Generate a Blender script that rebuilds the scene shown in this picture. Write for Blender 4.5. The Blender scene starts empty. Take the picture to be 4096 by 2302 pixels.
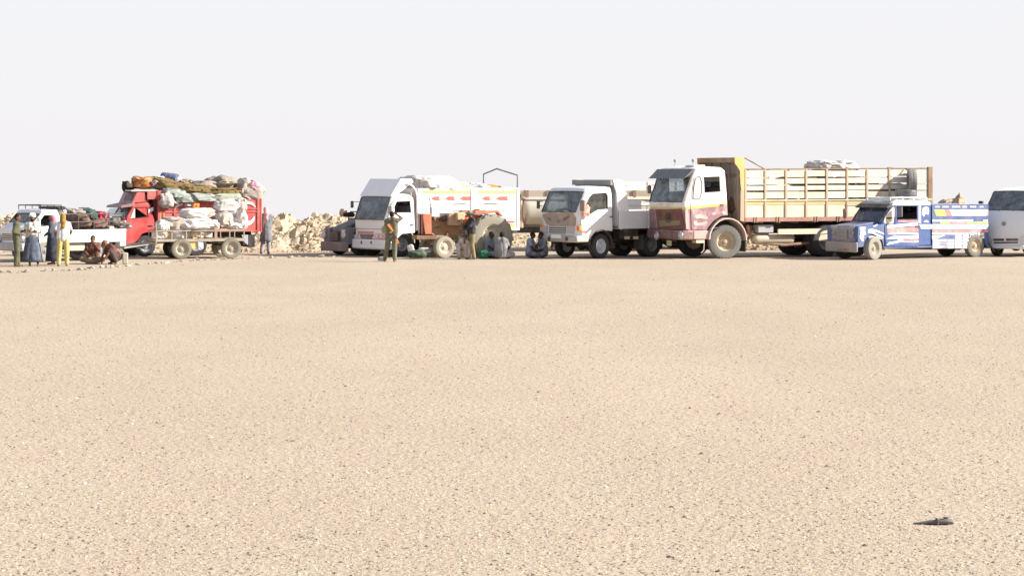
import bpy, bmesh, math, random
import numpy as np
from mathutils import Vector, Matrix, noise
from mathutils.geometry import tessellate_polygon
random.seed(7)
R = math.radians
SC = bpy.context.scene
COL = SC.collection
# ------------------------------------------------------------------ camera, sky, sun, exposure
FOC, HZ, EYE = 9100.0, 700.0, 2.78        # focal length, eye-level row and eye height of the photograph (4096 px wide)
cam = bpy.data.objects.new('camera', bpy.data.cameras.new('camera'))
COL.objects.link(cam); SC.camera = cam
cam.location = (0, 0, EYE); cam.rotation_euler = (R(90), 0, 0)
cam.data.sensor_width = 36; cam.data.lens = FOC/4096*36
cam.data.shift_y = -(1151-HZ)/4096
cam.data.clip_start = 0.5; cam.data.clip_end = 9000
SUN_AZ, SUN_EL = 84, 29.5                    # degrees to the right of straight behind the camera, height
w = bpy.data.worlds.new('World'); SC.world = w; w.use_nodes = True
nt = w.node_tree; nt.nodes.clear()
def N(t, ty, **kw):
    n = t.nodes.new(ty)
    for k, v in kw.items(): setattr(n, k, v)
    return n
sky = N(nt, 'ShaderNodeTexSky', sky_type='NISHITA', sun_disc=False)
sky.sun_elevation = R(SUN_EL); sky.sun_rotation = R(180-SUN_AZ)
sky.dust_density = 5; sky.air_density = 1.0; sky.ozone_density = 1.0
tc = N(nt, 'ShaderNodeTexCoord'); sx = N(nt, 'ShaderNodeSeparateXYZ'); mx = N(nt, 'ShaderNodeMath', operation='MAXIMUM')
mx.inputs[1].default_value = 0.002
cx = N(nt, 'ShaderNodeCombineXYZ')
nt.links.new(tc.outputs['Generated'], sx.inputs[0]); nt.links.new(sx.outputs[2], mx.inputs[0])
nt.links.new(sx.outputs[0], cx.inputs[0]); nt.links.new(sx.outputs[1], cx.inputs[1]); nt.links.new(mx.outputs[0], cx.inputs[2])
nt.links.new(cx.outputs[0], sky.inputs[0])
# dusty air: the clear sky is veiled by an even pale dust layer, a little cooler and darker higher up
rmp = N(nt, 'ShaderNodeValToRGB'); nt.links.new(mx.outputs[0], rmp.inputs[0])
rmp.color_ramp.elements[0].color = (5.15, 5.00, 5.10, 1); rmp.color_ramp.elements[0].position = 0.0
rmp.color_ramp.elements[1].color = (4.85, 4.92, 5.15, 1); rmp.color_ramp.elements[1].position = 0.09
e = rmp.color_ramp.elements.new(0.4); e.color = (2.9, 3.15, 3.7, 1)
e = rmp.color_ramp.elements.new(1.0); e.color = (1.7, 2.1, 2.9, 1)
mix = N(nt, 'ShaderNodeMixRGB'); mix.inputs[0].default_value = 0.88
nt.links.new(sky.outputs[0], mix.inputs[1]); nt.links.new(rmp.outputs[0], mix.inputs[2])
bg = N(nt, 'ShaderNodeBackground'); bg.inputs[1].default_value = 0.1
out = N(nt, 'ShaderNodeOutputWorld')
nt.links.new(mix.outputs[0], bg.inputs[0]); nt.links.new(bg.outputs[0], out.inputs[0])
sd = bpy.data.lights.new('sun', 'SUN'); sd.energy = 5.0; sd.angle = R(0.55); sd.color = (1.0, 0.945, 0.87)
sun = bpy.data.objects.new('sun', sd); COL.objects.link(sun)
sdir = Vector((math.sin(R(SUN_AZ))*math.cos(R(SUN_EL)), -math.cos(R(SUN_AZ))*math.cos(R(SUN_EL)), math.sin(R(SUN_EL))))
sun.rotation_euler = sdir.to_track_quat('Z', 'Y').to_euler(); sun.location = (40, 0, 60)
SC.view_settings.view_transform = 'Standard'; SC.view_settings.look = 'None'
SC.view_settings.gamma = 1; SC.view_settings.use_curve_mapping = False
SC.view_settings.exposure = 1.0
SC.render.engine = 'CYCLES'
SC.cycles.max_bounces = 6; SC.cycles.transparent_max_bounces = 12

# ------------------------------------------------------------------ materials
MATS = {}
def C3(c): return (c[0], c[1], c[2], 1)
def newmat(name):
    m = bpy.data.materials.new(name); m.use_nodes = True
    t = m.node_tree; p = t.nodes['Principled BSDF']; return m, t, p
def noise_fac(t, scale, lo, hi, coord='Object', detail=4, vec=None, stretch=None):
    n = N(t, 'ShaderNodeTexNoise'); n.inputs['Scale'].default_value = scale; n.inputs['Detail'].default_value = detail
    tcn = N(t, 'ShaderNodeTexCoord')
    src = tcn.outputs[coord]
    if stretch:
        mp = N(t, 'ShaderNodeMapping'); mp.inputs['Scale'].default_value = stretch; t.links.new(src, mp.inputs[0]); src = mp.outputs[0]
    t.links.new(src, n.inputs['Vector'])
    r = N(t, 'ShaderNodeMapRange'); r.inputs[1].default_value = lo; r.inputs[2].default_value = hi
    t.links.new(n.outputs[0], r.inputs[0]); return r.outputs[0]
def mixc(t, fac, a, b, blend='MIX'):
    m = N(t, 'ShaderNodeMix', data_type='RGBA', blend_type=blend)
    if hasattr(fac, 'links'): t.links.new(fac, m.inputs['Factor'])
    else: m.inputs['Factor'].default_value = fac
    for s, v in (('A', a), ('B', b)):
        i = [x for x in m.inputs if x.name == s and x.type == 'RGBA'][0]
        if hasattr(v, 'links'): t.links.new(v, i)
        else: i.default_value = C3(v)
    return [x for x in m.outputs if x.type == 'RGBA'][0]
def mul(t, a, k):
    m = N(t, 'ShaderNodeMath', operation='MULTIPLY'); t.links.new(a, m.inputs[0])
    if hasattr(k, 'links'): t.links.new(k, m.inputs[1])
    else: m.inputs[1].default_value = k
    return m.outputs[0]
DUST = (0.50, 0.40, 0.29)
def paint(name, col, dust=0.35, rough=0.5, bump=0.15, dcol=DUST, scale=3.0, metal=0.0, alt=None, altk=0.5, spec=0.4):
    """A worn, dusty coat: base colour, patches of another tone, streaks and specks of dust, uneven gloss."""
    if name in MATS: return MATS[name]
    m, t, p = newmat(name)
    base = col
    if alt is not None: base = mixc(t, mul(t, noise_fac(t, scale*0.8, .45, .62), altk*1.4), col, alt)
    f = noise_fac(t, scale, .35, .75, stretch=(1, 1, .45)); f2 = noise_fac(t, scale*9, .4, .7)
    d = N(t, 'ShaderNodeMath', operation='ADD'); t.links.new(mul(t, f, .75), d.inputs[0]); t.links.new(mul(t, f2, .35), d.inputs[1])
    c = mixc(t, mul(t, d.outputs[0], dust), base, dcol)
    t.links.new(c, p.inputs['Base Color'])
    p.inputs['Roughness'].default_value = rough; p.inputs['Metallic'].default_value = metal
    p.inputs['Specular IOR Level'].default_value = spec
    if bump:
        b = N(t, 'ShaderNodeBump'); b.inputs['Strength'].default_value = bump; b.inputs['Distance'].default_value = .02
        t.links.new(noise_fac(t, scale*3, 0, 1), b.inputs['Height']); t.links.new(b.outputs[0], p.inputs['Normal'])
    MATS[name] = m; return m
def banded(name, bands, kx=0.0, dust=0.3, rough=0.5, wob=0.02, dcol=DUST, lo=.42, hi=.72):
    """Coat painted in horizontal colour bands at real heights (metres above the ground of the vehicle)."""
    m, t, p = newmat(name)
    tcn = N(t, 'ShaderNodeTexCoord'); s = N(t, 'ShaderNodeSeparateXYZ'); t.links.new(tcn.outputs['Object'], s.inputs[0])
    ma = N(t, 'ShaderNodeMath', operation='MULTIPLY_ADD'); t.links.new(s.outputs[0], ma.inputs[0]); ma.inputs[1].default_value = kx
    t.links.new(s.outputs[2], ma.inputs[2])
    wb = N(t, 'ShaderNodeMath', operation='MULTIPLY_ADD'); t.links.new(noise_fac(t, 5, 0, 1), wb.inputs[0]); wb.inputs[1].default_value = wob
    t.links.new(ma.outputs[0], wb.inputs[2])
    dv = N(t, 'ShaderNodeMath', operation='DIVIDE'); t.links.new(wb.outputs[0], dv.inputs[0]); dv.inputs[1].default_value = 4
    r = N(t, 'ShaderNodeValToRGB'); r.color_ramp.interpolation = 'CONSTANT'; t.links.new(dv.outputs[0], r.inputs[0])
    el = r.color_ramp.elements
    el[0].position = 0; el[0].color = C3(bands[0][1])
    for i, (z, c) in enumerate(bands[1:]):
        q = el[1] if i == 0 else el.new(z/4)
        q.position = z/4; q.color = C3(c)
    f = noise_fac(t, 3.5, lo, hi); f2 = noise_fac(t, 22, .4, .7)
    d = N(t, 'ShaderNodeMath', operation='ADD'); t.links.new(mul(t, f, .8), d.inputs[0]); t.links.new(mul(t, f2, .3), d.inputs[1])
    t.links.new(mixc(t, mul(t, d.outputs[0], dust), r.outputs[0], dcol), p.inputs['Base Color'])
    p.inputs['Roughness'].default_value = rough; return m
def cloth(name, col, alt=None, scale=6, rough=.9, bump=.5, pat=None):
    if name in MATS: return MATS[name]
    m, t, p = newmat(name)
    a = alt or tuple(x*.8 for x in col)
    c = mixc(t, noise_fac(t, scale, .42, .6), col, a)
    if pat:
        v = N(t, 'ShaderNodeTexVoronoi'); v.inputs['Scale'].default_value = pat[1]; tcn = N(t, 'ShaderNodeTexCoord')
        t.links.new(tcn.outputs['Object'], v.inputs['Vector'])
        r = N(t, 'ShaderNodeMapRange'); r.inputs[1].default_value = .22; r.inputs[2].default_value = .3; t.links.new(v.outputs[0], r.inputs[0])
        c = mixc(t, r.outputs[0], pat[0], c)
    t.links.new(c, p.inputs['Base Color'])
    p.inputs['Roughness'].default_value = rough; p.inputs['Specular IOR Level'].default_value = .15
    b = N(t, 'ShaderNodeBump'); b.inputs['Strength'].default_value = bump; b.inputs['Distance'].default_value = .03
    t.links.new(noise_fac(t, scale*1.6, 0, 1), b.inputs['Height']); t.links.new(b.outputs[0], p.inputs['Normal'])
    MATS[name] = m; return m
def glassy(name, tint, clear=.6, dusty=.2, dcol=(.5, .47, .42)):
    if name in MATS: return MATS[name]
    m = bpy.data.materials.new(name); m.use_nodes = True; t = m.node_tree; t.nodes.clear()
    o = N(t, 'ShaderNodeOutputMaterial'); tr = N(t, 'ShaderNodeBsdfTransparent'); tr.inputs[0].default_value = C3(tint)
    gl = N(t, 'ShaderNodeBsdfGlossy'); gl.inputs['Roughness'].default_value = .05; gl.inputs[0].default_value = (.9, .95, 1, 1)
    df = N(t, 'ShaderNodeBsdfDiffuse'); df.inputs[0].default_value = C3(dcol)
    fr = N(t, 'ShaderNodeFresnel'); fr.inputs[0].default_value = 1.5
    m1 = N(t, 'ShaderNodeMixShader'); m2 = N(t, 'ShaderNodeMixShader')
    t.links.new(fr.outputs[0], m1.inputs[0]); t.links.new(tr.outputs[0], m1.inputs[1]); t.links.new(gl.outputs[0], m1.inputs[2])
    t.links.new(mul(t, noise_fac(t, 4, .2, .9), dusty*2), m2.inputs[0]); t.links.new(m1.outputs[0], m2.inputs[1]); t.links.new(df.outputs[0], m2.inputs[2])
    t.links.new(m2.outputs[0], o.inputs[0]); MATS[name] = m; return m

white = paint('white_paint', (.78, .78, .77), dust=.16, rough=.45)
whiteG = paint('white_paint_clean', (.82, .82, .82), dust=.1, rough=.4)
red = paint('red_paint', (.58, .05, .05), dust=.18, rough=.4, alt=(.60, .11, .11), altk=.6)
redbox = paint('faded_red_paint', (.50, .075, .075), dust=.2, rough=.6, alt=(.52, .14, .13))
black = paint('black_metal', (.03, .03, .033), dust=.25, rough=.6, bump=.3)
darkm = paint('dark_chassis', (.025, .022, .02), dust=.15, rough=.8, bump=.4)
rusty = paint('rusty_metal', (.20, .11, .06), dust=.5, rough=.85, bump=.5, alt=(.32, .2, .11))
grey = paint('grey_metal', (.35, .36, .38), dust=.3, rough=.5)
chrome = paint('dull_chrome', (.6, .6, .6), dust=.3, rough=.3, metal=.8)
rubber = paint('tyre_rubber', (.025, .025, .028), dust=.18, rough=.9, bump=.3, dcol=(.35, .31, .26))  # darker copy, also given to far wheels to put shade in their colour
rubberD = paint('dusty_tyre_rubber', (.17, .155, .125), dust=.7, rough=.95, bump=.3, dcol=(.34, .30, .23))
rimW = paint('pale_rim', (.36, .33, .26), dust=.5, rough=.7)
rimG = paint('grey_rim', (.20, .215, .25), dust=.4, rough=.6)
rimY = paint('tan_rim', (.42, .34, .24), dust=.6, rough=.8)
orange = paint('orange_paint', (.50, .14, .06), dust=.35, rough=.6, alt=(.46, .20, .13))
amber = paint('amber_lens', (.75, .22, .03), dust=.1, rough=.2, bump=0)
lampm = paint('headlight_lens', (.55, .57, .60), dust=.2, rough=.1, bump=0, spec=.8)
redlens = paint('red_lens', (.5, .02, .02), dust=.1, rough=.2, bump=0)
seatm = cloth('seat_cloth', (.16, .15, .15))
glassF = glassy('windscreen_glass', (.75, .82, .85), dusty=.30, dcol=(.42, .47, .50))  # dust plus a bluish veil painting in the light seen through the glass
glassC = glassy('clear_side_glass', (.75, .8, .82), dusty=.12)
glassD = glassy('dark_glass', (.25, .28, .32), dusty=.12)
lining = paint('shade_lining', (.035, .032, .03), dust=.1)  # near-black for the added sheets that darken the cab inside
mirrorm = paint('mirror_glass', (.7, .75, .8), dust=.1, rough=.05, metal=1, bump=0)

# ------------------------------------------------------------------ mesh helpers
class MB:
    def __init__(s): s.v = []; s.f = []
    def add(s, v, f):
        b = len(s.v); s.v += [tuple(x) for x in v]; s.f += [tuple(i+b for i in q) for q in f]; return s
    def box(s, x0, x1, y0, y1, z0, z1):
        v = [(x, y, z) for x in (x0, x1) for y in (y0, y1) for z in (z0, z1)]
        return s.add(v, [(0, 1, 3, 2), (4, 6, 7, 5), (0, 4, 5, 1), (2, 3, 7, 6), (0, 2, 6, 4), (1, 5, 7, 3)])
    def prism(s, pts, y0, y1, holes=(), axis='y'):
        """Polygon in the x-z plane (with holes) given thickness along y; axis='x' takes points as y-z."""
        loops = [list(pts)] + [list(h) for h in holes]
        flat = [p for l in loops for p in l]; n = len(flat)
        tris = tessellate_polygon([[Vector((a, b, 0)) for a, b in l] for l in loops])
        P = (lambda a, b, d: (a, d, b)) if axis == 'y' else (lambda a, b, d: (d, a, b))
        if axis == 'z': P = lambda a, b, d: (a, b, d)
        v = [P(a, b, y0) for a, b in flat] + [P(a, b, y1) for a, b in flat]
        f = [tuple(t) for t in tris] + [(t[2]+n, t[1]+n, t[0]+n) for t in tris]
        o = 0
        for l in loops:
            k = len(l)
            for i in range(k):
                j = (i+1) % k; f.append((o+i, o+j, o+j+n, o+i+n))
            o += k
        return s.add(v, f)
    def tube(s, pts, r, n=8, close=False):
        pts = [Vector(p) for p in pts]; m = len(pts); rings = []
        rr = r if isinstance(r, (list, tuple)) else [r]*m
        up0 = None
        for i, p in enumerate(pts):
            a = pts[i-1] if (i or close) else p; b = pts[(i+1) % m] if (i < m-1 or close) else p
            d = (b-a).normalized() if (b-a).length > 1e-6 else Vector((1, 0, 0))
            up = Vector((0, 0, 1)) if abs(d.z) < .9 else Vector((0, 1, 0))
            if up0 is not None and up0.cross(d).length > .2: up = up0
            x = d.cross(up).normalized(); y = d.cross(x).normalized(); up0 = x.cross(d)
            rings.append([p + x*math.cos(2*math.pi*k/n)*rr[i] + y*math.sin(2*math.pi*k/n)*rr[i] for k in range(n)])
        v = [q for g in rings for q in g]; f = []
        for i in range(m if close else m-1):
            for k in range(n):
                a, b = i*n+k, i*n+(k+1) % n; c = ((i+1) % m)*n
                f.append((a, b, c+(k+1) % n, c+k))
        if not close: f += [tuple(range(n))[::-1], tuple((m-1)*n+k for k in range(n))]
        return s.add(v, f)
    def lathe(s, prof, c=(0, 0, 0), n=28, axis='y', closed=False):
        v = []; f = []; m = len(prof)
        for k in range(n):
            a = 2*math.pi*k/n; ca, sa = math.cos(a), math.sin(a)
            for r, h in prof:
                if axis == 'y': v.append((c[0]+r*ca, c[1]+h, c[2]+r*sa))
                elif axis == 'z': v.append((c[0]+r*ca, c[1]+r*sa, c[2]+h))
                else: v.append((c[0]+h, c[1]+r*ca, c[2]+r*sa))
        for k in range(n):
            k2 = (k+1) % n
            for i in range(m if closed else m-1):
                j = (i+1) % m
                f.append((k*m+i, k*m+j, k2*m+j, k2*m+i))
        return s.add(v, f)
    def ell(s, c, r, n=12, m=8, rot=None):
        v = []; f = []
        for j in range(m+1):
            t = math.pi*j/m
            for k in range(n):
                a = 2*math.pi*k/n
                q = Vector((math.sin(t)*math.cos(a)*r[0], math.sin(t)*math.sin(a)*r[1], math.cos(t)*r[2]))
                if rot: q = rot @ q
                v.append(q+Vector(c))
        for j in range(m):
            for k in range(n): f.append((j*n+k, (j+1)*n+k, (j+1)*n+(k+1) % n, j*n+(k+1) % n))
        return s.add(v, f)
    def cap(s, a, b, ra, rb=None, n=10):
        """Tapered limb with round ends between a and b."""
        rb = ra if rb is None else rb
        a, b = Vector(a), Vector(b); d = b-a; L = d.length
        if L < 1e-5: return s.ell(a, (ra,)*3)
        d /= L; P = []; Q = []
        for t in (-.98, -.75, -.4, 0): P.append(a+d*ra*t); Q.append(ra*math.sqrt(max(0, 1-t*t)))
        for t in (0, .4, .75, .98): P.append(b+d*rb*t); Q.append(rb*math.sqrt(max(0, 1-t*t)))
        return s.tube(P, Q, n)
    def mesh(s, name, sm=35):
        me = bpy.data.meshes.new(name); me.from_pydata(s.v, [], s.f)
        bm = bmesh.new(); bm.from_mesh(me); bmesh.ops.remove_doubles(bm, verts=bm.verts, dist=1e-5)
        bmesh.ops.recalc_face_normals(bm, faces=bm.faces); bm.to_mesh(me); bm.free()
        me.polygons.foreach_set('use_smooth', [True]*len(me.polygons)); me.set_sharp_from_angle(angle=R(sm))
        return me
    def build(s, name, mat, parent=None, loc=None, rot=None, sm=35, bevel=0):
        o = bpy.data.objects.new(name, s.mesh(name, sm)); o.data.materials.append(mat); COL.objects.link(o)
        if parent: o.parent = parent
        if loc is not None: o.location = loc
        if rot is not None: o.rotation_euler = rot
        if bevel:
            b = o.modifiers.new('edge', 'BEVEL'); b.width = bevel; b.segments = 2; b.limit_method = 'ANGLE'; b.angle_limit = R(50)
            b.use_clamp_overlap = True
        return o
def tag(o, label=None, cat=None, group=None, kind=None):
    for k, v in (('label', label), ('category', cat), ('group', group), ('kind', kind)):
        if v: o[k] = v
    return o
def empty(name, loc=(0, 0, 0), rz=0, label=None, cat=None, group=None):
    o = bpy.data.objects.new(name, None); COL.objects.link(o); o.location = loc; o.rotation_euler = (0, 0, rz); o.empty_display_size = .3
    return tag(o, label, cat, group)
def link(name, me, parent, loc=(0, 0, 0), rot=(0, 0, 0), scale=(1, 1, 1)):
    o = bpy.data.objects.new(name, me); COL.objects.link(o); o.parent = parent; o.location = loc; o.rotation_euler = rot; o.scale = scale
    return o
def ground_at(u, v):
    """Point of the flat ground that the photograph shows at pixel (u, v)."""
    Y = FOC*EYE/(v-HZ); return ((u-2048)/FOC*Y, Y)
# measuring frames: each is one enlarged crop of the photograph (left, top, enlargement)
R1 = (0, 660, 3.291); R2 = (380, 660, 3.448); R3 = (780, 660, 3.448); R4 = (1260, 640, 3.29); R5 = (1660, 640, 3.29)
R6 = (2040, 640, 3.29); R7 = (2600, 600, 3.017); R8 = (3080, 600, 3.017); R9 = (3300, 740, 3.236)
class Frame:
    """A vehicle's own axes: x towards its tail, y from the near flank to the far one, z up; origin on the ground at its near front corner."""
    def __init__(s, u, v, th):
        s.X, s.Y = ground_at(u, v); s.th = R(th); s.c, s.s = math.cos(s.th), math.sin(s.th)
    def near(s, reg, a, b, y=0.0):
        u = reg[0]+a/reg[2]; v = reg[1]+b/reg[2]; k = (u-2048)/FOC
        x = (k*(s.Y+y*s.c)-s.X+y*s.s)/(s.c-k*s.s)
        return x, s.z(v, x, y)
    def z(s, v, x, y): return EYE-(v-HZ)*(s.Y+x*s.s+y*s.c)/FOC
    def front(s, reg, a, b, x=0.0):
        u = reg[0]+a/reg[2]; v = reg[1]+b/reg[2]; k = (u-2048)/FOC
        y = (s.X+x*s.c-k*(s.Y+x*s.s))/(s.s+k*s.c)
        return y, s.z(v, x, y)
    def pts(s, reg, L, y=0.0): return [s.near(reg, a, b, y) for a, b in L]
    def world(s, x, y, z): return (s.X+x*s.c-y*s.s, s.Y+x*s.s+y*s.c, z)
def clean(P):  # keep a polygon's points apart
    o = []
    for p in P:
        if not o or abs(p[0]-o[-1][0])+abs(p[1]-o[-1][1]) > .01: o.append(p)
    return o

# ------------------------------------------------------------------ vehicle parts
WM = {}
def wheel_meshes(r, w, lugs, rimr):
    k = (r, w, lugs, rimr)
    if k in WM: return WM[k]
    rb = rimr*r
    half = [(rb, -.36*w), (rb*1.05, -.48*w), (rb+.55*(r-rb), -.53*w), (r*.955, -.47*w), (r*.992, -.38*w), (r, -.2*w), (r, -.05*w), (r*.978, -.03*w)]
    prof = half + [(a, -b) for a, b in half[::-1]] + [(rb*.97, 0)]
    t = MB().lathe(prof, n=40, closed=True)
    if lugs:
        for i in range(lugs):
            a = 2*math.pi*i/lugs
            for sd_ in (-1, 1):
                a2 = a + (math.pi/lugs if sd_ > 0 else 0)
                q = []
                for (da, y, rr) in ((0, .02*w, .97), (.10, .02*w, .97), (.24, .5*w, .94), (.14, .5*w, .94)):
                    for h in (0, 1):
                        rad = r*rr + h*r*(.075 if y < .1*w else .07)
                        q.append((rad*math.cos(a2+da), sd_*y, rad*math.sin(a2+da)))
                t.add(q, [(0, 2, 4, 6), (1, 7, 5, 3), (0, 1, 3, 2), (2, 3, 5, 4), (4, 5, 7, 6), (6, 7, 1, 0)])
    else:
        for i in range(30):
            a = 2*math.pi*i/30
            for sd_ in (-1, 1):
                q = []
                for da in (0, .10):
                    for rr, y in ((.985, .22), (1.012, .22), (.965, .46), (.985, .5)):
                        q.append((r*rr*math.cos(a+da), sd_*y*w, r*rr*math.sin(a+da)))
                t.add(q, [(0, 1, 3, 2), (4, 6, 7, 5), (0, 4, 5, 1), (2, 3, 7, 6), (1, 5, 7, 3)])
    rm = MB().lathe([(rb*1.03, -.40*w), (rb*.97, -.42*w), (rb*.93, -.34*w), (rb*.80, -.16*w), (rb*.62, -.06*w), (rb*.55, -.12*w), (rb*.34, -.18*w), (rb*.3, -.16*w), (0, -.16*w)], n=28)
    rm.lathe([(rb*.98, .42*w), (rb*.9, .2*w), (rb*.6, .05*w), (0, .05*w)], n=24)
    for i in range(8):   # vent holes read as dark studs
        a = 2*math.pi*i/8
        rm.cap((rb*.7*math.cos(a), -.13*w, rb*.7*math.sin(a)), (rb*.7*math.cos(a), -.16*w, rb*.7*math.sin(a)), rb*.06, n=6)
    hb = MB().lathe([(rb*.26, -.15*w), (rb*.24, -.34*w), (rb*.15, -.38*w), (0, -.39*w)], n=16)
    for i in range(6):
        a = 2*math.pi*i/6
        hb.cap((rb*.42*math.cos(a), -.12*w, rb*.42*math.sin(a)), (rb*.42*math.cos(a), -.24*w, rb*.42*math.sin(a)), rb*.045, n=6)
    WM[k] = (t.mesh('tyre'), rm.mesh('rim'), hb.mesh('wheel'))
    return WM[k]
WMM = {}
def wheel(root, x, y, r, w=.2, far=False, steer=0, tyre=rubber, rim=rimG, lugs=0, rimr=.56, z=None):
    """y is the outer face; a wheel is a hub mesh with tyre and rim as its sub-parts."""
    key = (r, w, lugs, rimr, tyre.name, rim.name)
    if key not in WMM:
        a, b, c = [q.copy() for q in wheel_meshes(r, w, lugs, rimr)]
        a.materials.append(tyre); b.materials.append(rim); c.materials.append(rim); WMM[key] = (a, b, c)
    a, b, c = WMM[key]
    o = link('wheel', c, root, (x, y+(-w/2 if far else w/2), r if z is None else z), (0, 0, R(steer)+(math.pi if far else 0)))
    link('tyre', a, o, rot=(0, random.random()*6, 0)); link('rim', b, o)
    return o
def axle_set(root, x, W, r, w=.2, steer=0, tyre=rubber, rim=rimG, dual=False, inset=.0, tyre_far=None, lugs=0, rimr=.56):
    wheel(root, x, inset, r, w, False, steer, tyre, rim, lugs, rimr)
    wheel(root, x, W-inset, r, w, True, steer, tyre_far or tyre, rim, lugs, rimr)
    if dual:
        wheel(root, x, inset+w*1.08, r, w, False, 0, rubber, rim); wheel(root, x, W-inset-w*1.08, r, w, True, 0, rubber, rim)
    m = MB().tube([(x, inset+w, r), (x, W-inset-w, r)], .055).ell((x, W/2, r), (.16, .2, .16))
    return m.build('axle', darkm, root)
def inward(prof):
    n = len(prof); cxx = sum(p[0] for p in prof)/n; czz = sum(p[1] for p in prof)/n; out_ = []
    for i in range(n):
        a = Vector(prof[max(i-1, 0)]); b = Vector(prof[min(i+1, n-1)]); d = (b-a).normalized(); q = Vector((-d.y, d.x))
        if q.dot(Vector((cxx, czz))-Vector(prof[i])) < 0: q = -q
        out_.append(q)
    return out_
def prof_x(prof, z):
    """x of the front of a cab at height z."""
    for (x0, z0), (x1, z1) in zip(prof, prof[1:]):
        if min(z0, z1) <= z <= max(z0, z1) and abs(z1-z0) > 1e-6: return x0+(x1-x0)*(z-z0)/(z1-z0)
    return prof[0][0]
def cab(root, prof, bot, W, rad, mat, ws, rearwin, window, pillar=.09, glass=glassF, name='cab', open_ws=False, taper=0.0, rearglass=glassC):
    """Pressed-steel cab: curved front, roof and back as one skin, two flanks with window holes, windscreen and rear pane."""
    nrm = inward(prof)
    def off(d): return rad*(1-math.sqrt(max(0, 1-(1-d/rad)**2))) if d < rad else 0
    ds = [0, rad*.12, rad*.4, rad, pillar] + ([rearwin[1]] if rearwin else [])
    Y = sorted(set([round(d, 4) for d in ds] + [round(W-d, 4) for d in ds] + [W/2, W*.25, W*.75]))
    m = MB(); v = []
    bow = lambda y: .035*(1-(2*y/W-1)**2)
    for y in Y:
        d = min(y, W-y)
        for (x, z), q in zip(prof, nrm):
            o = off(d) - bow(y)
            v.append((x+q.x*o, y, z+q.y*o))
    f = []; k = len(prof)
    for j in range(len(Y)-1):
        yc = (Y[j]+Y[j+1])/2; dc = min(yc, W-yc)
        for i in range(k-1):
            if i == ws and dc > pillar: continue
            if rearwin and i == rearwin[0] and dc > rearwin[1]: continue
            f.append((j*k+i, j*k+i+1, (j+1)*k+i+1, (j+1)*k+i))
    m.add(v, f)
    ins = [(p[0]+q.x*rad, p[1]+q.y*rad) for p, q in zip(prof, nrm)]
    side = clean(ins+list(bot))
    for y0, y1 in ((.001, .035), (W-.035, W-.001)): m.prism(side, y0, y1, [window] if window else ())
    o = m.build(name, mat, root, sm=40)
    for y0 in (.040, W-.048): MB().prism([(p[0]+(.0), p[1]) for p in shrink(side, .05)], y0, y0+.006, [window] if window else ()).build('shade_liner', lining, root)  # dark sheets added behind the flanks so the cab looks shaded inside
    if ws is not None and not open_ws:
        g = MB(); ys = [pillar-.01, W*.25, W*.5, W*.75, W-pillar+.01]
        vv = []
        for y in ys:
            for i in (ws, ws+1):
                (x, z), q = prof[i], nrm[i]; b = .012-bow(y); vv.append((x+q.x*b, y, z+q.y*b))
        g.add(vv, [(2*i, 2*i+1, 2*i+3, 2*i+2) for i in range(4)]); g.build('windscreen', glass, root)
        # rubber seal round the windscreen
        s_ = MB(); ring = []
        for y in ys: ring.append((prof[ws][0]+nrm[ws].x*(.0-bow(y)), y, prof[ws][1]+nrm[ws].y*(.0-bow(y))))
        for y in ys[::-1]: ring.append((prof[ws+1][0]+nrm[ws+1].x*(.0-bow(y)), y, prof[ws+1][1]+nrm[ws+1].y*(.0-bow(y))))
        s_.tube(ring, .012, 6, close=True); s_.build('windscreen_seal', black, root)
        wp = MB()
        for yy in (W*.3, W*.62):
            (x, z) = prof[ws]; (x2, z2) = prof[ws+1]
            a = (x-.05, yy, z+.0); b = (x+(x2-x)*.12-.06, yy+.35, z+(z2-z)*.12); wp.tube([a, b], .008, 5)
        wp.build('wiper', black, root)
    if rearwin:
        i, d = rearwin; (x0, z0), (x1, z1) = prof[i], prof[i+1]
        MB().prism([(d-.01, min(z0, z1)), (W-d+.01, min(z0, z1)), (W-d+.01, max(z0, z1)), (d-.01, max(z0, z1))], min(x0, x1)-.03, min(x0, x1)-.02, axis='x').build('rear_window', rearglass, root)
    return o
def shrink(poly, k):
    cx_ = sum(p[0] for p in poly)/len(poly); cz_ = sum(p[1] for p in poly)/len(poly)
    o = []
    for x, z in poly:
        d = Vector((cx_-x, cz_-z)); L = d.length; d /= L; o.append((x+d.x*k, z+d.y*k))
    return o
def door(root, outline, W, mat, window, handle, glass=glassC, half_open=False, farglass=True, hmat=black):
    """Both doors, proud of the flanks, each with pane, seal and handle as sub-parts."""
    for far in (False, True):
        y0, y1 = (-.016, -.002) if not far else (W+.002, W+.016)
        wn = shrink(window, .012)
        d = MB().prism(clean(outline), y0, y1, [wn]).build('door', mat, root)
        yy = -.012 if not far else W+.012
        MB().tube([(x, yy, z) for x, z in wn], .013, 6, close=True).build('window_seal', black, d)
        if not (half_open and not far):
            MB().prism(shrink(window, -.004), .012 if not far else W-.018, .018 if not far else W-.012).build('window_pane', glassD if (far and half_open and farglass) else glass, d)  # far pane tinted dark to put shade into the cab interior
        hx, hz = handle; ys = (-.045, -.014) if not far else (W+.014, W+.045)
        MB().box(hx-.07, hx+.07, ys[0], ys[1], hz-.018, hz+.018).build('door_handle', hmat, d, bevel=.006)
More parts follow.
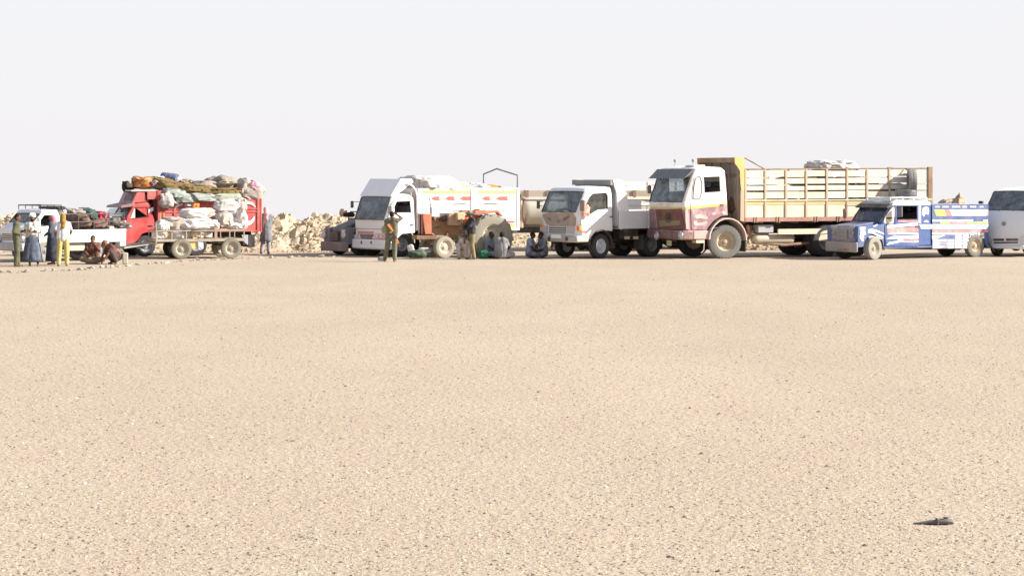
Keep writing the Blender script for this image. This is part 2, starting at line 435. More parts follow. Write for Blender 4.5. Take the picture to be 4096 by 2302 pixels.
def interior(root, x0, x1, W, zf, zs, zd, mat=seatm, wheel_far=True):
    """Seats, dashboard, floor and steering wheel inside a cab."""
    s = MB()
    for a, b in ((.12, W*.38), (W*.42, W-.12)):
        s.box(x1-.62, x1-.16, a, b, zs-.16, zs).prism([(x1-.3, zs), (x1-.18, zs), (x1-.08, zs+.52), (x1-.18, zs+.52)], a, b)
        s.box(x1-.15, x1-.06, (a+b)/2-.12, (a+b)/2+.12, zs+.54, zs+.68)
    s.build('seat', mat, root, bevel=.03)
    MB().box(x0, x0+.3, .06, W-.06, zd-.3, zd).build('dashboard', black, root, bevel=.04)
    MB().box(x0-.0, x1-.06, .05, W-.05, zf, zf+.04).build('cab_floor', black, root)
    yc = W*.28
    ring = [(x0+.42+.10*math.cos(a), yc+.19*math.sin(a), zd+.06+.16*math.cos(a)) for a in [i*math.pi/8 for i in range(16)]]
    MB().tube(ring, .014, 6, close=True).tube([(x0+.42, yc, zd+.06), (x0+.2, yc, zd-.14)], .02, 6).build('steering_wheel', black, root)
def mirror(root, a, b, size=(.03, .18, .28), mat=black, arm=.012):
    """Door mirror on a bent arm from a to b (b carries the mirror head)."""
    m = MB(); m.tube([a, (b[0], b[1], a[2]+.02), b], arm, 6)
    o = m.build('mirror', mat, root)
    h = MB().box(b[0]-size[0], b[0]+size[0], b[1]-size[1]/2, b[1]+size[1]/2, b[2]-size[2]/2, b[2]+size[2]/2); h.build('mirror_housing', mat, o, bevel=.02)
    MB().box(b[0]+size[0]+.001, b[0]+size[0]+.006, b[1]-size[1]*.42, b[1]+size[1]*.42, b[2]-size[2]*.42, b[2]+size[2]*.42).build('mirror_glass', mirrorm, o)
    return o
def fpoly(root, F, reg, pts, prof, mat, name, proud=.02, depth=.05, parent=None):
    """A part on the curved front, outlined in photo measurements and given depth."""
    x = 0.0; zc = None
    for _ in range(3):
        yz = [F.front(reg, a, b, x) for a, b in pts]; zc = sum(p[1] for p in yz)/len(yz); x = prof_x(prof, zc)
    zs = [p[1] for p in yz]
    m = MB(); v = []; n = len(yz)
    tris = tessellate_polygon([[Vector((y, z, 0)) for y, z in yz]])
    for y, z in yz:
        xx = prof_x(prof, max(min(z, 9), .0)); v.append((xx-proud-.035, y, z))
    for y, z in yz:
        xx = prof_x(prof, z); v.append((xx-proud+depth, y, z))
    f = [tuple(t) for t in tris]+[(t[2]+n, t[1]+n, t[0]+n) for t in tris]+[(i, (i+1) % n, (i+1) % n+n, i+n) for i in range(n)]
    m.add(v, f); return m.build(name, mat, parent or root)
def decal(root, F, reg, pts, mat, name='painted_marking', y=-.006, th=.003):
    return MB().prism(clean(F.pts(reg, pts)), y-th, y).build(name, mat, root)
def chassis(root, x0, x1, W, z0, z1, mat=darkm):
    m = MB()
    for y in (W*.3, W*.7): m.box(x0, x1, y-.04, y+.04, z0, z1)
    x = x0+.3
    while x < x1: m.box(x-.04, x+.04, W*.3+.04, W*.7-.04, z0+.03, z1-.03); x += .8
    m.tube([(x0+.3, W*.5, z0+.02), (x1-.6, W*.5, z0-.12)], .045)
    return m.build('chassis', mat, root)
def headlight(root, F, reg, a, b, prof, r, rim=chrome, n=16):
    x = 0
    for _ in range(3):
        y, z = F.front(reg, a, b, x); x = prof_x(prof, z)
    o = MB().lathe([(r*1.25, -.0), (r*1.25, -.07), (r*1.1, -.085), (r, -.07), (r, 0)], (x-.0, y, z), n, axis='x').build('headlight', rim, root)
    MB().lathe([(r, -.065), (r*.7, -.082), (0, -.09)], (x-.0, y, z), n, axis='x').build('lens', lampm, o)
    return o
# ------------------------------------------------------------------ sacks, bundles, rocks
def ico(sub):
    bm = bmesh.new(); bmesh.ops.create_icosphere(bm, subdivisions=sub, radius=1)
    v = [p.co.copy() for p in bm.verts]; f = [tuple(q.index for q in p.verts) for p in bm.faces]; bm.free(); return v, f
ICO = {i: ico(i) for i in (1, 2, 3, 4)}
def blob(dims, seed, power=.75, rough=.1, sub=4, freq=1.6, sag=0.0, fold=.0):
    v, f = ICO[sub]; o = []
    for p in v:
        q = Vector([math.copysign(abs(c)**power, c) for c in p])
        d = 1 + rough*noise.noise(p*freq+Vector((seed*7.1, seed*3.3, seed))) + rough*.45*noise.noise(p*freq*2.7+Vector((seed, 9, 2)))
        if rough > .1: d -= .16*max(0, .30-abs(noise.noise(p*2.1+Vector((seed, seed*2, 3)))*1.6))+.06*max(0, .3-abs(noise.noise(p*5.3+Vector((3, seed, seed)))*2))
        if fold: d += fold*math.sin((p.x*3+p.z*5+noise.noise(p*2+Vector((seed, 0, 0)))*4)*2.2)
        q = q*d; q.z -= sag*(1-abs(q.x))*.3
        if q.z < -.8: q.z = -.8-(abs(q.z)-.8)*.3
        o.append((q.x*dims[0]/2, q.y*dims[1]/2, q.z*dims[2]/2))
    m = MB(); m.v = o; m.f = list(f); return m
SEED = [1]
def load(F, reg, box, y, depth, mat, name, label, cat, group=None, power=.7, rough=.14, tilt=0, fold=.03, sub=4, freq=1.6, extra=None):
    """A soft load whose outline is box=(a0,b0,a1,b1) in the photo, lying at depth y of its vehicle."""
    SEED[0] += 1
    (x0, z1), (x1, z0) = F.near(reg, box[0], box[1], y), F.near(reg, box[2], box[3], y)
    k_ = 1.10 if rough > .1 else 1.03
    m = blob(((x1-x0)*k_, depth*k_, (z1-z0)*k_), SEED[0]*1.37, power, rough, sub, freq, fold=fold)
    if extra: extra(m, x1-x0, depth, z1-z0)
    o = m.build(name, mat, None, F.world((x0+x1)/2, y, (z0+z1)/2), (0, 0, F.th), sm=60)
    o.rotation_euler = (0, R(tilt), F.th)
    return tag(o, label, cat, group)
# ------------------------------------------------------------------ ground
def ground_mat():
    m, t, p = newmat('desert_ground')
    tcn = N(t, 'ShaderNodeTexCoord')
    base = mixc(t, noise_fac(t, .35, .35, .65, stretch=(1, .5, 1)), (.402, .328, .249), (.432, .356, .273))
    base = mixc(t, mul(t, noise_fac(t, .10, .5, .68, stretch=(.8, .5, 1)), .5), base, (.50, .41, .31))
    base = mixc(t, mul(t, noise_fac(t, .9, .48, .66, stretch=(1, .6, 1)), .5), base, (.415, .328, .258))
    f = noise_fac(t, 14, .44, .6, detail=6)
    base = mixc(t, mul(t, f, .4), base, (.36, .285, .21))
    v = N(t, 'ShaderNodeTexVoronoi'); v.inputs['Scale'].default_value = 16; t.links.new(tcn.outputs['Object'], v.inputs['Vector'])
    sv = N(t, 'ShaderNodeSeparateColor'); t.links.new(v.outputs['Color'], sv.inputs[0])
    r1 = N(t, 'ShaderNodeMapRange'); r1.inputs[1].default_value = .72; r1.inputs[2].default_value = .8; t.links.new(sv.outputs[0], r1.inputs[0])
    r2 = N(t, 'ShaderNodeMapRange'); r2.inputs[1].default_value = .45; r2.inputs[2].default_value = .2; t.links.new(v.outputs['Distance'], r2.inputs[0])
    base = mixc(t, mul(t, mul(t, r1.outputs[0], r2.outputs[0]), .55), base, (.20, .15, .12))
    r3 = N(t, 'ShaderNodeMapRange'); r3.inputs[1].default_value = .8; r3.inputs[2].default_value = .88; t.links.new(sv.outputs[1], r3.inputs[0])
    base = mixc(t, mul(t, mul(t, r3.outputs[0], r2.outputs[0]), .6), base, (.66, .56, .45))
    t.links.new(base, p.inputs['Base Color']); p.inputs['Roughness'].default_value = 1; p.inputs['Specular IOR Level'].default_value = .1
    b = N(t, 'ShaderNodeBump'); b.inputs['Strength'].default_value = .55; b.inputs['Distance'].default_value = .02
    a = N(t, 'ShaderNodeMath', operation='ADD'); t.links.new(noise_fac(t, 30, 0, 1, detail=3), a.inputs[0])
    t.links.new(mul(t, v.outputs['Distance'], -.8), a.inputs[1])
    t.links.new(a.outputs[0], b.inputs['Height']); t.links.new(b.outputs[0], p.inputs['Normal'])
    return m
def gz(x, y):
    z = -.035*max(0, y-112)**1.0*min(1, max(0, (y-112)/60)) if y > 112 else 0.0
    return z
ys = [-60, 0, 10, 16, 22, 30, 40, 50, 60, 70, 80, 90, 100, 108, 112, 120, 130, 145, 172, 230, 320, 500, 900, 1600, 2800, 5000]
xs = [-2600, -1200, -600, -300, -150, -80, -50, -35, -25, -15, -8, 0, 8, 15, 25, 35, 50, 80, 150, 300, 600, 1200, 2600]
V = []; Fc = []
for j, y in enumerate(ys):
    for x in xs: V.append((x, y, 0 if y <= 112 else -(y-112)*.023*min(1, (y-112)/60)))
n = len(xs)
for j in range(len(ys)-1):
    for i in range(n-1): Fc.append((j*n+i, j*n+i+1, (j+1)*n+i+1, (j+1)*n+i))
g = MB(); g.v = V; g.f = Fc
ground = tag(g.build('ground', ground_mat(), sm=180), kind='structure')

# gravel: real pebbles, thinning out with distance as they shrink out of sight
def pebble_mat():
    m, t, p = newmat('gravel')
    a = N(t, 'ShaderNodeAttribute', attribute_name='pebble_tone')
    t.links.new(a.outputs['Color'], p.inputs['Base Color']); p.inputs['Roughness'].default_value = .85; p.inputs['Specular IOR Level'].default_value = .2
    return m
def gravel(n, y0, y1, pw, smin, smax, name, label, seed, tones):
    rng = np.random.default_rng(seed)
    u = rng.random(n); Y = (y0**(1-pw)+u*(y1**(1-pw)-y0**(1-pw)))**(1/(1-pw))
    X = (rng.random(n)-.5)*2*(Y*.262+1.2)
    S = smin+(smax-smin)*rng.random(n)**2.6
    B = np.array([(1, 0, 0), (.3, .9, .1), (-.9, .4, 0), (-.6, -.7, 0), (.5, -.8, .1), (.1, .1, .8), (-.2, -.1, -.5)], dtype=np.float32)
    T = [(0, 1, 5), (1, 2, 5), (2, 3, 5), (3, 4, 5), (4, 0, 5)]
    V_ = np.repeat(B[None], n, 0)*(1+.35*(rng.random((n, 7, 1))-.5)).astype(np.float32)
    V_[:, 6] = 0
    V_ = V_[:, :6]
    an = rng.random(n)*6.283; ca, sa = np.cos(an)[:, None], np.sin(an)[:, None]
    st = (.6+.8*rng.random(n))[:, None]; fl = (.45+.5*rng.random(n))[:, None]
    x = V_[:, :, 0]*st; y = V_[:, :, 1]
    P = np.empty((n, 6, 3), np.float32)
    P[:, :, 0] = (x*ca-y*sa)*S[:, None]*.5+X[:, None]; P[:, :, 1] = (x*sa+y*ca)*S[:, None]*.5+Y[:, None]
    P[:, :, 2] = V_[:, :, 2]*fl*S[:, None]*.62
    me = bpy.data.meshes.new(name); me.vertices.add(n*6); me.vertices.foreach_set('co', P.ravel())
    tr = (np.array(T, np.int32)[None]+np.arange(n, dtype=np.int32)[:, None, None]*6).reshape(-1)
    me.loops.add(len(tr)); me.loops.foreach_set('vertex_index', tr)
    nf = len(tr)//3; me.polygons.add(nf); me.polygons.foreach_set('loop_start', np.arange(nf, dtype=np.int32)*3)
    me.update(calc_edges=True); me.validate()
    pk = (np.sin(X*1.3+np.sin(Y*.9)*2)*np.sin(Y*.75+X*.4) > .25)[:, None]*np.array([[.0, -.03, -.02]])
    tn = np.array(tones, np.float32)[rng.integers(0, len(tones), n)]*(.82+.3*rng.random((n, 1))+pk)
    c = np.ones((n, 5, 4), np.float32); c[:, :, :3] = tn[:, None, :]
    at = me.attributes.new('pebble_tone', 'FLOAT_COLOR', 'FACE'); at.data.foreach_set('color', c.ravel())
    o = bpy.data.objects.new(name, me); me.materials.append(PEB); COL.objects.link(o)
    return tag(o, label, 'gravel', kind='stuff')
PEB = pebble_mat()
TN = [(.42, .335, .25), (.46, .37, .28), (.39, .31, .23), (.48, .39, .30), (.32, .25, .19), (.58, .49, .38), (.21, .165, .125), (.40, .31, .25), (.14, .11, .085), (.44, .35, .27), (.43, .34, .27), (.47, .38, .28)]
gravel(150000, 13, 74, 1.75, .008, .032, 'gravel', 'fine tan and brown gravel strewn over the whole desert flat', 3, TN)
gravel(1100, 13, 74, 1.5, .025, .055, 'larger_gravel', 'scattered larger dark and pale pebbles among the fine gravel of the flat', 5,
       [(.12, .09, .075), (.24, .18, .14), (.50, .42, .33), (.34, .22, .16), (.58, .50, .40), (.30, .22, .17), (.2, .15, .12)])

# ------------------------------------------------------------------ rubble banks with separate rocks
def rock_mat(name, c1, c2, c3):
    m, t, p = newmat(name)
    c = mixc(t, noise_fac(t, 2.2, .4, .62), c1, c2); c = mixc(t, mul(t, noise_fac(t, 11, .5, .66, detail=6), .6), c, c3)
    t.links.new(c, p.inputs['Base Color']); p.inputs['Roughness'].default_value = .95; p.inputs['Specular IOR Level'].default_value = .1
    b = N(t, 'ShaderNodeBump'); b.inputs['Strength'].default_value = .8; b.inputs['Distance'].default_value = .05
    t.links.new(noise_fac(t, 9, 0, 1, detail=6), b.inputs['Height']); t.links.new(b.outputs[0], p.inputs['Normal'])
    return m
rockA = rock_mat('limestone_rubble', (.46, .365, .25), (.53, .43, .305), (.33, .25, .165))
rockB = rock_mat('brown_rubble', (.38, .28, .19), (.46, .35, .24), (.24, .17, .12))
def rock_mesh(seed, mat, sub=2):
    v, f = ICO[sub]; m = MB(); rs = random.Random(seed)
    cuts = [(Vector((rs.uniform(-1, 1), rs.uniform(-1, 1), rs.uniform(-1, 1))).normalized(), rs.uniform(.45, .8)) for _ in range(8)]
    for p in v:
        q = p*(1+.25*noise.noise(p*1.7+Vector((seed*3.7, 1, 2))))
        for nn, dd in cuts:
            k = q.dot(nn)
            if k > dd: q = q-nn*(k-dd)
        m.v.append(tuple(q))
    m.f = list(f); me = m.mesh('rock', 25); me.materials.append(mat); return me
ROCKS = [rock_mesh(i, rockA, 2 if i % 2 else 1) for i in range(8)]+[rock_mesh(20+i, rockB, 2 if i % 2 else 1) for i in range(4)]
def bank(name, label, x0, x1, yb, crest, depth, seed, mat, nrock, rsize=(.16, .5), step=.13, bump=.32):
    """Heap of bulldozed earth: crest(x) is its height at x; rocks lie on its flank as separate pieces."""
    def h(x, y):
        t = (y-yb-.35*noise.noise(Vector((x*.8, seed, 0))))/depth
        if t <= 0 or t >= 1: return -.03
        s = math.sin(min(t*1.25, 1)*math.pi/2)*(1 if t < .6 else math.cos((t-.6)/.4*math.pi/2))
        c = crest(x)
        q = Vector((x, y, seed))
        rgh = noise.noise(q*1.1)*.5+abs(noise.noise(q*2.3))*.7-.25+abs(noise.noise(q*4.6))*.7+noise.noise(q*9)*.4
        return max(-.03, c*s*(1+.10*noise.noise(Vector((x*.9, seed*2, 1))))+rgh*bump*min(1, s*2.2)*min(1, c))
    nx = int((x1-x0)/step); ny = int(depth*1.15/step); m = MB()
    for j in range(ny+1):
        for i in range(nx+1):
            x = x0+(x1-x0)*i/nx; y = yb-.2+depth*1.15*j/ny
            q = Vector((x*1.7, y*1.7, seed))
            m.v.append((x+.12*noise.noise(q), y+.12*noise.noise(q+Vector((5, 5, 5))), h(x, y)))
    m.f = [(j*(nx+1)+i, j*(nx+1)+i+1, (j+1)*(nx+1)+i+1, (j+1)*(nx+1)+i) for j in range(ny) for i in range(nx)]
    o = m.build(name, mat, sm=25); tag(o, label, kind='structure')
    rs = random.Random(seed)
    for k in range(nrock):
        x = rs.uniform(x0+.2, x1-.2); t = rs.random()**1.6*.6; y = yb-.25+t*depth
        s = rs.uniform(*rsize)*rs.uniform(.6, 1)*.5
        link('rock', rs.choice(ROCKS), o, (x, y, max(0, h(x, y))+s*.25), (rs.random()*6, rs.random()*6, rs.random()*6), (s, s*rs.uniform(.6, 1), s*rs.uniform(.5, .9)))
    sr = MB(); B6 = [(1, 0, 0), (0, 1, .1), (-.9, .1, 0), (.1, -.8, 0), (.1, .1, .8), (0, 0, -.8)]
    for k in range(int((x1-x0)*130)):
        x = rs.uniform(x0+.1, x1-.1); t = rs.random()**1.3*.62-.08; y = yb+t*depth; s = rs.uniform(.015, .06)*(1+.8*(rs.random() < .1)); zz = max(0, h(x, y))
        a = rs.random()*6; ca, sa = math.cos(a), math.sin(a)
        sr.add([(x+(p[0]*ca-p[1]*sa)*s*rs.uniform(.7, 1.3), y+(p[0]*sa+p[1]*ca)*s*rs.uniform(.7, 1.3), zz+s*.3+p[2]*s*rs.uniform(.6, 1.1)) for p in B6],
               [(0, 1, 4), (1, 2, 4), (2, 3, 4), (3, 0, 4), (1, 0, 5), (2, 1, 5), (3, 2, 5), (0, 3, 5)])
    me = bpy.data.meshes.new('small_rubble'); me.from_pydata(sr.v, [], sr.f); me.materials.append(mat)
    so = bpy.data.objects.new('small_rubble', me); COL.objects.link(so); so.parent = o; so['kind'] = 'stuff'
    return o
def crest_from(pts, Y):
    """crest heights read off the photo's skyline pixels at distance Y"""
    L = [((u-2048)/FOC*Y, EYE-(v-HZ)*Y/FOC) for u, v in pts]
    def f(x):
        if x <= L[0][0]: return L[0][1]
        for (a, za), (b, zb) in zip(L, L[1:]):
            if a <= x <= b: return za+(zb-za)*(x-a)/(b-a)
        return L[-1][1]
    return f
cl = crest_from([(-500, 870), (-100, 852), (0, 852), (60, 862), (200, 872), (500, 872), (900, 866), (1050, 862), (1110, 860), (1150, 850), (1175, 858), (1190, 874), (1240, 872), (1275, 860), (1330, 856), (1420, 868), (1600, 890)], 86)
bank('rubble_bank', 'long bank of pale broken limestone rubble behind the red truck and white pickup', -23.5, -4.0, 82.3, cl, 4.6, 11, rockA, 300, (.10, .28), .10)
cm = crest_from([(1600, 960), (1900, 930), (2000, 926), (2080, 932), (2200, 930), (2400, 950), (2700, 972), (2900, 968), (3100, 972), (3300, 972), (3500, 960)], 91)
bank('low_rubble_bank', 'low bank of broken stone seen under the tanker and the lorries', -4.5, 14.2, 88.2, cm, 3.6, 23, rockA, 240, (.12, .4))
ch = crest_from([(3660, 925), (3715, 868), (3745, 808), (3775, 788), (3800, 790), (3835, 782), (3850, 795), (3868, 818), (3900, 830), (3960, 840), (4100, 850), (4300, 860)], 93)
cn = crest_from([(2800, 985), (2900, 968), (3000, 962), (3100, 968), (3200, 960), (3300, 964), (3500, 980)], 86)
bank('stone_spill', 'low spill of loose pale stones seen under the middle of the slatted lorry', 7.3, 14.0, 84.6, cn, 2.2, 47, rockA, 150, (.12, .32), bump=.2)
bank('rubble_heap', 'heap of tan rubble rising above the blue pickup bed at the right', 16.2, 23.5, 90, ch, 4.5, 31, rockB, 110, (.2, .5))

# row of pale stones marking the edge of the flat
row = empty('stone_row', (0, 0, 0), 0, 'row of small pale stones laid on the ground from the robed men towards the tractor', 'stone row')
rs = random.Random(5)
line = [(-60, 1096), (0, 1092), (120, 1086), (300, 1080), (400, 1072), (500, 1063), (650, 1051), (800, 1041), (1000, 1032), (1200, 1028), (1330, 1026)]
STN = [rock_mesh(40+i, rock_mat('pale_limestone', (.52, .45, .35), (.58, .51, .41), (.40, .33, .25)), 1) for i in range(4)]
acc = 0
for (u0, v0), (u1, v1) in zip(line, line[1:]):
    (X0, Y0), (X1, Y1) = ground_at(u0, v0), ground_at(u1, v1); L = math.hypot(X1-X0, Y1-Y0); k = int(L*12)
    for i in range(k):
        t = (i+rs.random())/k; s = rs.uniform(.025, .085) if rs.random() < .88 else rs.uniform(.08, .14)
        if rs.random() < .25: continue
        x = X0+(X1-X0)*t+rs.gauss(0, .08); y = Y0+(Y1-Y0)*t+rs.gauss(0, .30)
        link('stone', rs.choice(STN), row, (x, y, s*.2), (rs.random()*.4, rs.random()*.4, rs.random()*6), (s*1.4, s, s*.5))

# flat dark thing lying on the gravel in the foreground
bx, by = ground_at(3740, 2096)
th = empty('scrap_of_rubber', (bx, by, 0), 0, 'torn dark piece of rubber with a thin tail, alone on the foreground gravel', 'scrap')
m = MB()
sec = [(-.175, .004, .006, .010), (-.12, .008, .010, .012), (-.06, .02, .018, .016), (0, .028, .022, .018), (.03, .04, .02, .024), (.09, .045, .024, .03), (.13, .035, .02, .026), (.145, .015, .012, .015)]
vv = []
for x, wy, hz, zc in sec:
    for k in range(10):
        a = 2*math.pi*k/10; vv.append((x, wy*math.cos(a)*(1+.1*math.sin(k*3+x*40)), max(.001, zc+hz*math.sin(a))))
m.add(vv, [(i*10+k, i*10+(k+1) % 10, (i+1)*10+(k+1) % 10, (i+1)*10+k) for i in range(len(sec)-1) for k in range(10)]+[tuple(range(10)), tuple(range(70, 80))])
rub = paint('dark_scrap', (.10, .09, .085), dust=.35, rough=.7, scale=30, dcol=(.3, .28, .26))
m.build('scrap_body', rub, th, sm=60)
MB().ell((.085, -.01, .058), (.028, .014, .004)).build('scrap_hole', black, th)
MB().box(.01, .025, -.045, .045, .004, .05).build('scrap_band', rub, th, bevel=.004)
def arch_pts(cx_, cz_, r, a0, a1, n=7):
    return [(cx_+r*math.cos(R(a0+(a1-a0)*i/n)), cz_+r*math.sin(R(a0+(a1-a0)*i/n))) for i in range(n+1)]
def fender(root, x, z, r0, r1, y0, y1, mat, a0=8, a1=172, name='fender'):
    n = 12; m = MB(); v = []
    for i in range(n+1):
        a = R(a0+(a1-a0)*i/n)
        for rr in (r0, r1):
            for y in (y0, y1): v.append((x+rr*math.cos(a), y, z+rr*math.sin(a)))
    f = []
    for i in range(n):
        b = 4*i; c = b+4
        f += [(b, c, c+1, b+1), (b+2, b+3, c+3, c+2), (b, b+2, c+2, c), (b+1, c+1, c+3, b+3)]
    f += [(0, 1, 3, 2), (4*n, 4*n+2, 4*n+3, 4*n+1)]
    m.add(v, f); return m.build(name, mat, root, sm=60)

# ================================================================== C: big stake-sided lorry, maroon and white
F = Frame(2600+430/3.017, 1037, 26); W = 2.35
T = empty('stake_lorry', (F.X, F.Y, 0), F.th, 'large old lorry with white, yellow and maroon cab and tall slatted cream cargo body', 'lorry')
P7 = lambda L, y=0.0: F.pts(R7, L, y)
cream = paint('cream_planks', (.68, .64, .54), dust=.4, rough=.8, alt=(.58, .52, .40), scale=1.6)
creamY = paint('ochre_panel', (.68, .62, .50), dust=.45, rough=.8, alt=(.56, .47, .32), scale=1.2)
postm = paint('tan_post', (.46, .35, .23), dust=.5, rough=.8)
ochre = paint('ochre_stripe', (.62, .44, .15), dust=.45, alt=(.58, .50, .34), scale=2)
maroonrail = paint('maroon_rail', (.34, .13, .13), dust=.4, rough=.8, alt=(.36, .22, .16))
zb = lambda a, b: F.near(R7, a, b)[1]
yel = zb(440, 718); whi = zb(440, 688)
kx = (zb(940, 640)-zb(440, 690))/(F.near(R7, 940, 640)[0]-F.near(R7, 440, 690)[0])
maroon = (.27, .13, .155)
cabC = banded('lorry_cab_paint', [(0, maroon), (yel+kx*0-kx*.0, (.80, .55, .06)), (whi, (.79, .78, .75))], kx=-kx, dust=.62, dcol=(.50, .41, .38), lo=.48, hi=.62)
profC = P7([(432, 962), (428, 850), (405, 690), (400, 632), (500, 330), (545, 225), (620, 203), (870, 212), (912, 250), (925, 380), (935, 520), (950, 785)])
botC = P7([(850, 800), (770, 850), (710, 920), (672, 985), (662, 1030), (470, 1030)])
winC = P7([(645, 325), (838, 318), (850, 502), (655, 515)])
wx, wz = F.near(R7, 925, 1112)
cab(T, profC, botC, W, .10, cabC, 3, (9, .4), winC)
dC = P7([(500, 958), (490, 700), (500, 560), (530, 340), (585, 290), (880, 290), (905, 350), (928, 780), (858, 792), (775, 840), (712, 905), (665, 958)])
door(T, dC, W, cabC, winC, F.near(R7, 865, 660), half_open=True, farglass=False)
fade = paint('bleached_patch', (.48, .36, .36), dust=.6, scale=6, alt=(.62, .56, .52))
for L in ([(525, 800), (545, 780), (600, 770), (640, 785), (690, 800), (700, 830), (660, 835), (600, 820), (560, 830)], [(520, 860), (560, 850), (575, 880), (640, 870), (680, 850), (690, 880), (640, 905), (560, 915), (530, 905)], [(740, 760), (790, 740), (800, 765), (760, 790)], [(860, 740), (900, 735), (920, 770), (880, 780)], [(505, 720), (530, 712), (530, 760), (508, 770)]): decal(T, F, R7, L, fade, 'faded_patch', -.019)
decal(T, F, R7, [(425, 720), (455, 712), (470, 780), (475, 950), (440, 955), (428, 850)], fade, 'faded_patch', -.001)
# quarter light in the door
q = P7([(515, 580), (525, 450), (545, 340), (575, 318), (600, 322), (612, 360), (624, 400), (618, 500), (610, 560), (590, 592), (530, 592)])
for yy in (-.022, W+.017): MB().prism(q, yy, yy+.005).build('quarter_light', paint('milky_glass', (.55, .56, .56), dust=.25, rough=.15, bump=0, spec=.8), T); MB().tube([(x, yy, z) for x, z in q], .013, 6, close=True).build('quarter_light_seal', black, T)
interior(T, profC[2][0]+.2, profC[10][0], W, zb(600, 950), zb(600, 640), zb(600, 560))
# front: grille with slats and a round star, bumper, lamps
mar = paint('dark_maroon_paint', (.20, .06, .06), dust=.5, rough=.7, alt=(.12, .06, .05), dcol=(.28, .22, .14), scale=2.5)
fpoly(T, F, R7, [(92, 715), (402, 708), (418, 955), (104, 962)], profC, mar, 'front_panel', .004, .01)
gr = fpoly(T, F, R7, [(105, 740), (395, 735), (400, 900), (110, 905)], profC, paint('grille_shadow_black', (.04, .02, .02), dust=.3), 'grille', .0, .04)
for i in range(5):
    b = 750+i*32; fpoly(T, F, R7, [(112, b), (388, b-4), (390, b+12), (114, b+16)], profC, mar, 'grille_slat', .03, .03, gr)
yS, zS = F.front(R7, 255, 815, profC[1][0]); xs_ = prof_x(profC, zS)-.11
ringp = [(xs_, yS+.16*math.cos(a), zS+.16*math.sin(a)) for a in [i*math.pi/10 for i in range(20)]]
em = MB().tube(ringp, .014, 6, close=True)
for k in range(3):
    a = R(90+120*k); em.tube([(xs_, yS, zS), (xs_, yS+.155*math.cos(a), zS+.155*math.sin(a))], [.028, .005], 6)
em.build('star_emblem', black, T)
fpoly(T, F, R7, [(130, 850), (385, 850), (385, 905), (130, 925)], profC, paint('khaki_dirt', (.20, .17, .09), dust=.4), 'mud_patch', .035, .01)
bz0, bz1 = F.near(R7, 420, 1085)[1], F.near(R7, 425, 968)[1]
bm_ = banded('lorry_bumper_paint', [(0, (.17, .08, .085))], dust=.35)
MB().box(-.14, .30, -.03, W+.03, bz0, bz1).build('bumper', bm_, T, bevel=.05)
MB().box(.30, .95, -.03, .05, bz0+.02, bz1-.02).build('bumper_side', paint('faded_maroon', (.55, .36, .34), dust=.5), T, bevel=.02)
for aa in ((375, 1030), (85, 1035)):
    y, z = F.front(R7, aa[0], aa[1], -.14)
    h = MB().lathe([(.15, 0), (.15, -.02), (.12, -.035), (.11, -.01), (.11, .0)], (-.145, y, z), 18, axis='x').build('headlight', chrome, T)
    MB().lathe([(.108, -.004), (.08, -.018), (0, -.024)], (-.145, y, z), 18, axis='x').build('lens', lampm, h)
y, z = F.front(R7, 232, 1125, -.14)
MB().box(-.16, -.13, y-.14, y+.14, z-.08, z+.10).build('number_plate', paint('plate_khaki', (.45, .42, .22), dust=.4), T)
# sun visor
vz = lambda a, b, x=-.0: F.front(R7, a, b, x)
vis = paint('grey_visor', (.10, .11, .13), dust=.2)
x3, z3 = profC[4]; x4, z4 = profC[5]
MB().prism([(x3-.30, z3-.04), (x3-.02, z3+.10), (x4+.02, z4-.02), (x4-.10, z4-.01), (x3-.12, z3+.12)], -.01, W+.01).build('sun_visor', vis, T)
for yy in (.55, 1.75):
    lp = MB().tube([(x4+.25, yy, z4+.05), (x4+.25, yy, z4+.22)], .02, 6).ell((x4+.25, yy, z4+.27), (.05, .07, .06)); lp.build('roof_marker_lamp', grey, T)
MB().box(x4+.15, x4+.6, .35, .9, zb(700, 200), zb(700, 180)).build('roof_hatch', cabC, T, bevel=.02)
for i in (0,): mirror(T, (.12, W, zb(450, 420)), (.02, W+.12, zb(450, 480)))
# wheel, fender, steps
axle_set(T, wx, W, wz*.995 if False else .56, .30, steer=-14, tyre=paint('grey_dusty_tyre', (.17, .165, .155), dust=.5, rough=.95, dcol=(.28, .26, .22)), rim=rimY, tyre_far=rubber)
fm = paint('faded_maroon_fender', (.55, .40, .38), dust=.5, alt=(.62, .52, .48))
for y0, y1 in ((-.10, .45), (W-.45, W+.10)):
    fender(T, wx, .62, .70, .74, y0, y1, fm, -2, 178)
    xa, za = F.near(R7, 1170, 1100)
    MB().box(wx+.70, wx+.72, min(y0, y1)+.05, max(y0, y1)-.05, .22, .62).build('mudflap', black, T)
    yo = y0 if y0 < 0 else y1
    s1 = P7([(555, 1085), (655, 1085), (655, 1120), (525, 1120)])
st = MB().box(s1[0][0], s1[1][0], -.02, .25, s1[2][1], s1[0][1]); xx, zz = F.near(R7, 655, 1240); st.tube([(xx, .0, s1[0][1]), (xx-.02, .0, zz+.1), (xx-.12, .0, zz)], .018, 6)
st.build('cab_step', paint('pale_dirty', (.6, .5, .4), dust=.4), T)
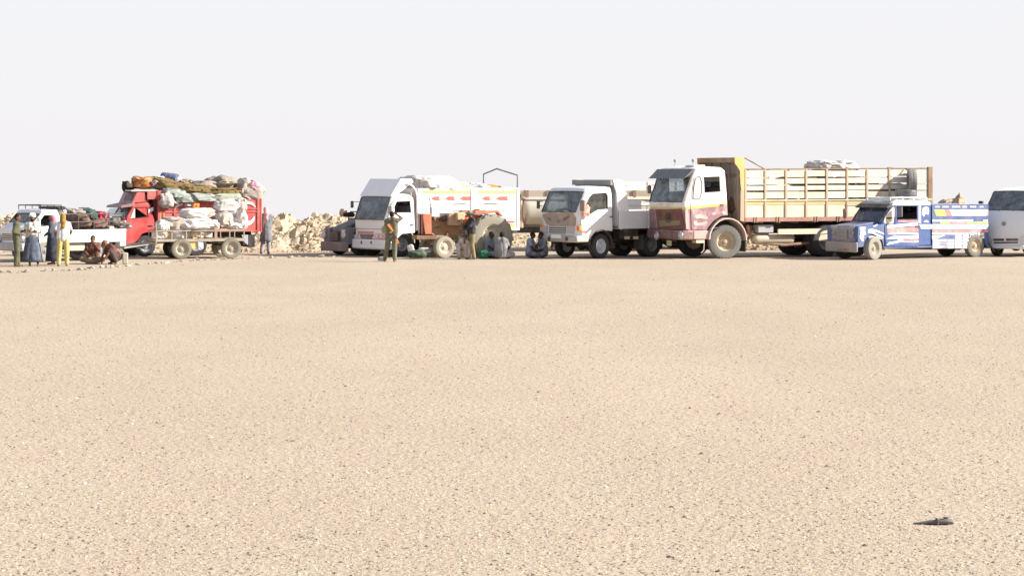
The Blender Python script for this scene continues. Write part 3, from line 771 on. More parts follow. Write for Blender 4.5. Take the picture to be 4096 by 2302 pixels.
# cargo body
xh = F.near(R7, 1135, 300)[0]; xr, ztr = F.near(R8, 1945, 215); zbot = F.near(R7, 1385, 862)[1]
zrail = F.near(R8, 900, 600)[1]; ztop = F.near(R7, 1385, 235)[1]; ztop2 = F.near(R8, 1950, 210)[1]; zcan = F.near(R7, 1030, 88)[1]
Wb = 2.45; yo = -.05
body = empty('cargo_body', parent := None) if False else None
fl = MB().box(xh, xr, yo+.04, yo+Wb-.04, zbot+.02, zbot+.12); fl.build('cargo_floor', rusty, T)
posts = [F.near(R7, a, 500)[0] for a in (1385, 1635)]+[F.near(R8, a, 400)[0] for a in (432, 680, 925, 1165, 1435)]
pl = sorted([xh+.04]+posts+[xr-.05])
rows = [(250, 325), (345, 412), (435, 492), (508, 590)]
rs = random.Random(9)
def zrow(b, x):   # rows follow the body's very slight rise to the tail
    k = (x-xh)/(xr-xh); z0 = F.near(R7, 1200, b)[1]; return z0+(ztop2-ztop)*.55*k
for side, ys_ in (('near', yo), ('far', yo+Wb)):
    s = 1 if side == 'near' else -1
    for i, (xa, xb) in enumerate(zip(pl, pl[1:])):
        for j, (b0, b1) in enumerate(rows):
            dz = rs.uniform(-.015, .015); x0, x1 = xa+.03, xb-.03
            za, zb_ = zrow(b1, xa)+dz, zrow(b0, xa)+dz+rs.uniform(-.012, .012)
            MB().box(x0, x1, min(ys_+s*.03, ys_+s*.055), max(ys_+s*.03, ys_+s*.055), za, zb_).build('plank', cream if rs.random() < .8 else creamY, T, rot=(0, 0, 0))
        MB().box(xa+.03, xb-.03, min(ys_+s*.035, ys_+s*.06), max(ys_+s*.035, ys_+s*.06), zbot+.14, zrail-.03).build('side_panel', creamY, T)
        MB().box(xa+.03, xb-.03, min(ys_+s*.022, ys_+s*.034), max(ys_+s*.022, ys_+s*.034), zrail-.15, zrail-.028).build('panel_stripe', ochre, T)
    for x in pl[:-1]:
        MB().box(x-.035, x+.035, min(ys_, ys_+s*.03), max(ys_, ys_+s*.03), zbot+.0, zrow(236, x)).build('post', postm, T)
    MB().box(xr-.16, xr+.02, min(ys_-s*.01, ys_+s*.08), max(ys_-s*.01, ys_+s*.08), zbot-.02, ztop2+.02).build('corner_post', rusty, T)
    m = MB(); m.box(xh, xr, min(ys_-s*.012, ys_+s*.02), max(ys_-s*.012, ys_+s*.02), zrail-.025, zrail+.02); m.build('rail', creamY, T)
    m = MB(); m.tube([(xh, ys_+s*.04, zrow(232, xh)), (xr, ys_+s*.04, zrow(232, xr))], .028, 6); m.build('top_rail', rusty, T)
    m = MB(); m.box(xh, xr, min(ys_-s*.02, ys_+s*.06), max(ys_-s*.02, ys_+s*.06), zbot, zbot+.135); m.build('bottom_rail', maroonrail, T)
    for x in (F.near(R7, 1260, 840)[0], F.near(R7, 1530, 840)[0], F.near(R8, 540, 840)[0], F.near(R8, 810, 840)[0], F.near(R8, 1700, 840)[0]):
        MB().box(x-.07, x-.03, min(ys_-s*.04, ys_), max(ys_-s*.04, ys_)-.001, zbot-.03, zbot+.16).box(x+.03, x+.07, min(ys_-s*.04, ys_), max(ys_-s*.04, ys_)-.001, zbot-.03, zbot+.16).build('hinge', rusty, T)
# tailgate
m = MB(); m.box(xr-.06, xr-.02, yo+.08, yo+Wb-.08, zbot+.05, zrail)
for b0, b1 in rows: m.box(xr-.06, xr-.02, yo+.08, yo+Wb-.08, zrow(b1, xr), zrow(b0, xr))
m.build('tailgate', cream, T)
# headboard and canopy over the cab
hbm = paint('weathered_headboard', (.36, .30, .24), dust=.4, rough=.9, alt=(.27, .23, .20), scale=1.3)
zlow = F.near(R7, 1085, 850)[1]
MB().box(xh-.04, xh, yo+.02, yo+Wb-.02, zbot, zcan).build('headboard', hbm, T)
for yy in (yo+.3, yo+.9, yo+1.5, yo+2.1): MB().box(xh-.09, xh-.042, yy-.04, yy+.04, zbot, zcan-.03).build('headboard_rib', hbm, T)
MB().box(xh-.085, xh-.043, yo+.05, yo+Wb-.05, F.near(R7, 1090, 325)[1], F.near(R7, 1090, 290)[1]).build('headboard_bar', rusty, T)
xc = F.near(R7, 1022, 120)[0]
zc0 = F.front(R7, 800, 152, xc)[1]; zc1 = F.near(R7, 1022, 90)[1]
MB().box(xc, xh, yo+.02, yo+Wb-.02, zc1-.04, zc1).box(xc, xc+.03, yo+.02, yo+Wb-.02, zc0, zc1-.041).build('canopy', rusty, T)
yelm = paint('ochre_gusset', (.62, .42, .13), dust=.3, alt=(.58, .44, .22))
gs = P7([(1022, 92), (1137, 85), (1137, 490), (1102, 490), (1092, 400), (1085, 250), (1055, 200), (1024, 160)], yo)
for yy in (yo-.01, yo+Wb-.02): MB().prism(gs, yy, yy+.03).build('canopy_gusset', yelm, T)
g2 = P7([(1137, 490), (1137, 862), (1090, 850), (1095, 490)], yo)
for yy in (yo-.008, yo+Wb-.02): MB().prism(g2, yy, yy+.028).build('headboard_edge', paint('brown_edge', (.45, .33, .24), dust=.4), T)
xe, ze = F.near(R7, 1390, 235)
for yy in (yo+.03, yo+Wb-.03): MB().tube([(xh+.02, yy, zcan-.02), (xe, yy, ze)], .022, 6).build('stay_bar', rusty, T)
# underbody
chassis(T, .3, xr-.2, W, zbot-.36, zbot-.05)
m = MB()
x = xh
while x < xr: m.box(x, x+.06, .02, W-.02, zbot-.06, zbot-.002); x += .7
m.build('cross_bearers', rusty, T)
bx0, bz0_ = F.near(R7, 1325, 1000); bx1, bz1_ = F.near(R7, 1510, 900)
MB().box(bx0, bx1, .10, .5, bz0_, bz1_).build('battery_box', grey, T, bevel=.02)
tx0, tz0 = F.near(R7, 1300, 1075); tx1, _ = F.near(R8, 300, 1075)
MB().cap((tx0+.15, .35, tz0), (tx1, .35, tz0), .19, n=16).build('air_tank', paint('dusty_tank', (.5, .43, .33), dust=.6), T)
px0, pz0 = F.near(R7, 1550, 985); px1, _ = F.near(R8, 690, 1000)
MB().box(px0, px1, .0, .06, pz0-.09, pz0+.09).build('side_guard', paint('cream_guard', (.68, .58, .42), dust=.5), T)
MB().tube([(tx0, .3, tz0-.1), (tx0+1.2, .25, tz0-.22), (tx1+1.0, .3, tz0-.15)], .05).build('exhaust_pipe', rusty, T)
MB().box(px1-.5, px1+.1, .02, .2, pz0-.35, pz0-.12).build('tool_box', paint('cream_guard', (0, 0, 0)), T, bevel=.02)
# clutter low down between cab and tank
m = MB(); rs = random.Random(4)
xq, zq = F.near(R7, 1230, 1010)
for i in range(8): m.cap((xq+rs.uniform(-.2, .25), .25+rs.uniform(0, .3), zq+rs.uniform(-.28, .3)), (xq+rs.uniform(-.2, .25), .25+rs.uniform(0, .3), zq+rs.uniform(-.28, .3)), .05)
m.build('gearbox_linkage', rusty, T)
xa = F.near(R8, 665, 1130, .1)[0]
axle_set(T, xa, W, .54, .29, tyre=rubber, rim=rimG, dual=True)
axle_set(T, xa+1.25, W, .54, .29, tyre=rubber, rim=rimG, dual=True)
for yy in (yo, ): 
    x_, z_ = F.near(R8, 700, 960); MB().ell((x_, .05, z_), (.09, .06, .13)).build('side_lamp', paint('cream_lamp', (.75, .65, .45), dust=.2), T)
# spare tyre hung on the rear flank
sx_, sz_ = F.near(R8, 1700, 375, -.30)
sp = empty('spare_tyre', F.world(sx_, -.36, sz_), F.th+R(62), 'grey tyre hung upright high on the rear flank of the slatted lorry', 'tyre', 'loose spare tyres')
a_, b_, c_ = wheel_meshes(.42, .27, 0, .56)
def meshmat(me, mat):
    q = me.copy(); q.materials.clear(); q.materials.append(mat); return q
link('tyre', meshmat(a_, paint('sun_bleached_tyre', (.24, .23, .22), dust=.5, rough=.95, dcol=(.45, .42, .38))), sp); link('rim', meshmat(b_, rimG), sp)
MB().tube([F.world(sx_-.05, -.36, sz_+.3), F.world(sx_-.05, yo, F.near(R8, 1690, 225)[1])], .02).build('tyre_rope', black, None)
bpy.data.objects['tyre_rope'].parent = sp; bpy.data.objects['tyre_rope'].matrix_parent_inverse = (Matrix.Translation(sp.location) @ Matrix.Rotation(sp.rotation_euler[2], 4, 'Z')).inverted()
FCc = F
sackW = cloth('white_sackcloth', (.62, .59, .56), (.50, .45, .42)); sackT = cloth('tan_sackcloth', (.62, .52, .38), (.5, .4, .28)); sackG = cloth('grey_sackcloth', (.40, .40, .42), (.28, .28, .3))
load(F, R8, (520, 130, 790, 250), 1.0, 1.1, sackW, 'sack', 'white sack bulging over the top rail of the slatted lorry, nearer the cab', 'sack', 'sacks in the slatted lorry', rough=.3)
load(F, R8, (760, 128, 975, 260), 1.0, 1.0, sackW, 'sack', 'white sack with pointed top over the lorry rail, nearer the tail', 'sack', 'sacks in the slatted lorry', rough=.3)
BAY = ['first', 'second', 'third', 'fourth', 'fifth', 'sixth', 'seventh', 'eighth']; rs = random.Random(12); cols_ = [sackW, sackT, sackG, cloth('dark_bundle', (.05, .045, .05)), cloth('brown_bundle', (.17, .11, .07))]
for i in range(8):
    x0 = (pl[i]+pl[i+1])/2; zt = zrow(300+rs.uniform(-20, 60), x0) if 2 < i < 7 else zrow(430, x0)
    m = blob((1.05, 2.0, zt-zbot-.1), 50+i, .6, .16, 3)
    tag(m.build('bundle', cols_[[4, 3, 1, 4, 3, 4, 1, 3][i]], None, F.world(x0, 1.2, (zt+zbot+.1)/2+.02), (0, 0, F.th), sm=60),
        '%s bundle behind the planks of the %s bay from the cab of the slatted lorry' % (['brown', 'black', 'tan', 'brown', 'black', 'brown', 'tan', 'black'][i], BAY[i]), 'bundle', 'bundles inside the slatted lorry')

# ================================================================== B: white light tipper truck
F = Frame(2040+915/3.29, 1036, 40); W = 1.95; FB = F
T = empty('tipper_truck', (F.X, F.Y, 0), F.th, 'white light tipper truck with mud-covered front and empty low-sided bed', 'truck')
P6 = lambda L, y=0.0: F.pts(R6, L, y)
profB = P6([(915, 1000), (925, 880), (912, 760), (893, 690), (1000, 418), (1018, 385), (1060, 360), (1330, 352), (1352, 400), (1360, 450), (1366, 600), (1375, 930)])
botB = P6([(1300, 925), (1190, 930), (1130, 950), (1085, 985), (1062, 1010), (1050, 1040), (935, 1040)])
winB = P6([(1078, 442), (1262, 430), (1283, 470), (1285, 640), (1150, 655), (1010, 735), (985, 690), (990, 590), (1035, 490)])
bluew = paint('white_paint_b', (.74, .76, .79), dust=.30, scale=2)
cab(T, profB, botB, W, .16, bluew, 3, (9, .3), winB, pillar=.12)
dB = P6([(945, 985), (935, 760), (965, 640), (1050, 415), (1090, 400), (1290, 395), (1318, 440), (1330, 700), (1340, 905), (1190, 915), (1120, 935), (1070, 975)])
door(T, dB, W, bluew, winB, F.near(R6, 1325, 745))
z6 = lambda b, a=1100: F.near(R6, a, b)[1]
interior(T, profB[2][0]+.15, profB[10][0], W, z6(900), z6(760), z6(690))
mud = paint('mud_coat', (.33, .27, .235), dust=.4, rough=.9, alt=(.42, .36, .32), scale=5)
fpoly(T, F, R6, [(440, 720), (520, 690), (575, 665), (600, 680), (650, 700), (700, 690), (740, 655), (800, 680), (850, 690), (870, 760), (860, 850), (820, 880), (740, 865), (530, 865), (480, 840)], profB, mud, 'mud_mask', .01, .01)
for pp, nm in (([(505, 740), (545, 765), (560, 800), (520, 780)], 0), ([(700, 795), (720, 760), (790, 735), (800, 750), (745, 790)], 1)):
    fpoly(T, F, R6, pp, profB, paint('dark_opening', (.16, .13, .12), dust=.2), 'air_slot', .02, .02)
y, z = F.front(R6, 632, 785, -.02); xb = prof_x(profB, z)-.055
MB().lathe([(.085, 0), (.085, -.02), (.06, -.03), (0, -.03)], (xb, y, z), 18, axis='x').build('round_badge', paint('badge_brown', (.25, .2, .18)), T)
g = fpoly(T, F, R6, [(520, 868), (745, 872), (748, 970), (525, 962)], profB, paint('grille_dark', (.08, .08, .08), dust=.3), 'grille', .0, .04)
for b in (880, 908, 936, 962): fpoly(T, F, R6, [(520, b-8), (746, b-4), (746, b+6), (520, b+2)], profB, paint('grille_white', (.66, .65, .62), dust=.3), 'grille_slat', .035, .04, g)
for pp in ([(760, 865), (850, 870), (855, 965), (770, 960)], [(410, 860), (500, 862), (505, 955), (415, 950)]):
    h = fpoly(T, F, R6, pp, profB, paint('mudded_headlight', (.50, .42, .40), dust=.4, rough=.4), 'headlight', .02, .04)
o = MB(); (x0, z0), (x1, z1) = F.near(R6, 868, 930, -.0), F.near(R6, 918, 868, -.0)
for yy in ((-.02, .12), (W-.12, W+.02)): o.box(-.03, .07, yy[0], yy[1], z0, z1)
o.build('corner_indicator', amber, T, bevel=.01)
for yy in (-.028, W+.017): MB().prism(P6([(933, 928), (1005, 928), (1000, 955), (938, 958)]), yy, yy+.01).build('side_repeater', paint('repeater_red', (.6, .14, .07), dust=.2), T)
MB().box(-.15, .42, -.02, W+.02, z6(1085, 915), z6(995, 915)).build('bumper', paint('dirty_bumper', (.42, .41, .38), dust=.5, alt=(.3, .29, .27)), T, bevel=.05)
y, z = F.front(R6, 608, 1003, -.15); pt = MB().box(-.165, -.152, y-.25, y+.25, z-.06, z+.06).build('number_plate', whiteG, T)
for aa in (745, 515):
    y, z = F.front(R6, aa, 1035, -.15); MB().lathe([(.075, 0), (.075, -.012), (.05, -.015), (0, -.012)], (-.152, y, z), 14, axis='x').build('fog_lamp', black, T)
x0, z0 = F.near(R6, 920, 1085); x1, z1 = F.near(R6, 1060, 990)
for y0, y1 in ((.0, .3), (W-.3, W)): MB().box(.43, x1, y0, y1, z0-.02, z0+.10).box(.43, x1, y0+.03, y1-.03, z0+.10, z1+.04).build('cab_step', black, T)
mr = mirror(T, (profB[3][0]+.15, -.01, z6(610)), (profB[3][0]-.02, -.26, z6(595)), size=(.04, .22, .36), mat=paint('brown_mirror', (.25, .16, .15), dust=.3))
mirror(T, (profB[3][0]+.15, W+.01, z6(610)), (profB[3][0]+.05, W+.12, z6(595)), size=(.03, .12, .26))
rg = load(F, R6, (955, 600, 1040, 745), -.12, .12, cloth('pink_rag', (.62, .22, .16), (.7, .38, .3)), 'rag', 'faded red rag tied round the mirror arm of the white tipper truck', 'rag', rough=.35)
wx = F.near(R6, 1200, 1130)[0]
axle_set(T, wx, W, .41, .24, steer=5, tyre=rubber, rim=paint('pale_grey_rim', (.50, .53, .58), dust=.3), rimr=.6)
fender(T, wx, .44, .50, .53, .0, .35, black, 0, 180, 'wheel_arch'); fender(T, wx, .44, .50, .53, W-.35, W, black, 0, 180, 'wheel_arch')
# tipper bed
x0 = F.near(R6, 1432, 600)[0]; xr = x0+3.9
zt = F.near(R6, 1480, 668)[1]; zbt = F.near(R6, 1480, 905)[1]; zg = F.near(R6, 1470, 258)[1]
bm = bluew
hb = MB().box(x0, x0+.05, .0, W, zbt, zg).build('headboard', bm, T)
gus = P6([(1350, 262), (1400, 255), (1472, 256), (1485, 300), (1550, 540), (1560, 680), (1420, 670), (1400, 420), (1372, 345)])
for yy in (-.03, W-.02): MB().prism(gus, yy, yy+.05).build('canopy_gusset', whiteG, T)
xc = F.near(R6, 1330, 300)[0]; zc0 = F.near(R6, 1330, 330)[1]
MB().prism([(xc-.02, zg-.02), (xc+.02, zg), (x0, zg), (x0, zg-.05), (xc+.3, zg-.05), (xc+.05, zc0), (xc-.02, zc0)], 0, W).build('canopy', paint('canopy_grey', (.20, .20, .20), dust=.3), T)
for y0, y1 in ((-.02, .03), (W-.03, W+.02)):
    MB().box(x0, xr, y0, y1, zbt, zt).build('drop_side', bm, T, bevel=.01)
    yy = y0-.012 if y0 < 0 else y1
    for b0, b1 in ((700, 722), (785, 800)):
        MB().box(x0+.1, xr-.05, yy, yy+.012, F.near(R6, 1480, b1)[1], F.near(R6, 1480, b0)[1]).build('side_rib', bm, T)
    for x in (x0+.05, x0+1.35, x0+2.6, xr-.06): MB().box(x, x+.06, yy-.012, yy+.012, zbt-.02, zt+.04).build('side_post', bm, T)
    m = MB().tube([(x0+.1, (y0+y1)/2, F.near(R6, 1480, 600)[1]), (xr, (y0+y1)/2, F.near(R6, 1480, 600)[1])], .02, 6)
    for x in (x0+1.3, x0+2.6, xr): m.tube([(x, (y0+y1)/2, zt), (x, (y0+y1)/2, F.near(R6, 1480, 600)[1])], .018, 6)
    m.build('side_rail', bm, T)
MB().box(xr-.03, xr+.02, .03, W-.03, zbt, zt).build('tailgate', bm, T)
MB().box(x0, xr, .03, W-.03, zbt+.02, zbt+.1).build('bed_floor', grey, T)
xa, za = F.near(R6, 1440, 530); xb_, zb_ = F.near(R6, 1745, 650)
MB().box(x0+.1, xb_, .06, .1, zb_, za).build('inner_board', whiteG, T)
chassis(T, .5, xr-.1, W, .55, zbt-.06)
MB().box(x0+.1, xr-.1, .4, W-.4, zbt-.06, zbt+.0).build('tipping_frame', darkm, T)
x_, z_ = F.near(R6, 1500, 1060)
MB().box(x_-.1, x_+.75, .08, .5, z_+.05, z_+.42).build('fuel_tank', darkm, T, bevel=.04)
for a in (1560, 1675):
    xx, zz = F.near(R6, a, 1022); MB().box(xx-.12, xx+.12, .07, .079, zz-.05, zz+.05).build('tank_patch', paint('yellowish_patch', (.55, .5, .3), dust=.3), T)  # thin yellowish patches set on the tank flank
xx, zz = F.near(R6, 1505, 925); MB().box(xx-.1, xx+.1, -.04, -.021, zz-.04, zz+.03).build('catch_plate', black, T)
xw = F.near(R6, 1890, 1150)[0]
axle_set(T, xw, W, .41, .22, tyre=rubber, rim=rimG, dual=True, inset=.05)
m = MB().box(xw-.45, xw-.43, .05, .5, .25, .75).box(xw+.45, xw+.47, .05, .5, .25, .75).box(xw-.45, xw-.43, W-.5, W-.05, .25, .75); m.build('mudflap', black, T)

# ================================================================== A: white truck with wind deflector and painted arrows
F = Frame(1260+940/3.29, 1028, 37); W = 2.0; FA = F
T = empty('deflector_truck', (F.X, F.Y, 0), F.th, 'white cargo truck with tall wind deflector and red arrows painted along its side', 'truck')
P4 = lambda L, y=0.0: F.pts(R4, L, y); P5 = lambda L, y=0.0: F.pts(R5, L, y)
profA = P4([(935, 1040), (945, 920), (938, 800), (925, 790), (1015, 492), (1035, 470), (1090, 452), (1270, 455), (1305, 490), (1318, 540), (1326, 690), (1340, 952)])
botA = P4([(1250, 958), (1170, 968), (1125, 1000), (1090, 1035), (1075, 1050), (950, 1060)])
winA = P4([(1068, 545), (1252, 536), (1265, 690), (1040, 694), (1040, 615)])
cab(T, profA, botA, W, .14, white, 3, (9, .35), winA, pillar=.11, rearglass=glassD)
dA = P4([(965, 1030), (958, 810), (985, 640), (1045, 515), (1090, 500), (1270, 505), (1290, 540), (1300, 700), (1312, 935), (1180, 948), (1120, 985), (1080, 1030)])
door(T, dA, W, whiteG, winA, F.near(R4, 1268, 852), half_open=True)
z4 = lambda b, a=1100: F.near(R4, a, b)[1]
interior(T, profA[2][0]+.15, profA[10][0], W, z4(940), z4(800), z4(760))
fpoly(T, F, R4, [(570, 932), (780, 938), (778, 972), (575, 968)], profA, paint('faint_red_print', (.55, .25, .25), dust=.3), 'name_panel', .008, .01)
fpoly(T, F, R4, [(598, 975), (785, 978), (758, 1036), (618, 1034)], profA, paint('dark_grille', (.10, .09, .09), dust=.35), 'grille', .005, .03)
for b in (990, 1008, 1024): fpoly(T, F, R4, [(604+(b-975)*.3, b-3), (780-(b-975)*.4, b-1), (778-(b-975)*.4, b+3), (606+(b-975)*.3, b+1)], profA, grey, 'grille_slat', .02, .02)
for pp in ([(795, 965), (928, 962), (935, 1040), (785, 1040)], [(472, 972), (575, 975), (600, 1035), (470, 1035)]):
    h = fpoly(T, F, R4, pp, profA, chrome, 'headlight', .01, .04)
    cxp = sum(p[0] for p in pp)/4; cyp = sum(p[1] for p in pp)/4
    for dx in (-30, 28): fpoly(T, F, R4, [(cxp+dx-14, cyp-24), (cxp+dx+14, cyp-24), (cxp+dx+14, cyp+26), (cxp+dx-14, cyp+26)], profA, lampm, 'lens', .03, .03, h)
MB().box(-.10, .40, -.01, W+.01, z4(1182, 940), z4(1048, 940)).build('bumper', white, T, bevel=.05)
MB().box(-.115, -.10, .02, W-.02, z4(1160, 940), z4(1140, 940)).build('bumper_lip', whiteG, T)
for a in (612, 740):
    y, z = F.front(R4, a, 1082, -.10); MB().box(-.112, -.101, y-.035, y+.035, z-.05, z+.05).build('tow_hole', black, T)
fpoly(T, F, R4, [(480, 890), (900, 905), (905, 915), (480, 900)], profA, grey, 'panel_seam', .003, .01)
# wind deflector
dz0 = z4(488, 1015); xt, zt = F.near(R4, 1150, 245); xb0 = profA[4][0]
side = [(xb0-.02, dz0+.02), (xt-.02, zt-.03), (xt+.05, zt), (xt+.42, zt-.03), (xt+.48, zt-.12), (xb0+.28, dz0+.12)]
m = MB().prism(side, .03, .06).prism(side, W-.06, W-.03)
front_ = [(xb0-.02, dz0+.02), (xb0+.0, dz0+.0), (xt+.02, zt-.03), (xt-.02, zt-.02)]
m.prism([(xb0-.04, dz0+.03), (xb0-.01, dz0+.03), (xt+.01, zt-.01), (xt-.02, zt)], .05, W-.05).box(xt-.02, xt+.44, .06, W-.06, zt-.02, zt+.0)
m.build('wind_deflector', whiteG, T, bevel=.02)
for yy in (.25, W-.25): MB().tube([(xb0+.5, yy, dz0+.1), (xt+.35, yy, zt-.04)], .02).build('deflector_stay', grey, T)
mm_ = mirror(T, (profA[4][0]+.1, W, z4(560)), (profA[3][0]+.02, W+.10, z4(590)), size=(.03, .12, .24))
mirror(T, (profA[3][0]+.2, 0, z4(640)), (profA[3][0]+.06, -.22, z4(652)), size=(.04, .22, .26), mat=grey)
wx = F.near(R4, 1150, 1130)[0]
axle_set(T, wx, W, .42, .24, steer=0, tyre=rubber, rim=rimG)
fender(T, wx, .46, .50, .53, .0, .35, paint('khaki_arch', (.4, .4, .32), dust=.3), 0, 180, 'wheel_arch'); fender(T, wx, .46, .50, .53, W-.35, W, black, 0, 180, 'wheel_arch')
x0 = F.near(R5, 28, 500)[0]; xr = F.near(R5, 1358, 500)[0]; zt = F.near(R5, 700, 388)[1]; zb0 = F.near(R5, 1340, 903)[1]
Wb = 2.1; yo = -.05
for y0, y1 in ((yo, yo+.05), (yo+Wb-.05, yo+Wb)):
    MB().box(x0, xr, y0, y1, zb0, zt).build('side_wall', whiteG, T, bevel=.008)
    yy = y0-.03 if y0 < 0 else y1
    for x in (x0, F.near(R5, 735, 500)[0]-.05, xr-.1): MB().box(x, x+.11, yy, yy+.03, zb0-.02, zt+.03).build('side_post', whiteG, T, bevel=.008)
    MB().box(x0+.01, xr, yy, yy+.029, zb0-.05, zb0+.02).build('bottom_rail', whiteG, T)
    MB().tube([(x0, (y0+y1)/2, zt+.03), (xr, (y0+y1)/2, zt+.03)], .02, 6).build('top_rail', whiteG, T)
hbz = F.near(R4, 1340, 330)[1]
MB().box(x0, x0+.04, yo+.05, yo+Wb-.05, zb0, zt+.05).build('headboard', white, T)
MB().box(xr-.04, xr-.002, yo+.06, yo+Wb-.06, zb0, zt-.02).build('tailgate', white, T)
MB().box(x0+.05, xr-.05, yo+.05, yo+Wb-.05, zb0+.02, zb0+.1).build('cargo_floor', rusty, T)
# hoop behind the cab carrying the tarpaulin
arc = P4([(1342, 700), (1338, 480), (1320, 400), (1280, 345), (1230, 310), (1215, 300)])
for yy in (yo+.02, yo+Wb-.02): MB().tube([(x, yy, z) for x, z in arc], .035).build('front_hoop', whiteG, T)
for x in (x0-.10, x0-.22): MB().tube([(x, .05, zb0), (x, .05, F.near(R4, 1345, 420)[1])], .022).build('exhaust_stack', paint('tan_pipe', (.5, .42, .33), dust=.4), T)
pink_red = paint('arrow_red', (.74, .10, .07), dust=.15); yl = paint('stripe_yellow', (.80, .72, .12), dust=.2); bl = paint('stripe_blue', (.38, .48, .72), dust=.2)
yd = yo-.003
for aL, aR in ((196, 324), (378, 520), (570, 728), (865, 990), (1048, 1222)):
    w_ = (aR-aL); tipd = min(50, w_*.38)
    pts = [(aL, 507), (aL+tipd, 478), (aR if aR == 728 else aR-4, 478), (aR if aR == 728 else aR-22, 504), (aR, 530), (aL+tipd, 530)]
    decal(T, F, R5, pts, pink_red, 'arrow_marking', yd)
for a0, a1 in ((95, 728), (815, 1320)): decal(T, F, R5, [(a0, 402), (a1, 402), (a1, 440), (a0, 440)], yl, 'yellow_stripe', yd)
decal(T, F, R5, [(1148, 745), (1310, 745), (1310, 780), (1148, 780)], bl, 'blue_stripe', yd)
decal(T, F, R5, [(1180, 797), (1300, 797), (1300, 826), (1180, 826)], pink_red, 'red_stripe', yd)
decal(T, F, R5, [(1205, 838), (1300, 838), (1300, 885), (1205, 885)], yl, 'yellow_patch', yd)
for L in ([(515, 670), (515, 577), (664, 574), (664, 665)], [(922, 665), (922, 572), (1080, 569), (1078, 665)]):
    pp = P5(L, yo-.02); MB().tube([(x, yo-.02, z) for x, z in pp], .012, 6, close=True).build('hatch_frame', black, T)
# gable hoop over the tail
x_, zA = F.near(R5, 1325, 385); zc_ = F.near(R5, 1320, 200)[1]
yR = yo+Wb-.05
pk = F.front(R5, 1075, 115, xr-.05)
ring = [(xr-.05, yo+.03, zt-.2), (xr-.05, yo+.03, zc_), (xr-.05, pk[0], pk[1]), (xr-.05, yR, F.front(R5, 820, 185, xr-.05)[1]), (xr-.05, yR, zt-.1)]
MB().tube(ring, .028, 8).build('gable_hoop', paint('hoop_steel', (.13, .14, .16), dust=.2), T)
chassis(T, .5, xr-.2, W, .60, zb0-.04)
MB().box(x0, xr, .3, .36, zb0-.1, zb0-.001).box(x0, xr, W-.36, W-.3, zb0-.1, zb0-.001).build('body_runner', darkm, T)
axle_set(T, F.near(R5, 1080, 1150)[0], W, .42, .22, tyre=rubber, dual=True, inset=.03)
MB().box(xr-.5, xr+.04, .1, W-.1, zb0-.16, zb0-.06).build('rear_bumper', darkm, T)
# its load
load(F, R4, (1190, 225, 1420, 420), 1.0, 1.8, sackW, 'tarpaulin_bundle', 'crumpled white tarpaulin heaped just behind the wind deflector', 'tarpaulin', rough=.3, fold=.05)
load(F, R5, (40, 218, 470, 520), 1.0, 1.9, cloth('white_tarp', (.82, .82, .80), (.76, .74, .7)), 'tarpaulin', 'big white tarpaulin sloping down over the front half of the arrow-painted truck', 'tarpaulin', rough=.12, fold=.02, power=.85)
load(F, R5, (380, 296, 650, 470), 1.2, 1.6, sackT, 'sack', 'tan sack lying in the white arrow-painted truck, left of its side post', 'sack', rough=.15)
load(F, R5, (590, 348, 735, 460), .8, .8, cloth('olive_sack', (.6, .6, .42)), 'sack', 'small pale olive sack beside the side post of the arrow-painted truck', 'sack')
load(F, R5, (745, 312, 900, 470), .8, .9, cloth('bluish_sack', (.62, .68, .74), (.8, .8, .8)), 'sack', 'pale blue and white sack under the gable hoop', 'sack', rough=.25)
load(F, R5, (850, 334, 1100, 480), .9, 1.0, cloth('orange_brown_cloth', (.62, .32, .12), (.3, .16, .07)), 'bundle', 'orange-brown cloth bundle in the arrow-painted truck near its tail', 'bundle', rough=.2)
load(F, R5, (1060, 368, 1250, 480), .9, .9, cloth('white_tarp', (0, 0, 0)), 'sack', 'low white sack at the tail end of the arrow-painted truck', 'sack')
load(F, R4, (1575, 236, 1625, 262), 1.0, .12, cloth('dark_red_ball', (.2, .05, .05)), 'kettle', 'tiny dark reddish pot on top of the white tarpaulin', 'pot')

# ================================================================== D: blue and white painted pickup
F = Frame(3300+428/3.236, 1040, 33); W = 1.65; FD = F
W = 1.52
T = empty('painted_pickup', (F.X, F.Y, 0), F.th, 'long blue pickup covered in white, red and cyan painted stripes', 'pickup truck')
P9 = lambda L, y=0.0: F.pts(R9, L, y)
z9 = lambda b, a=425: F.near(R9, a, b)[1]
blue = paint('royal_blue_paint', (.04, .09, .25), dust=.3, rough=.5, alt=(.06, .12, .28))
wht = paint('decal_white', (.80, .80, .80), dust=.1); cyan = paint('decal_cyan', (.42, .74, .86), dust=.1); lil = paint('decal_lilac', (.62, .56, .76), dust=.1)
drd = paint('decal_red', (.68, .20, .20), dust=.25, alt=(.74, .42, .40)); dgr = paint('decal_green', (.45, .68, .14), dust=.1); dyl = paint('decal_yellow', (.85, .65, .12), dust=.1)
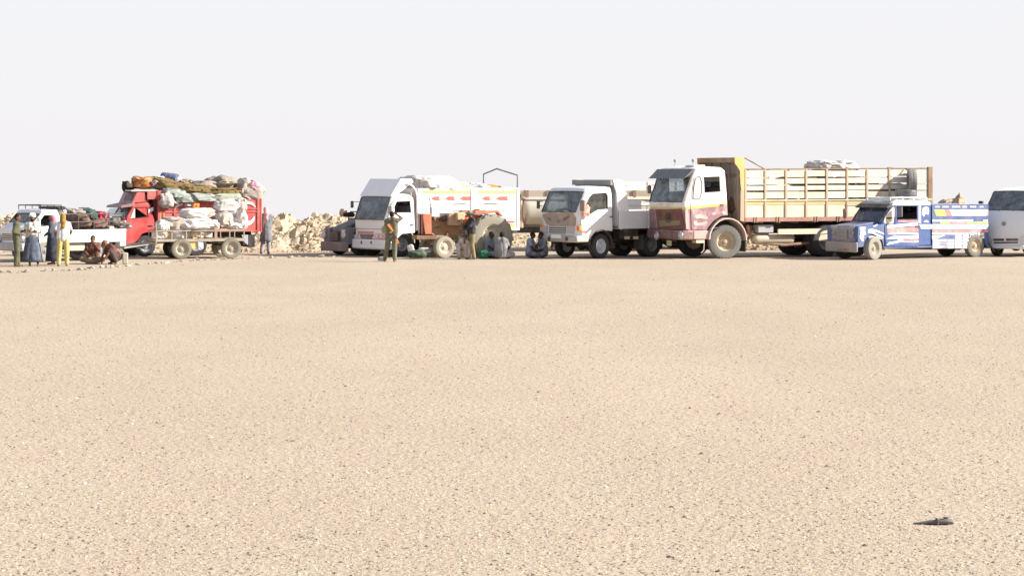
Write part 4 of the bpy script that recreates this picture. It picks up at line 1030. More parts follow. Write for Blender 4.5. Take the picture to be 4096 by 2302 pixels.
# front end: hood, fenders, radiator grille
xw0 = F.near(R9, 735, 470)[0]; zh0, zh1 = z9(528), F.near(R9, 735, 470)[1]
wx = F.near(R9, 630, 820)[0]
zs_ = z9(825)
arch = arch_pts(wx, .40, .44, 175, 5, 8)
side = [(0, zh0), (0, .42)]+arch+[(xw0+.05, .42), (xw0+.05, zh1)]
m = MB().prism(clean([(0, z9(535)), (0, .42)]+arch+[(xw0+.1, .38), (xw0+.1, F.near(R9, 735, 505)[1])]), 0, .22)
m.prism(clean([(0, z9(535)), (0, .42)]+arch+[(xw0+.1, .38), (xw0+.1, F.near(R9, 735, 505)[1])]), W-.22, W)
m.build('front_fender', blue, T, bevel=.02)
MB().prism([(.02, zh0-.35), (.02, zh0-.01), (.25, zh0+.03), (xw0+.05, zh1), (xw0+.05, zh0-.35)], .24, W-.24).build('hood', paint('dark_hood', (.10, .12, .24), dust=.35), T, bevel=.03)
prD = [(0, .0), (0, zh0+.1)]
front_grey = paint('front_panel_grey', (.30, .31, .34), dust=.4, alt=(.2, .2, .25))
MB().box(.0, .04, .23, W-.23, .45, zh0-.04).build('radiator_panel', front_grey, T)
gg = fpoly(T, F, R9, [(155, 580), (300, 578), (302, 698), (158, 700)], prD, paint('grille_mesh_dark', (.18, .18, .18), dust=.4), 'grille', .02, .05)
for b in range(590, 700, 18): fpoly(T, F, R9, [(160, b), (298, b-1), (298, b+6), (160, b+7)], prD, grey, 'grille_slat', .035, .03, gg)
for a in (355, 118):
    y, z = F.front(R9, a, 615, 0)
    h = MB().lathe([(.085, 0), (.085, -.03), (.07, -.04), (.07, 0)], (-.0, y, z), 16, axis='x').build('headlight', grey, T); MB().lathe([(.07, -.02), (.05, -.035), (0, -.04)], (0, y, z), 16, axis='x').build('lens', paint('dusty_lens', (.25, .26, .28), dust=.3, rough=.3), h)
    y2, z2 = F.front(R9, a, 545, 0); MB().box(-.03, .0, y2-.13, y2+.13, z2-.04, z2+.04).build('marker_lamp', grey, T)
fpoly(T, F, R9, [(95, 690), (400, 685), (400, 730), (95, 735)], prD, paint('purple_band', (.16, .12, .26), dust=.4), 'painted_band', .012, .02)
MB().box(-.09, .0, -.01, W+.01, z9(872), z9(738)).build('bumper', paint('pale_bumper', (.27, .26, .255), dust=.4), T, bevel=.04)
for i, a in enumerate((178, 215, 250, 270, 298)):
    y, z = F.front(R9, a, 832, -.09); MB().box(-.096, -.091, y-.03, y+.03, z-.03, z+.025).build('red_mark', paint('dark_red_print', (.35, .06, .05), dust=.3), T)
# cab
zr = F.near(R9, 1000, 205)[1]; xr_ = F.near(R9, 1380, 300)[0]
profD = [(xw0, zh1-.30), (xw0, zh1)]+P9([(860, 268), (880, 225), (950, 205), (1340, 203), (1375, 225), (1380, 300), (1380, 430)])+[(F.near(R9, 1380, 430)[0], .45)]
botD = [(F.near(R9, 800, 700)[0]-.05, .42)]
winD = P9([(925, 268), (1190, 266), (1192, 446), (925, 450)])
whtop = z9(268, 900)
cabD = banded('painted_pickup_cab', [(0, (.035, .085, .26)), (F.near(R9, 1000, 262)[1], (.80, .80, .79))], dust=.15, wob=.0)
cab(T, profD, botD, W, .09, cabD, 1, (7, .3), winD, pillar=.07, glass=glassy('dusty_blue_windscreen', (.4, .45, .55), dusty=.34, dcol=(.20, .23, .32)))
dD = P9([(905, 460), (905, 255), (1205, 253), (1208, 790), (800, 790), (778, 700), (770, 520), (905, 505)])
door(T, dD, W, cabD, winD, F.near(R9, 1180, 540), half_open=True)
interior(T, xw0+.15, F.near(R9, 1380, 430)[0], W, .55, z9(560, 1000), z9(480, 900))
ty = -.020
cr = paint('cream_quarter', (.66, .60, .50), dust=.3)
for yy in (-.008, W+.002): MB().prism(P9([(758, 470), (782, 400), (868, 292), (898, 285), (898, 400), (890, 450), (880, 500), (775, 500)]), yy, yy+.006).build('quarter_panel', cr, T)
decal(T, F, R9, [(785, 425), (815, 415), (870, 418), (878, 428), (840, 440), (795, 440)], black, 'quarter_vent', -.010)
MB().prism(P9([(1208, 262), (1236, 262), (1236, 492), (1208, 492)]), -.022, -.004).build('window_pillar_strip', wht, T)
decal(T, F, R9, [(1262, 300), (1300, 278), (1338, 290), (1345, 340), (1335, 385), (1300, 372), (1275, 410), (1255, 380)], wht, 'portrait_sticker', -.006)
decal(T, F, R9, [(1275, 480), (1285, 458), (1310, 450), (1335, 460), (1342, 485)], paint('decal_grey', (.5, .52, .6)), 'painted_spot', -.006)
mirror(T, (F.near(R9, 905, 400)[0], -.02, z9(420, 940)), (F.near(R9, 915, 345)[0]-.03, -.24, z9(345, 950)), size=(.03, .2, .34), mat=paint('dark_blue_mirror', (.08, .10, .18), dust=.3))
vx, vz_ = profD[2]
MB().prism([(vx-.22, vz_-.04), (vx-.20, vz_-.08), (vx+.02, vz_-.02), (vx+.05, vz_+.10)], -.02, W+.02).build('sun_visor', black, T)
MB().prism([(vx-.05, vz_+.03), (vx+.02, vz_+.12), (vx+.30, zr+.07), (vx+.32, zr+.03), (vx+.05, vz_+.07)], .05, W-.05).build('roof_peak', grey, T)
m = MB(); y1, z1 = F.front(R9, 510, 268, vx); y2, z2 = F.front(R9, 350, 275, xw0*.7); 
m.tube([(vx, W, z1), (vx-.3, W+.38, z1-.01), (vx-.32, W+.42, z1-.1), (vx-.32, W+.42, z1-.5)], .014); mo = m.build('mirror_arm', grey, T)
MB().box(vx-.36, vx-.30, W+.36, W+.5, z1-.42, z1-.1).build('mirror_head', paint('brown_mirror', (0, 0, 0)), mo, bevel=.03)
rk = MB()
for yy in (.2, W-.2): rk.tube([F.near(R9, 930, 200)+() if False else (F.near(R9, 900, 200)[0], yy, zr+.10), (F.near(R9, 1370, 200)[0], yy, zr+.10)], .02)
for a in (900, 1060, 1200, 1365):
    xx = F.near(R9, a, 200)[0]; rk.tube([(xx, .2, zr+.10), (xx, W-.2, zr+.10)], .018)
    for yy in (.2, W-.2): rk.tube([(xx, yy, zr-.02), (xx, yy, zr+.10)], .016)
rk.build('roof_rack', wht, T)
load(F, R9, (1070, 158, 1265, 205), .7, .8, sackW, 'sack', 'flat white sack on the cab roof rack of the blue pickup beside a tyre', 'sack', rough=.2)
sx_, sz_ = F.near(R9, 1050, 160, .75)
sp = empty('spare_tyre', F.world(sx_, .75, zr+.135+.11), F.th, 'dark tyre lying flat on the cab roof of the blue pickup', 'tyre', 'loose spare tyres'); sp.rotation_euler = (R(90), 0, F.th)
a2, b2, c2 = wheel_meshes(.37, .22, 0, .56)
link('tyre', meshmat(a2, paint('darkgrey_tyre', (.10, .10, .11), dust=.5, dcol=(.3, .3, .3))), sp); link('rim', meshmat(b2, rimG), sp)
# cargo bed
x0 = F.near(R9, 1388, 500)[0]; xe = F.near(R9, 2116, 500)[0]; zt = F.near(R9, 1500, 262)[1]; zbt = F.near(R9, 1500, 825)[1]
rx = F.near(R9, 1948, 815)[0]
ar = arch_pts(rx, .40, .46, 5, 175, 8)
sdp = clean([(x0, zbt), (x0, zt), (xe, zt), (xe, zbt)]+ar)
for y0 in (0, W-.04): MB().prism(sdp, y0, y0+.04).build('bed_side', blue, T)
MB().box(x0, x0+.04, .04, W-.04, zbt, zt).build('bed_front', blue, T); MB().box(xe-.04, xe, .04, W-.04, zbt, zt-.03).build('tailgate', blue, T)
MB().box(x0+.04, xe-.04, .04, W-.04, .72, .76).build('bed_floor', grey, T)
for y_ in (.02, W-.02): MB().tube([(x0, y_, zt+.02), (xe, y_, zt+.02)], .02, 6).build('bed_rail', blue, T)
sill = P9([(790, 700), (1205, 700), (1388, 760), (1388, 830), (880, 830), (800, 790)])
MB().prism(clean([(xw0+.02, .42), (F.near(R9, 1388, 800)[0], .42), (F.near(R9, 1388, 800)[0], .36), (xw0+.2, .36)]), .01, W-.01).build('sill', blue, T)
dk = lambda pts, m_, nm='painted_stripe', y=-.020: decal(T, F, R9, pts, m_, nm, y)
dk([(1410, 318), (1475, 318), (1505, 398), (1440, 398)], dgr, y=-.004); dk([(1475, 318), (1540, 318), (1570, 398), (1505, 398)], dyl, y=-.004); dk([(1540, 318), (1605, 318), (1640, 398), (1570, 398)], drd, y=-.004)
dk([(1608, 318), (2112, 318), (2105, 350), (1625, 350)], cyan, y=-.004); dk([(1625, 352), (2104, 352), (2085, 398), (1642, 398)], lil, y=-.004); dk([(2112, 322), (2112, 345), (2112, 398), (2086, 398)], drd, y=-.004)
rs = random.Random(3)
a = 1425
while a < 2090:
    w_ = rs.uniform(40, 110); dk([(a, 272), (a+w_, 272), (a+w_, 290), (a, 290)], rs.choice([wht, lil, cyan, wht]), 'painted_dash', -.004); a += w_+rs.uniform(20, 60)
for a0, a1, c in ((1390, 1588, wht), (1592, 1700, wht), (1700, 1920, wht), (2050, 2110, wht)): dk([(a0, 448), (a1, 446), (a1-12, 470), (a0, 472)], c, y=-.004)
for a0, a1, c in ((1490, 1600, dgr), (1600, 1840, drd), (1840, 1990, dgr), (1990, 2110, dyl)): dk([(a0, 475), (a1, 475), (a1, 497), (a0, 497)], c, y=-.004)
dk([(1385, 506), (2112, 506), (2112, 545), (1385, 540)], wht, y=-.004); dk([(1390, 546), (2112, 550), (2110, 570), (1390, 568)], cyan, y=-.004)
dk([(1385, 574), (2112, 580), (2112, 612), (1385, 612)], drd, y=-.004)
dk([(1385, 618), (1900, 618), (1700, 640), (1385, 636)], wht, y=-.004); dk([(1385, 650), (1560, 648), (1450, 690), (1385, 696)], wht, y=-.004)
for r_ in range(5):      # white tile-like squares on the rear flank
    for c_ in range(9):
        a_ = 1290+c_*97+(0 if r_ != 0 else 0); b_ = 612+r_*42
        if a_ < 1385+4: a_ += 100
        if r_ < 2 and c_ < 4: continue
        if a_ > 2050 or (a_ > 1800 and b_ > 690): continue
        dk([(a_+4, b_+4), (a_+90, b_+4), (a_+90, b_+38), (a_+4, b_+38)], wht if (r_+c_) % 5 else lil, 'painted_square', -.004)
dk([(1216, 508), (1380, 508), (1380, 545), (1236, 545)], wht, y=-.006); dk([(1236, 548), (1380, 548), (1380, 568), (1236, 568)], cyan, y=-.006)
dk([(790, 520), (1200, 470), (1200, 508), (930, 518), (925, 560), (1190, 540), (1190, 572), (1380, 574), (1380, 600), (800, 612)][:0] or [(800, 520), (1195, 480), (1200, 520), (800, 556)], wht)
dk([(800, 560), (1080, 548), (1180, 528), (1195, 565), (1205, 572), (1205, 605), (800, 618)], drd)
dk([(800, 632), (870, 612), (1200, 616), (1205, 634), (1060, 632), (880, 640)], wht)
dk([(785, 695), (870, 660), (1205, 645), (1205, 690), (1000, 694)], wht); dk([(785, 775), (830, 735), (1000, 712), (1205, 700), (1205, 740), (950, 742)], wht)
dk([(930, 700), (1120, 695), (1180, 745), (960, 740)], lil); dk([(1000, 690), (1205, 694), (1205, 720), (1010, 716)], drd)
dk([(940, 455), (1205, 455), (1205, 476), (940, 480)], drd)
for L in ([(448, 545), (520, 540), (522, 575), (490, 585), (450, 580)], [(460, 590), (515, 588), (530, 640), (455, 648)], [(445, 655), (500, 650), (505, 690), (455, 700)], [(470, 700), (495, 700), (500, 725), (475, 728)]): dk(L, wht, 'painted_flower', -.004)
for L in ([(555, 575), (600, 565), (700, 590), (762, 625), (765, 640), (680, 612), (565, 600)], [(555, 600), (640, 618), (740, 660), (755, 690), (700, 668), (600, 622), (552, 616)], [(560, 665), (600, 655), (680, 668), (750, 705), (690, 690), (570, 680)], [(620, 530), (675, 503), (680, 515), (640, 545)]): dk(L, wht, 'painted_flourish', -.004)
stp = paint('dusty_light_tyre', (.25, .235, .21), dust=.5, rough=.95, dcol=(.33, .31, .27))
wheel(T, wx, -.06, .38, .22, False, 12, stp, rimW); wheel(T, wx, W+.02, .38, .22, True, -12, rubber, rimG); MB().tube([(wx, .1, .38), (wx, W-.1, .38)], .05).build('axle', darkm, T)
for i in range(1): wheel(T, rx, -.03, .385, .22, False, 0, paint('khaki_tyre', (.14, .13, .11), dust=.5, dcol=(.23, .21, .17)), rimY, 16)
wheel(T, rx, W+.0, .385, .22, True, 0, rubber, rimG); MB().tube([(rx, .15, .385), (rx, W-.15, .385)], .05).ell((rx, W/2, .38), (.15, .18, .15)).build('axle', darkm, T)
chassis(T, .1, xe, W, .38, .50)
x_, z_ = F.near(R9, 2190, 860); MB().tube([(xe, .2, .55), (xe+.08, .05, .42), (x_+.02, 0, z_)], .03).build('rear_hook', darkm, T)

# ================================================================== E: white van, cut by the right edge of the photo
F = Frame(4106, 1028, 50); W = 1.72; FE = F
T = empty('white_van', (F.X, F.Y, 0), F.th, 'white van facing the camera at the right edge behind the painted pickup', 'van')
fz = lambda b, a=2400: F.front(R9, a, b, 0)[1]
zw = fz(335); 
vanp = paint('van_white', (.70, .71, .73), dust=.12)
profE = [(.02, fz(800)), (.0, fz(690)), (.02, fz(560)), (.10, fz(350)), (.14, fz(335)), (.78, fz(95)+.02), (.98, fz(70)+.03), (1.6, fz(62)+.05), (3.6, fz(62)+.03), (3.95, fz(90)), (4.0, fz(335)), (4.05, .40)]
botE = [(3.55, .36), (3.5, .55), (3.38, .70), (3.2, .76), (3.0, .70), (2.88, .55), (2.84, .36), (1.25, .36), (1.2, .55), (1.08, .70), (.9, .76), (.7, .70), (.58, .55), (.54, .36)]
winE = [(.55, zw), (1.05, zw), (1.05, fz(120)), (.85, fz(120))]
cab(T, profE, botE, W, .13, vanp, 4, (9, .3), winE, pillar=.10)
for yy in (-.006, W+.002):
    for a, b in ((1.2, 2.3), (2.45, 3.7)): MB().prism([(a, zw), (b, zw), (b, fz(120)), (a, fz(120))], yy, yy+.004).build('side_window', glassD, T)
door(T, [(.5, .5), (.45, zw-.1), (.5, zw-.05), (.85, fz(100)), (1.12, fz(100)), (1.12, .8), (1.0, .80)], W, vanp, winE, (1.0, zw-.12))
interior(T, .25, 1.5, W, .6, fz(480), fz(380))
fpoly(T, F, R9, [(2185, 692), (2498, 690), (2505, 720), (2190, 722)], profE, black, 'grille', .005, .03); fpoly(T, F, R9, [(2190, 735), (2500, 732), (2500, 752), (2195, 755)], profE, black, 'lower_grille', .005, .03)
fpoly(T, F, R9, [(2330, 690), (2350, 690), (2350, 722), (2330, 722)], profE, vanp, 'grille_bar', .03, .04)
y, z = F.front(R9, 2318, 500, .02); xx = prof_x(profE, z)-.045
b_ = MB().lathe([(.075, 0), (.075, -.015), (.055, -.018), (.05, -.006), (0, -.006)], (xx, y, z), 20, axis='x').build('oval_badge', paint('badge_grey', (.22, .23, .25)), T)
for pp in ([(2515, 690), (2545, 665), (2640, 640), (2660, 740), (2540, 765)], [(2118, 660), (2150, 670), (2168, 700), (2170, 750), (2125, 745)]):
    h = fpoly(T, F, R9, pp, profE, chrome, 'headlight', .012, .05); fpoly(T, F, R9, shrink(pp, 10), profE, lampm, 'lens', .022, .05, h)
MB().prism([(-.10, fz(870)+.12), (-.12, fz(790)), (.06, fz(775)), (.4, fz(775)), (.4, fz(870)+.12)], -.01, W+.01).build('bumper', vanp, T, bevel=.03)
axle_set(T, .9, W, .33, .2, tyre=rubber, rim=rimG, inset=.04, rimr=.6); axle_set(T, 3.2, W, .33, .2, tyre=rubber, rim=rimG, inset=.04, rimr=.6)
MB().box(.4, 3.9, .2, W-.2, .28, .36).build('underbody', darkm, T)
mirror(T, (.5, W, zw+.1), (.3, W+.16, zw+.22), size=(.05, .16, .22), mat=black)
mirror(T, (.5, 0, zw+.1), (.3, -.16, zw+.22), size=(.05, .16, .22), mat=black)
# ================================================================== F: red loaded truck
F = Frame(380+405/3.448, 1027, 25); W = 1.75; FF = F
T = empty('red_truck', (F.X, F.Y, 0), F.th, 'red cargo truck piled high with bundles, mauve visor over its windscreen', 'truck')
P2 = lambda L, y=0.0: F.pts(R2, L, y); P3 = lambda L, y=0.0: F.pts(R3, L, y)
z2 = lambda b, a=500: F.near(R2, a, b)[1]
profF = P2([(400, 1108), (402, 950), (405, 800), (412, 742), (505, 600), (520, 560), (560, 520), (730, 508), (780, 545), (800, 640), (815, 740), (832, 938)])
botF = P2([(720, 935), (660, 950), (625, 990), (595, 1030), (560, 1062)])
winF = P2([(548, 578), (728, 576), (737, 715), (500, 742), (478, 735), (520, 610)])
redp = red
cab(T, profF, botF, W, .13, redp, 3, (9, .3), winF, pillar=.1)
dF = P2([(435, 1095), (430, 800), (450, 700), (530, 560), (590, 545), (745, 542), (765, 600), (815, 760), (822, 925), (705, 925), (650, 945), (615, 990), (585, 1035), (545, 1065)])
door(T, dF, W, redp, winF, F.near(R2, 765, 835), half_open=True)
for yy in (-.024, W+.018): MB().prism(P2([(482, 738), (535, 598), (550, 598), (552, 728)]), yy, yy+.006).build('quarter_light', paint('milky_glass', (0, 0, 0)), T)
decal(T, F, R2, [(735, 610), (800, 575), (803, 625), (735, 665)], white, 'white_patch', -.022)
for b in (780, 850): MB().box(-.03, .06, -.02, .1, z2(b+35, 410), z2(b-15, 410)).build('corner_lamp', whiteG, T)
interior(T, profF[2][0]+.15, profF[10][0], W, z2(1000), z2(800), z2(740))
# dashboard clutter and papers behind the windscreen
zc = lambda b: F.front(R2, 300, b, .05)[1]
m = MB(); 
pa = fpoly(T, F, R2, [(195, 600), (325, 595), (325, 660), (195, 665)], [(x+.12, z) for x, z in profF], whiteG, 'windscreen_paper', .0, .01)
fpoly(T, F, R2, [(330, 598), (385, 598), (385, 655), (330, 660)], [(x+.12, z) for x, z in profF], paint('paper_cream', (.7, .66, .5), dust=.1), 'windscreen_paper', .0, .01)
fpoly(T, F, R2, [(190, 680), (385, 676), (385, 705), (190, 710)], profF, whiteG, 'white_strip', .02, .02)
for a, c in ((150, amber), (215, grey), (245, lampm), (285, whiteG), (340, chrome), (375, red)): 
    y, z = F.front(R2, a, 745, .0); MB().ell((prof_x(profF, z)-.05, y, z), (.04, .05, .06)).build('marker_lamp', c, T)
vis = paint('mauve_visor', (.22, .10, .13), dust=.4, alt=(.3, .2, .22))
x3, z3 = profF[4]
MB().prism([(x3-.42, z3+.02), (x3-.38, z3+.10), (x3+.1, z3+.20), (x3+.1, z3+.08)], -.03, W+.03).build('sun_visor', vis, T, bevel=.02)
# roof fairing
xa, za = x3+.02, z3+.18; xt, zt = F.near(R2, 600, 372)
fsd = clean([(xa, za), (xt-.05, zt-.02), (xt+.05, zt), (F.near(R2, 690, 375)[0], zt-.02), (F.near(R2, 712, 500)[0], F.near(R2, 712, 505)[1]), (xa+.15, F.near(R2, 560, 515)[1])])
for y0 in (.02, W-.06): MB().prism(fsd, y0, y0+.04).build('fairing_side', redbox, T)
MB().prism([(xa, za), (xa+.03, za-.02), (xt+.0, zt-.03), (xt-.05, zt-.01)], .06, W-.06).box(xt-.04, F.near(R2, 690, 375)[0], .06, W-.06, zt-.02, zt+.01).build('roof_fairing', vis, T)
k = .35
MB().prism([(xa+(xt-xa)*.25-.03, za+(zt-za)*.25), (xa+(xt-xa)*.25, za+(zt-za)*.25), (xa+(xt-xa)*.75-.03, za+(zt-za)*.75), (xa+(xt-xa)*.75-.07, za+(zt-za)*.75)], .25, W-.6).build('fairing_panel', paint('dark_plum', (.10, .03, .06), dust=.2), T)
x0s, z0s = F.near(R2, 395, 1145); x1s, z1s = F.near(R2, 735, 1088)
for y0, y1 in ((-.06, .16), (W-.16, W+.06)): MB().prism([(x0s, z0s-.02), (x0s, z0s+.05), (x1s, z0s+.20), (x1s, z0s+.10)], y0, y1).build('running_board', paint('dusty_board', (.5, .48, .44), dust=.4), T)
MB().box(-.10, .06, -.02, W+.02, z0s-.02, z0s+.22).build('bumper', paint('dirty_bumper', (0, 0, 0)), T, bevel=.03)
for a in (.25, 1.5): 
    h = MB().lathe([(.12, 0), (.12, -.04), (.09, -.05), (.09, 0)], (-.06, a, z2(1010)), 16, axis='x').build('headlight', chrome, T); MB().lathe([(.09, -.03), (0, -.045)], (-.06, a, z2(1010)), 16, axis='x').build('lens', lampm, h)
wx = F.near(R2, 695, 1130)[0]
axle_set(T, wx, W, .36, .22, tyre=rubber, rim=paint('blue_grey_rim', (.22, .25, .30), dust=.3), steer=8)
# cargo box
x0 = F.near(R2, 872, 600)[0]; xr = F.near(R3, 912, 600)[0]; zb0 = F.near(R3, 800, 912)[1]; zs = F.near(R3, 850, 470)[1]; zh = F.near(R2, 872, 350)[1]
Wb = 1.85; yo = -.05
for y0, y1 in ((yo, yo+.04), (yo+Wb-.04, yo+Wb)):
    MB().box(x0, xr, y0, y1, zb0, zs).build('side_wall', redbox, T, bevel=.006)
    yy = y0-.03 if y0 < 0 else y1
    for a in (872, 1090, 1305, 1590, 1850, 2250): 
        x = F.near(R2, a, 700)[0]; MB().box(x-.03, x+.03, yy, yy+.03, zb0-.02, zs+.01).build('side_post', redbox, T)
    for b in (640, 905, 690):
        z = F.near(R3, 850, b)[1] if b != 690 else F.near(R3, 850, 600)[1]
        MB().box(x0, xr, yy+.006, yy+.024, z-.02, z+.02).build('side_rib', redbox, T)
    for x in (F.near(R3, 850, 600)[0], xr-.05): MB().box(x, x+.05, yy-.006, yy+.036, zb0-.04, zs+.03).build('corner_post', redbox, T)
    MB().prism([(x0, zs-.01), (x0, zh), (x0+.55, zh), (x0+.58, zs+.18), (x0+.62, zs-.01)], y0+.001, y1-.001).build('headboard_wing', redbox, T)
MB().box(x0-.05, x0-.001, yo, yo+Wb, zb0, zh).build('headboard', paint('shaded_red', (.30, .03, .03), dust=.25), T)  # box red darkened: shade on the front wall is in the colour
for y in (.2, .8, 1.4): MB().box(x0-.09, x0-.052, y, y+.05, zb0, zh-.05).build('headboard_post', paint('shaded_red', (0, 0, 0)), T)
MB().box(xr-.04, xr-.002, yo+.04, yo+Wb-.04, zb0, zs).build('tailgate', redbox, T)
MB().box(x0, xr, yo+.04, yo+Wb-.04, zb0+.02, zb0+.09).build('cargo_floor', rusty, T)
xc0 = F.near(R2, 720, 345)[0]
MB().box(xc0, x0-.05, yo+.02, yo+Wb-.02, zh-.30, zh-.04).build('canopy', redbox, T); MB().box(F.near(R2, 500, 340)[0], x0, .0, .9, zh-.03, zh+.02).build('roof_board', paint('grey_board', (.5, .47, .42), dust=.4), T)
wd = lambda L: decal(T, F, R3, L, whiteG, 'painted_crescent', yo-.033)
wd([(690, 805), (710, 775), (760, 760), (800, 715), (818, 702), (808, 760), (770, 810), (730, 832), (700, 826)])
wd([(500, 520), (560, 500), (700, 492), (790, 515), (832, 582), (770, 545), (700, 535), (650, 560), (632, 590), (560, 585)])
wd([(270, 600), (330, 525), (430, 512), (560, 515), (560, 600), (420, 590), (330, 640)])
decal(T, F, R2, [(1085, 590), (1110, 555), (1190, 530), (1215, 540), (1140, 570), (1100, 605)], whiteG, 'painted_crescent', yo-.033)
for a in (890, 935): decal(T, F, R2, [(a, 660), (a+14, 660), (a+14, 755), (a, 755)], paint('reflector_orange', (.8, .35, .12), dust=.1), 'orange_strip', yo-.033)
chassis(T, .4, xr-.2, W, .50, zb0-.02)
xw = F.near(R3, 60, 1150)[0]; axle_set(T, F.near(R3, 20, 1150)[0], W, .38, .22, tyre=rubber, rim=rimG, dual=True)
mx0, mz0 = F.near(R3, 640, 1100); mx1, mz1 = F.near(R3, 780, 960)
MB().box(mx1-.15, mx1-.13, -.02, .5, mz0, mz1).prism([(mx0, mz1), (mx1-.15, mz1), (mx1-.15, mz0), (mx0+.1, mz0+.1)], -.03, -.02).build('mudflap', paint('bluegrey_flap', (.36, .39, .46), dust=.2), T)
MB().box(mx1-.1, mx1+.12, .0, W, mz0-.08, mz1).build('rear_underrun', darkm, T)
# its load
lt = lambda *a, **k: load(F, *a, **k)
grn = cloth('pale_green_mattress', (.28, .31, .28), (.35, .37, .34), scale=4, pat=((.42, .44, .38), 5))
brn = cloth('brown_patterned_blanket', (.17, .115, .045), (.22, .16, .075), scale=8, pat=((.07, .04, .025), 6))
lt(R2, (385, 232, 520, 375), .9, .7, cloth('black_cloth', (.03, .025, .025)), 'bundle', 'black bundle at the very front of the load over the red cab', 'bundle', 'bundles roped on the red truck', rough=.35, power=.85)
lt(R2, (448, 228, 510, 310), .55, .3, cloth('cream_cloth', (.40, .33, .24)), 'cloth', 'small cream cloth tucked between the black and the orange bundle', 'cloth')
lt(R2, (515, 160, 760, 335), .8, 1.1, cloth('orange_patterned_cloth', (.34, .11, .03), (.44, .24, .10), scale=5, pat=((.42, .34, .25), 3)), 'bundle', 'orange patterned cloth bundle on top of the red truck cab', 'bundle', 'bundles roped on the red truck', rough=.3)
lt(R2, (730, 215, 860, 335), .5, .6, cloth('dark_mauve_cloth', (.16, .11, .12), (.3, .24, .22)), 'bundle', 'dark mauve bundle between the orange bundle and the brown blankets', 'bundle', 'bundles roped on the red truck', rough=.25)
lt(R2, (720, 172, 1060, 262), .9, 1.0, brn, 'blanket_roll', 'upper brown patterned blanket roll sloping behind the orange bundle', 'blanket', 'brown patterned blankets on the red truck', tilt=7, rough=.12, power=.5)
lt(R2, (820, 238, 1300, 345), .6, 1.3, brn, 'blanket_roll', 'middle brown patterned blanket roll under the blue barrel', 'blanket', 'brown patterned blankets on the red truck', tilt=3, rough=.12, power=.5)
lt(R2, (1080, 272, 1560, 392), .55, 1.4, brn, 'blanket_roll', 'brown patterned blanket roll hanging low in the middle of the red truck load', 'blanket', 'brown patterned blankets on the red truck', tilt=4, rough=.14, power=.5)
lt(R3, (-40, 312, 600, 415), .6, 1.4, brn, 'blanket_roll', 'rearmost brown patterned blanket roll beneath the grey tarpaulin mound', 'blanket', 'brown patterned blankets on the red truck', rough=.14, power=.5)
lt(R3, (500, 350, 660, 470), .7, 1.0, cloth('brown_striped_cloth', (.36, .22, .14), (.5, .36, .22)), 'bundle', 'brown striped bundle left of the big white and pink bundle', 'bundle', 'bundles roped on the red truck', rough=.3)
lt(R2, (845, 158, 945, 225), .9, .4, cloth('pale_bag', (.6, .64, .62), (.8, .8, .8)), 'bag', 'small pale bag left of the blue barrel on the red truck load', 'bag', rough=.2)
lt(R2, (1090, 160, 1180, 245), .9, .4, sackW, 'bag', 'small white bag right of the blue barrel', 'bag', rough=.2)
lt(R2, (1150, 190, 1320, 270), .9, .7, cloth('cream_cloth', (0, 0, 0)), 'bundle', 'pale cream bundle between the white bag and the tarpaulin mound', 'bundle', 'bundles roped on the red truck', rough=.2)
lt(R3, (-60, 218, 300, 345), .7, 1.3, cloth('grey_beige_tarp', (.26, .22, .18), (.33, .285, .235)), 'tarpaulin', 'flat grey-beige tarpaulin in the middle of the red truck load', 'tarpaulin', rough=.15)
lt(R3, (130, 150, 545, 350), .7, 1.5, cloth('grey_beige_tarp', (0, 0, 0)), 'tarpaulin', 'peaked grey-beige tarpaulin mound, the highest point of the red truck load', 'tarpaulin', rough=.30, power=1.15)
lt(R3, (520, 238, 660, 340), .9, .6, cloth('dark_brown_cloth', (.18, .09, .07), (.45, .3, .2)), 'bundle', 'dark brown bundle behind the pink and white one', 'bundle', 'bundles roped on the red truck', rough=.35)
lt(R3, (550, 225, 905, 500), .6, 1.3, cloth('cream_white_cloth', (.44, .38, .33), (.36, .30, .26)), 'bundle', 'big cream-white bundle overhanging the tail of the red truck', 'bundle', 'bundles roped on the red truck', tilt=28, rough=.12, power=.62)
lt(R3, (680, 225, 885, 380), .45, 1.0, cloth('pink_cloth', (.58, .24, .33), (.62, .30, .38)), 'cloth', 'pink cloth wrapped over the top of the big cream bundle', 'cloth', tilt=40, rough=.12, power=.8)
lt(R2, (880, 318, 1215, 415), .45, 1.3, grn, 'mattress', 'pale green mattress, topmost of the three at the front of the red box', 'mattress', 'pale green mattresses on the red truck', rough=.07, power=.45, tilt=4)
lt(R2, (1000, 385, 1285, 455), .35, 1.2, grn, 'mattress', 'pale green mattress with cream edge in the middle of the three stacked', 'mattress', 'pale green mattresses on the red truck', rough=.07, power=.45)
lt(R2, (1060, 425, 1350, 525), .3, 1.2, grn, 'mattress', 'lowest pale green mattress, square end towards the tail', 'mattress', 'pale green mattresses on the red truck', rough=.07, power=.42, tilt=3)
lt(R3, (-130, 385, 260, 505), .35, 1.3, grn, 'mattress', 'pale green mattress sagging over the middle of the red side wall', 'mattress', 'pale green mattresses on the red truck', rough=.12, power=.55, tilt=4)
lt(R3, (120, 385, 600, 500), .4, 1.3, cloth('cream_green_mattress', (.40, .41, .31), (.29, .33, .27), scale=4), 'mattress', 'cream-green wavy mattress reaching to the tail of the red truck', 'mattress', 'pale green mattresses on the red truck', rough=.14, power=.55, tilt=-2)
lt(R2, (905, 395, 1090, 600), -.15, .3, cloth('grey_plastic_bag', (.52, .46, .42), (.42, .36, .34), scale=4), 'plastic_bag', 'grey plastic bag hanging on the front of the red cargo box', 'bag', rough=.35, power=1.0)
lt(R2, (1075, 495, 1155, 540), -.12, .2, sackW, 'cloth', 'small white rag hanging under the lowest mattress', 'cloth')
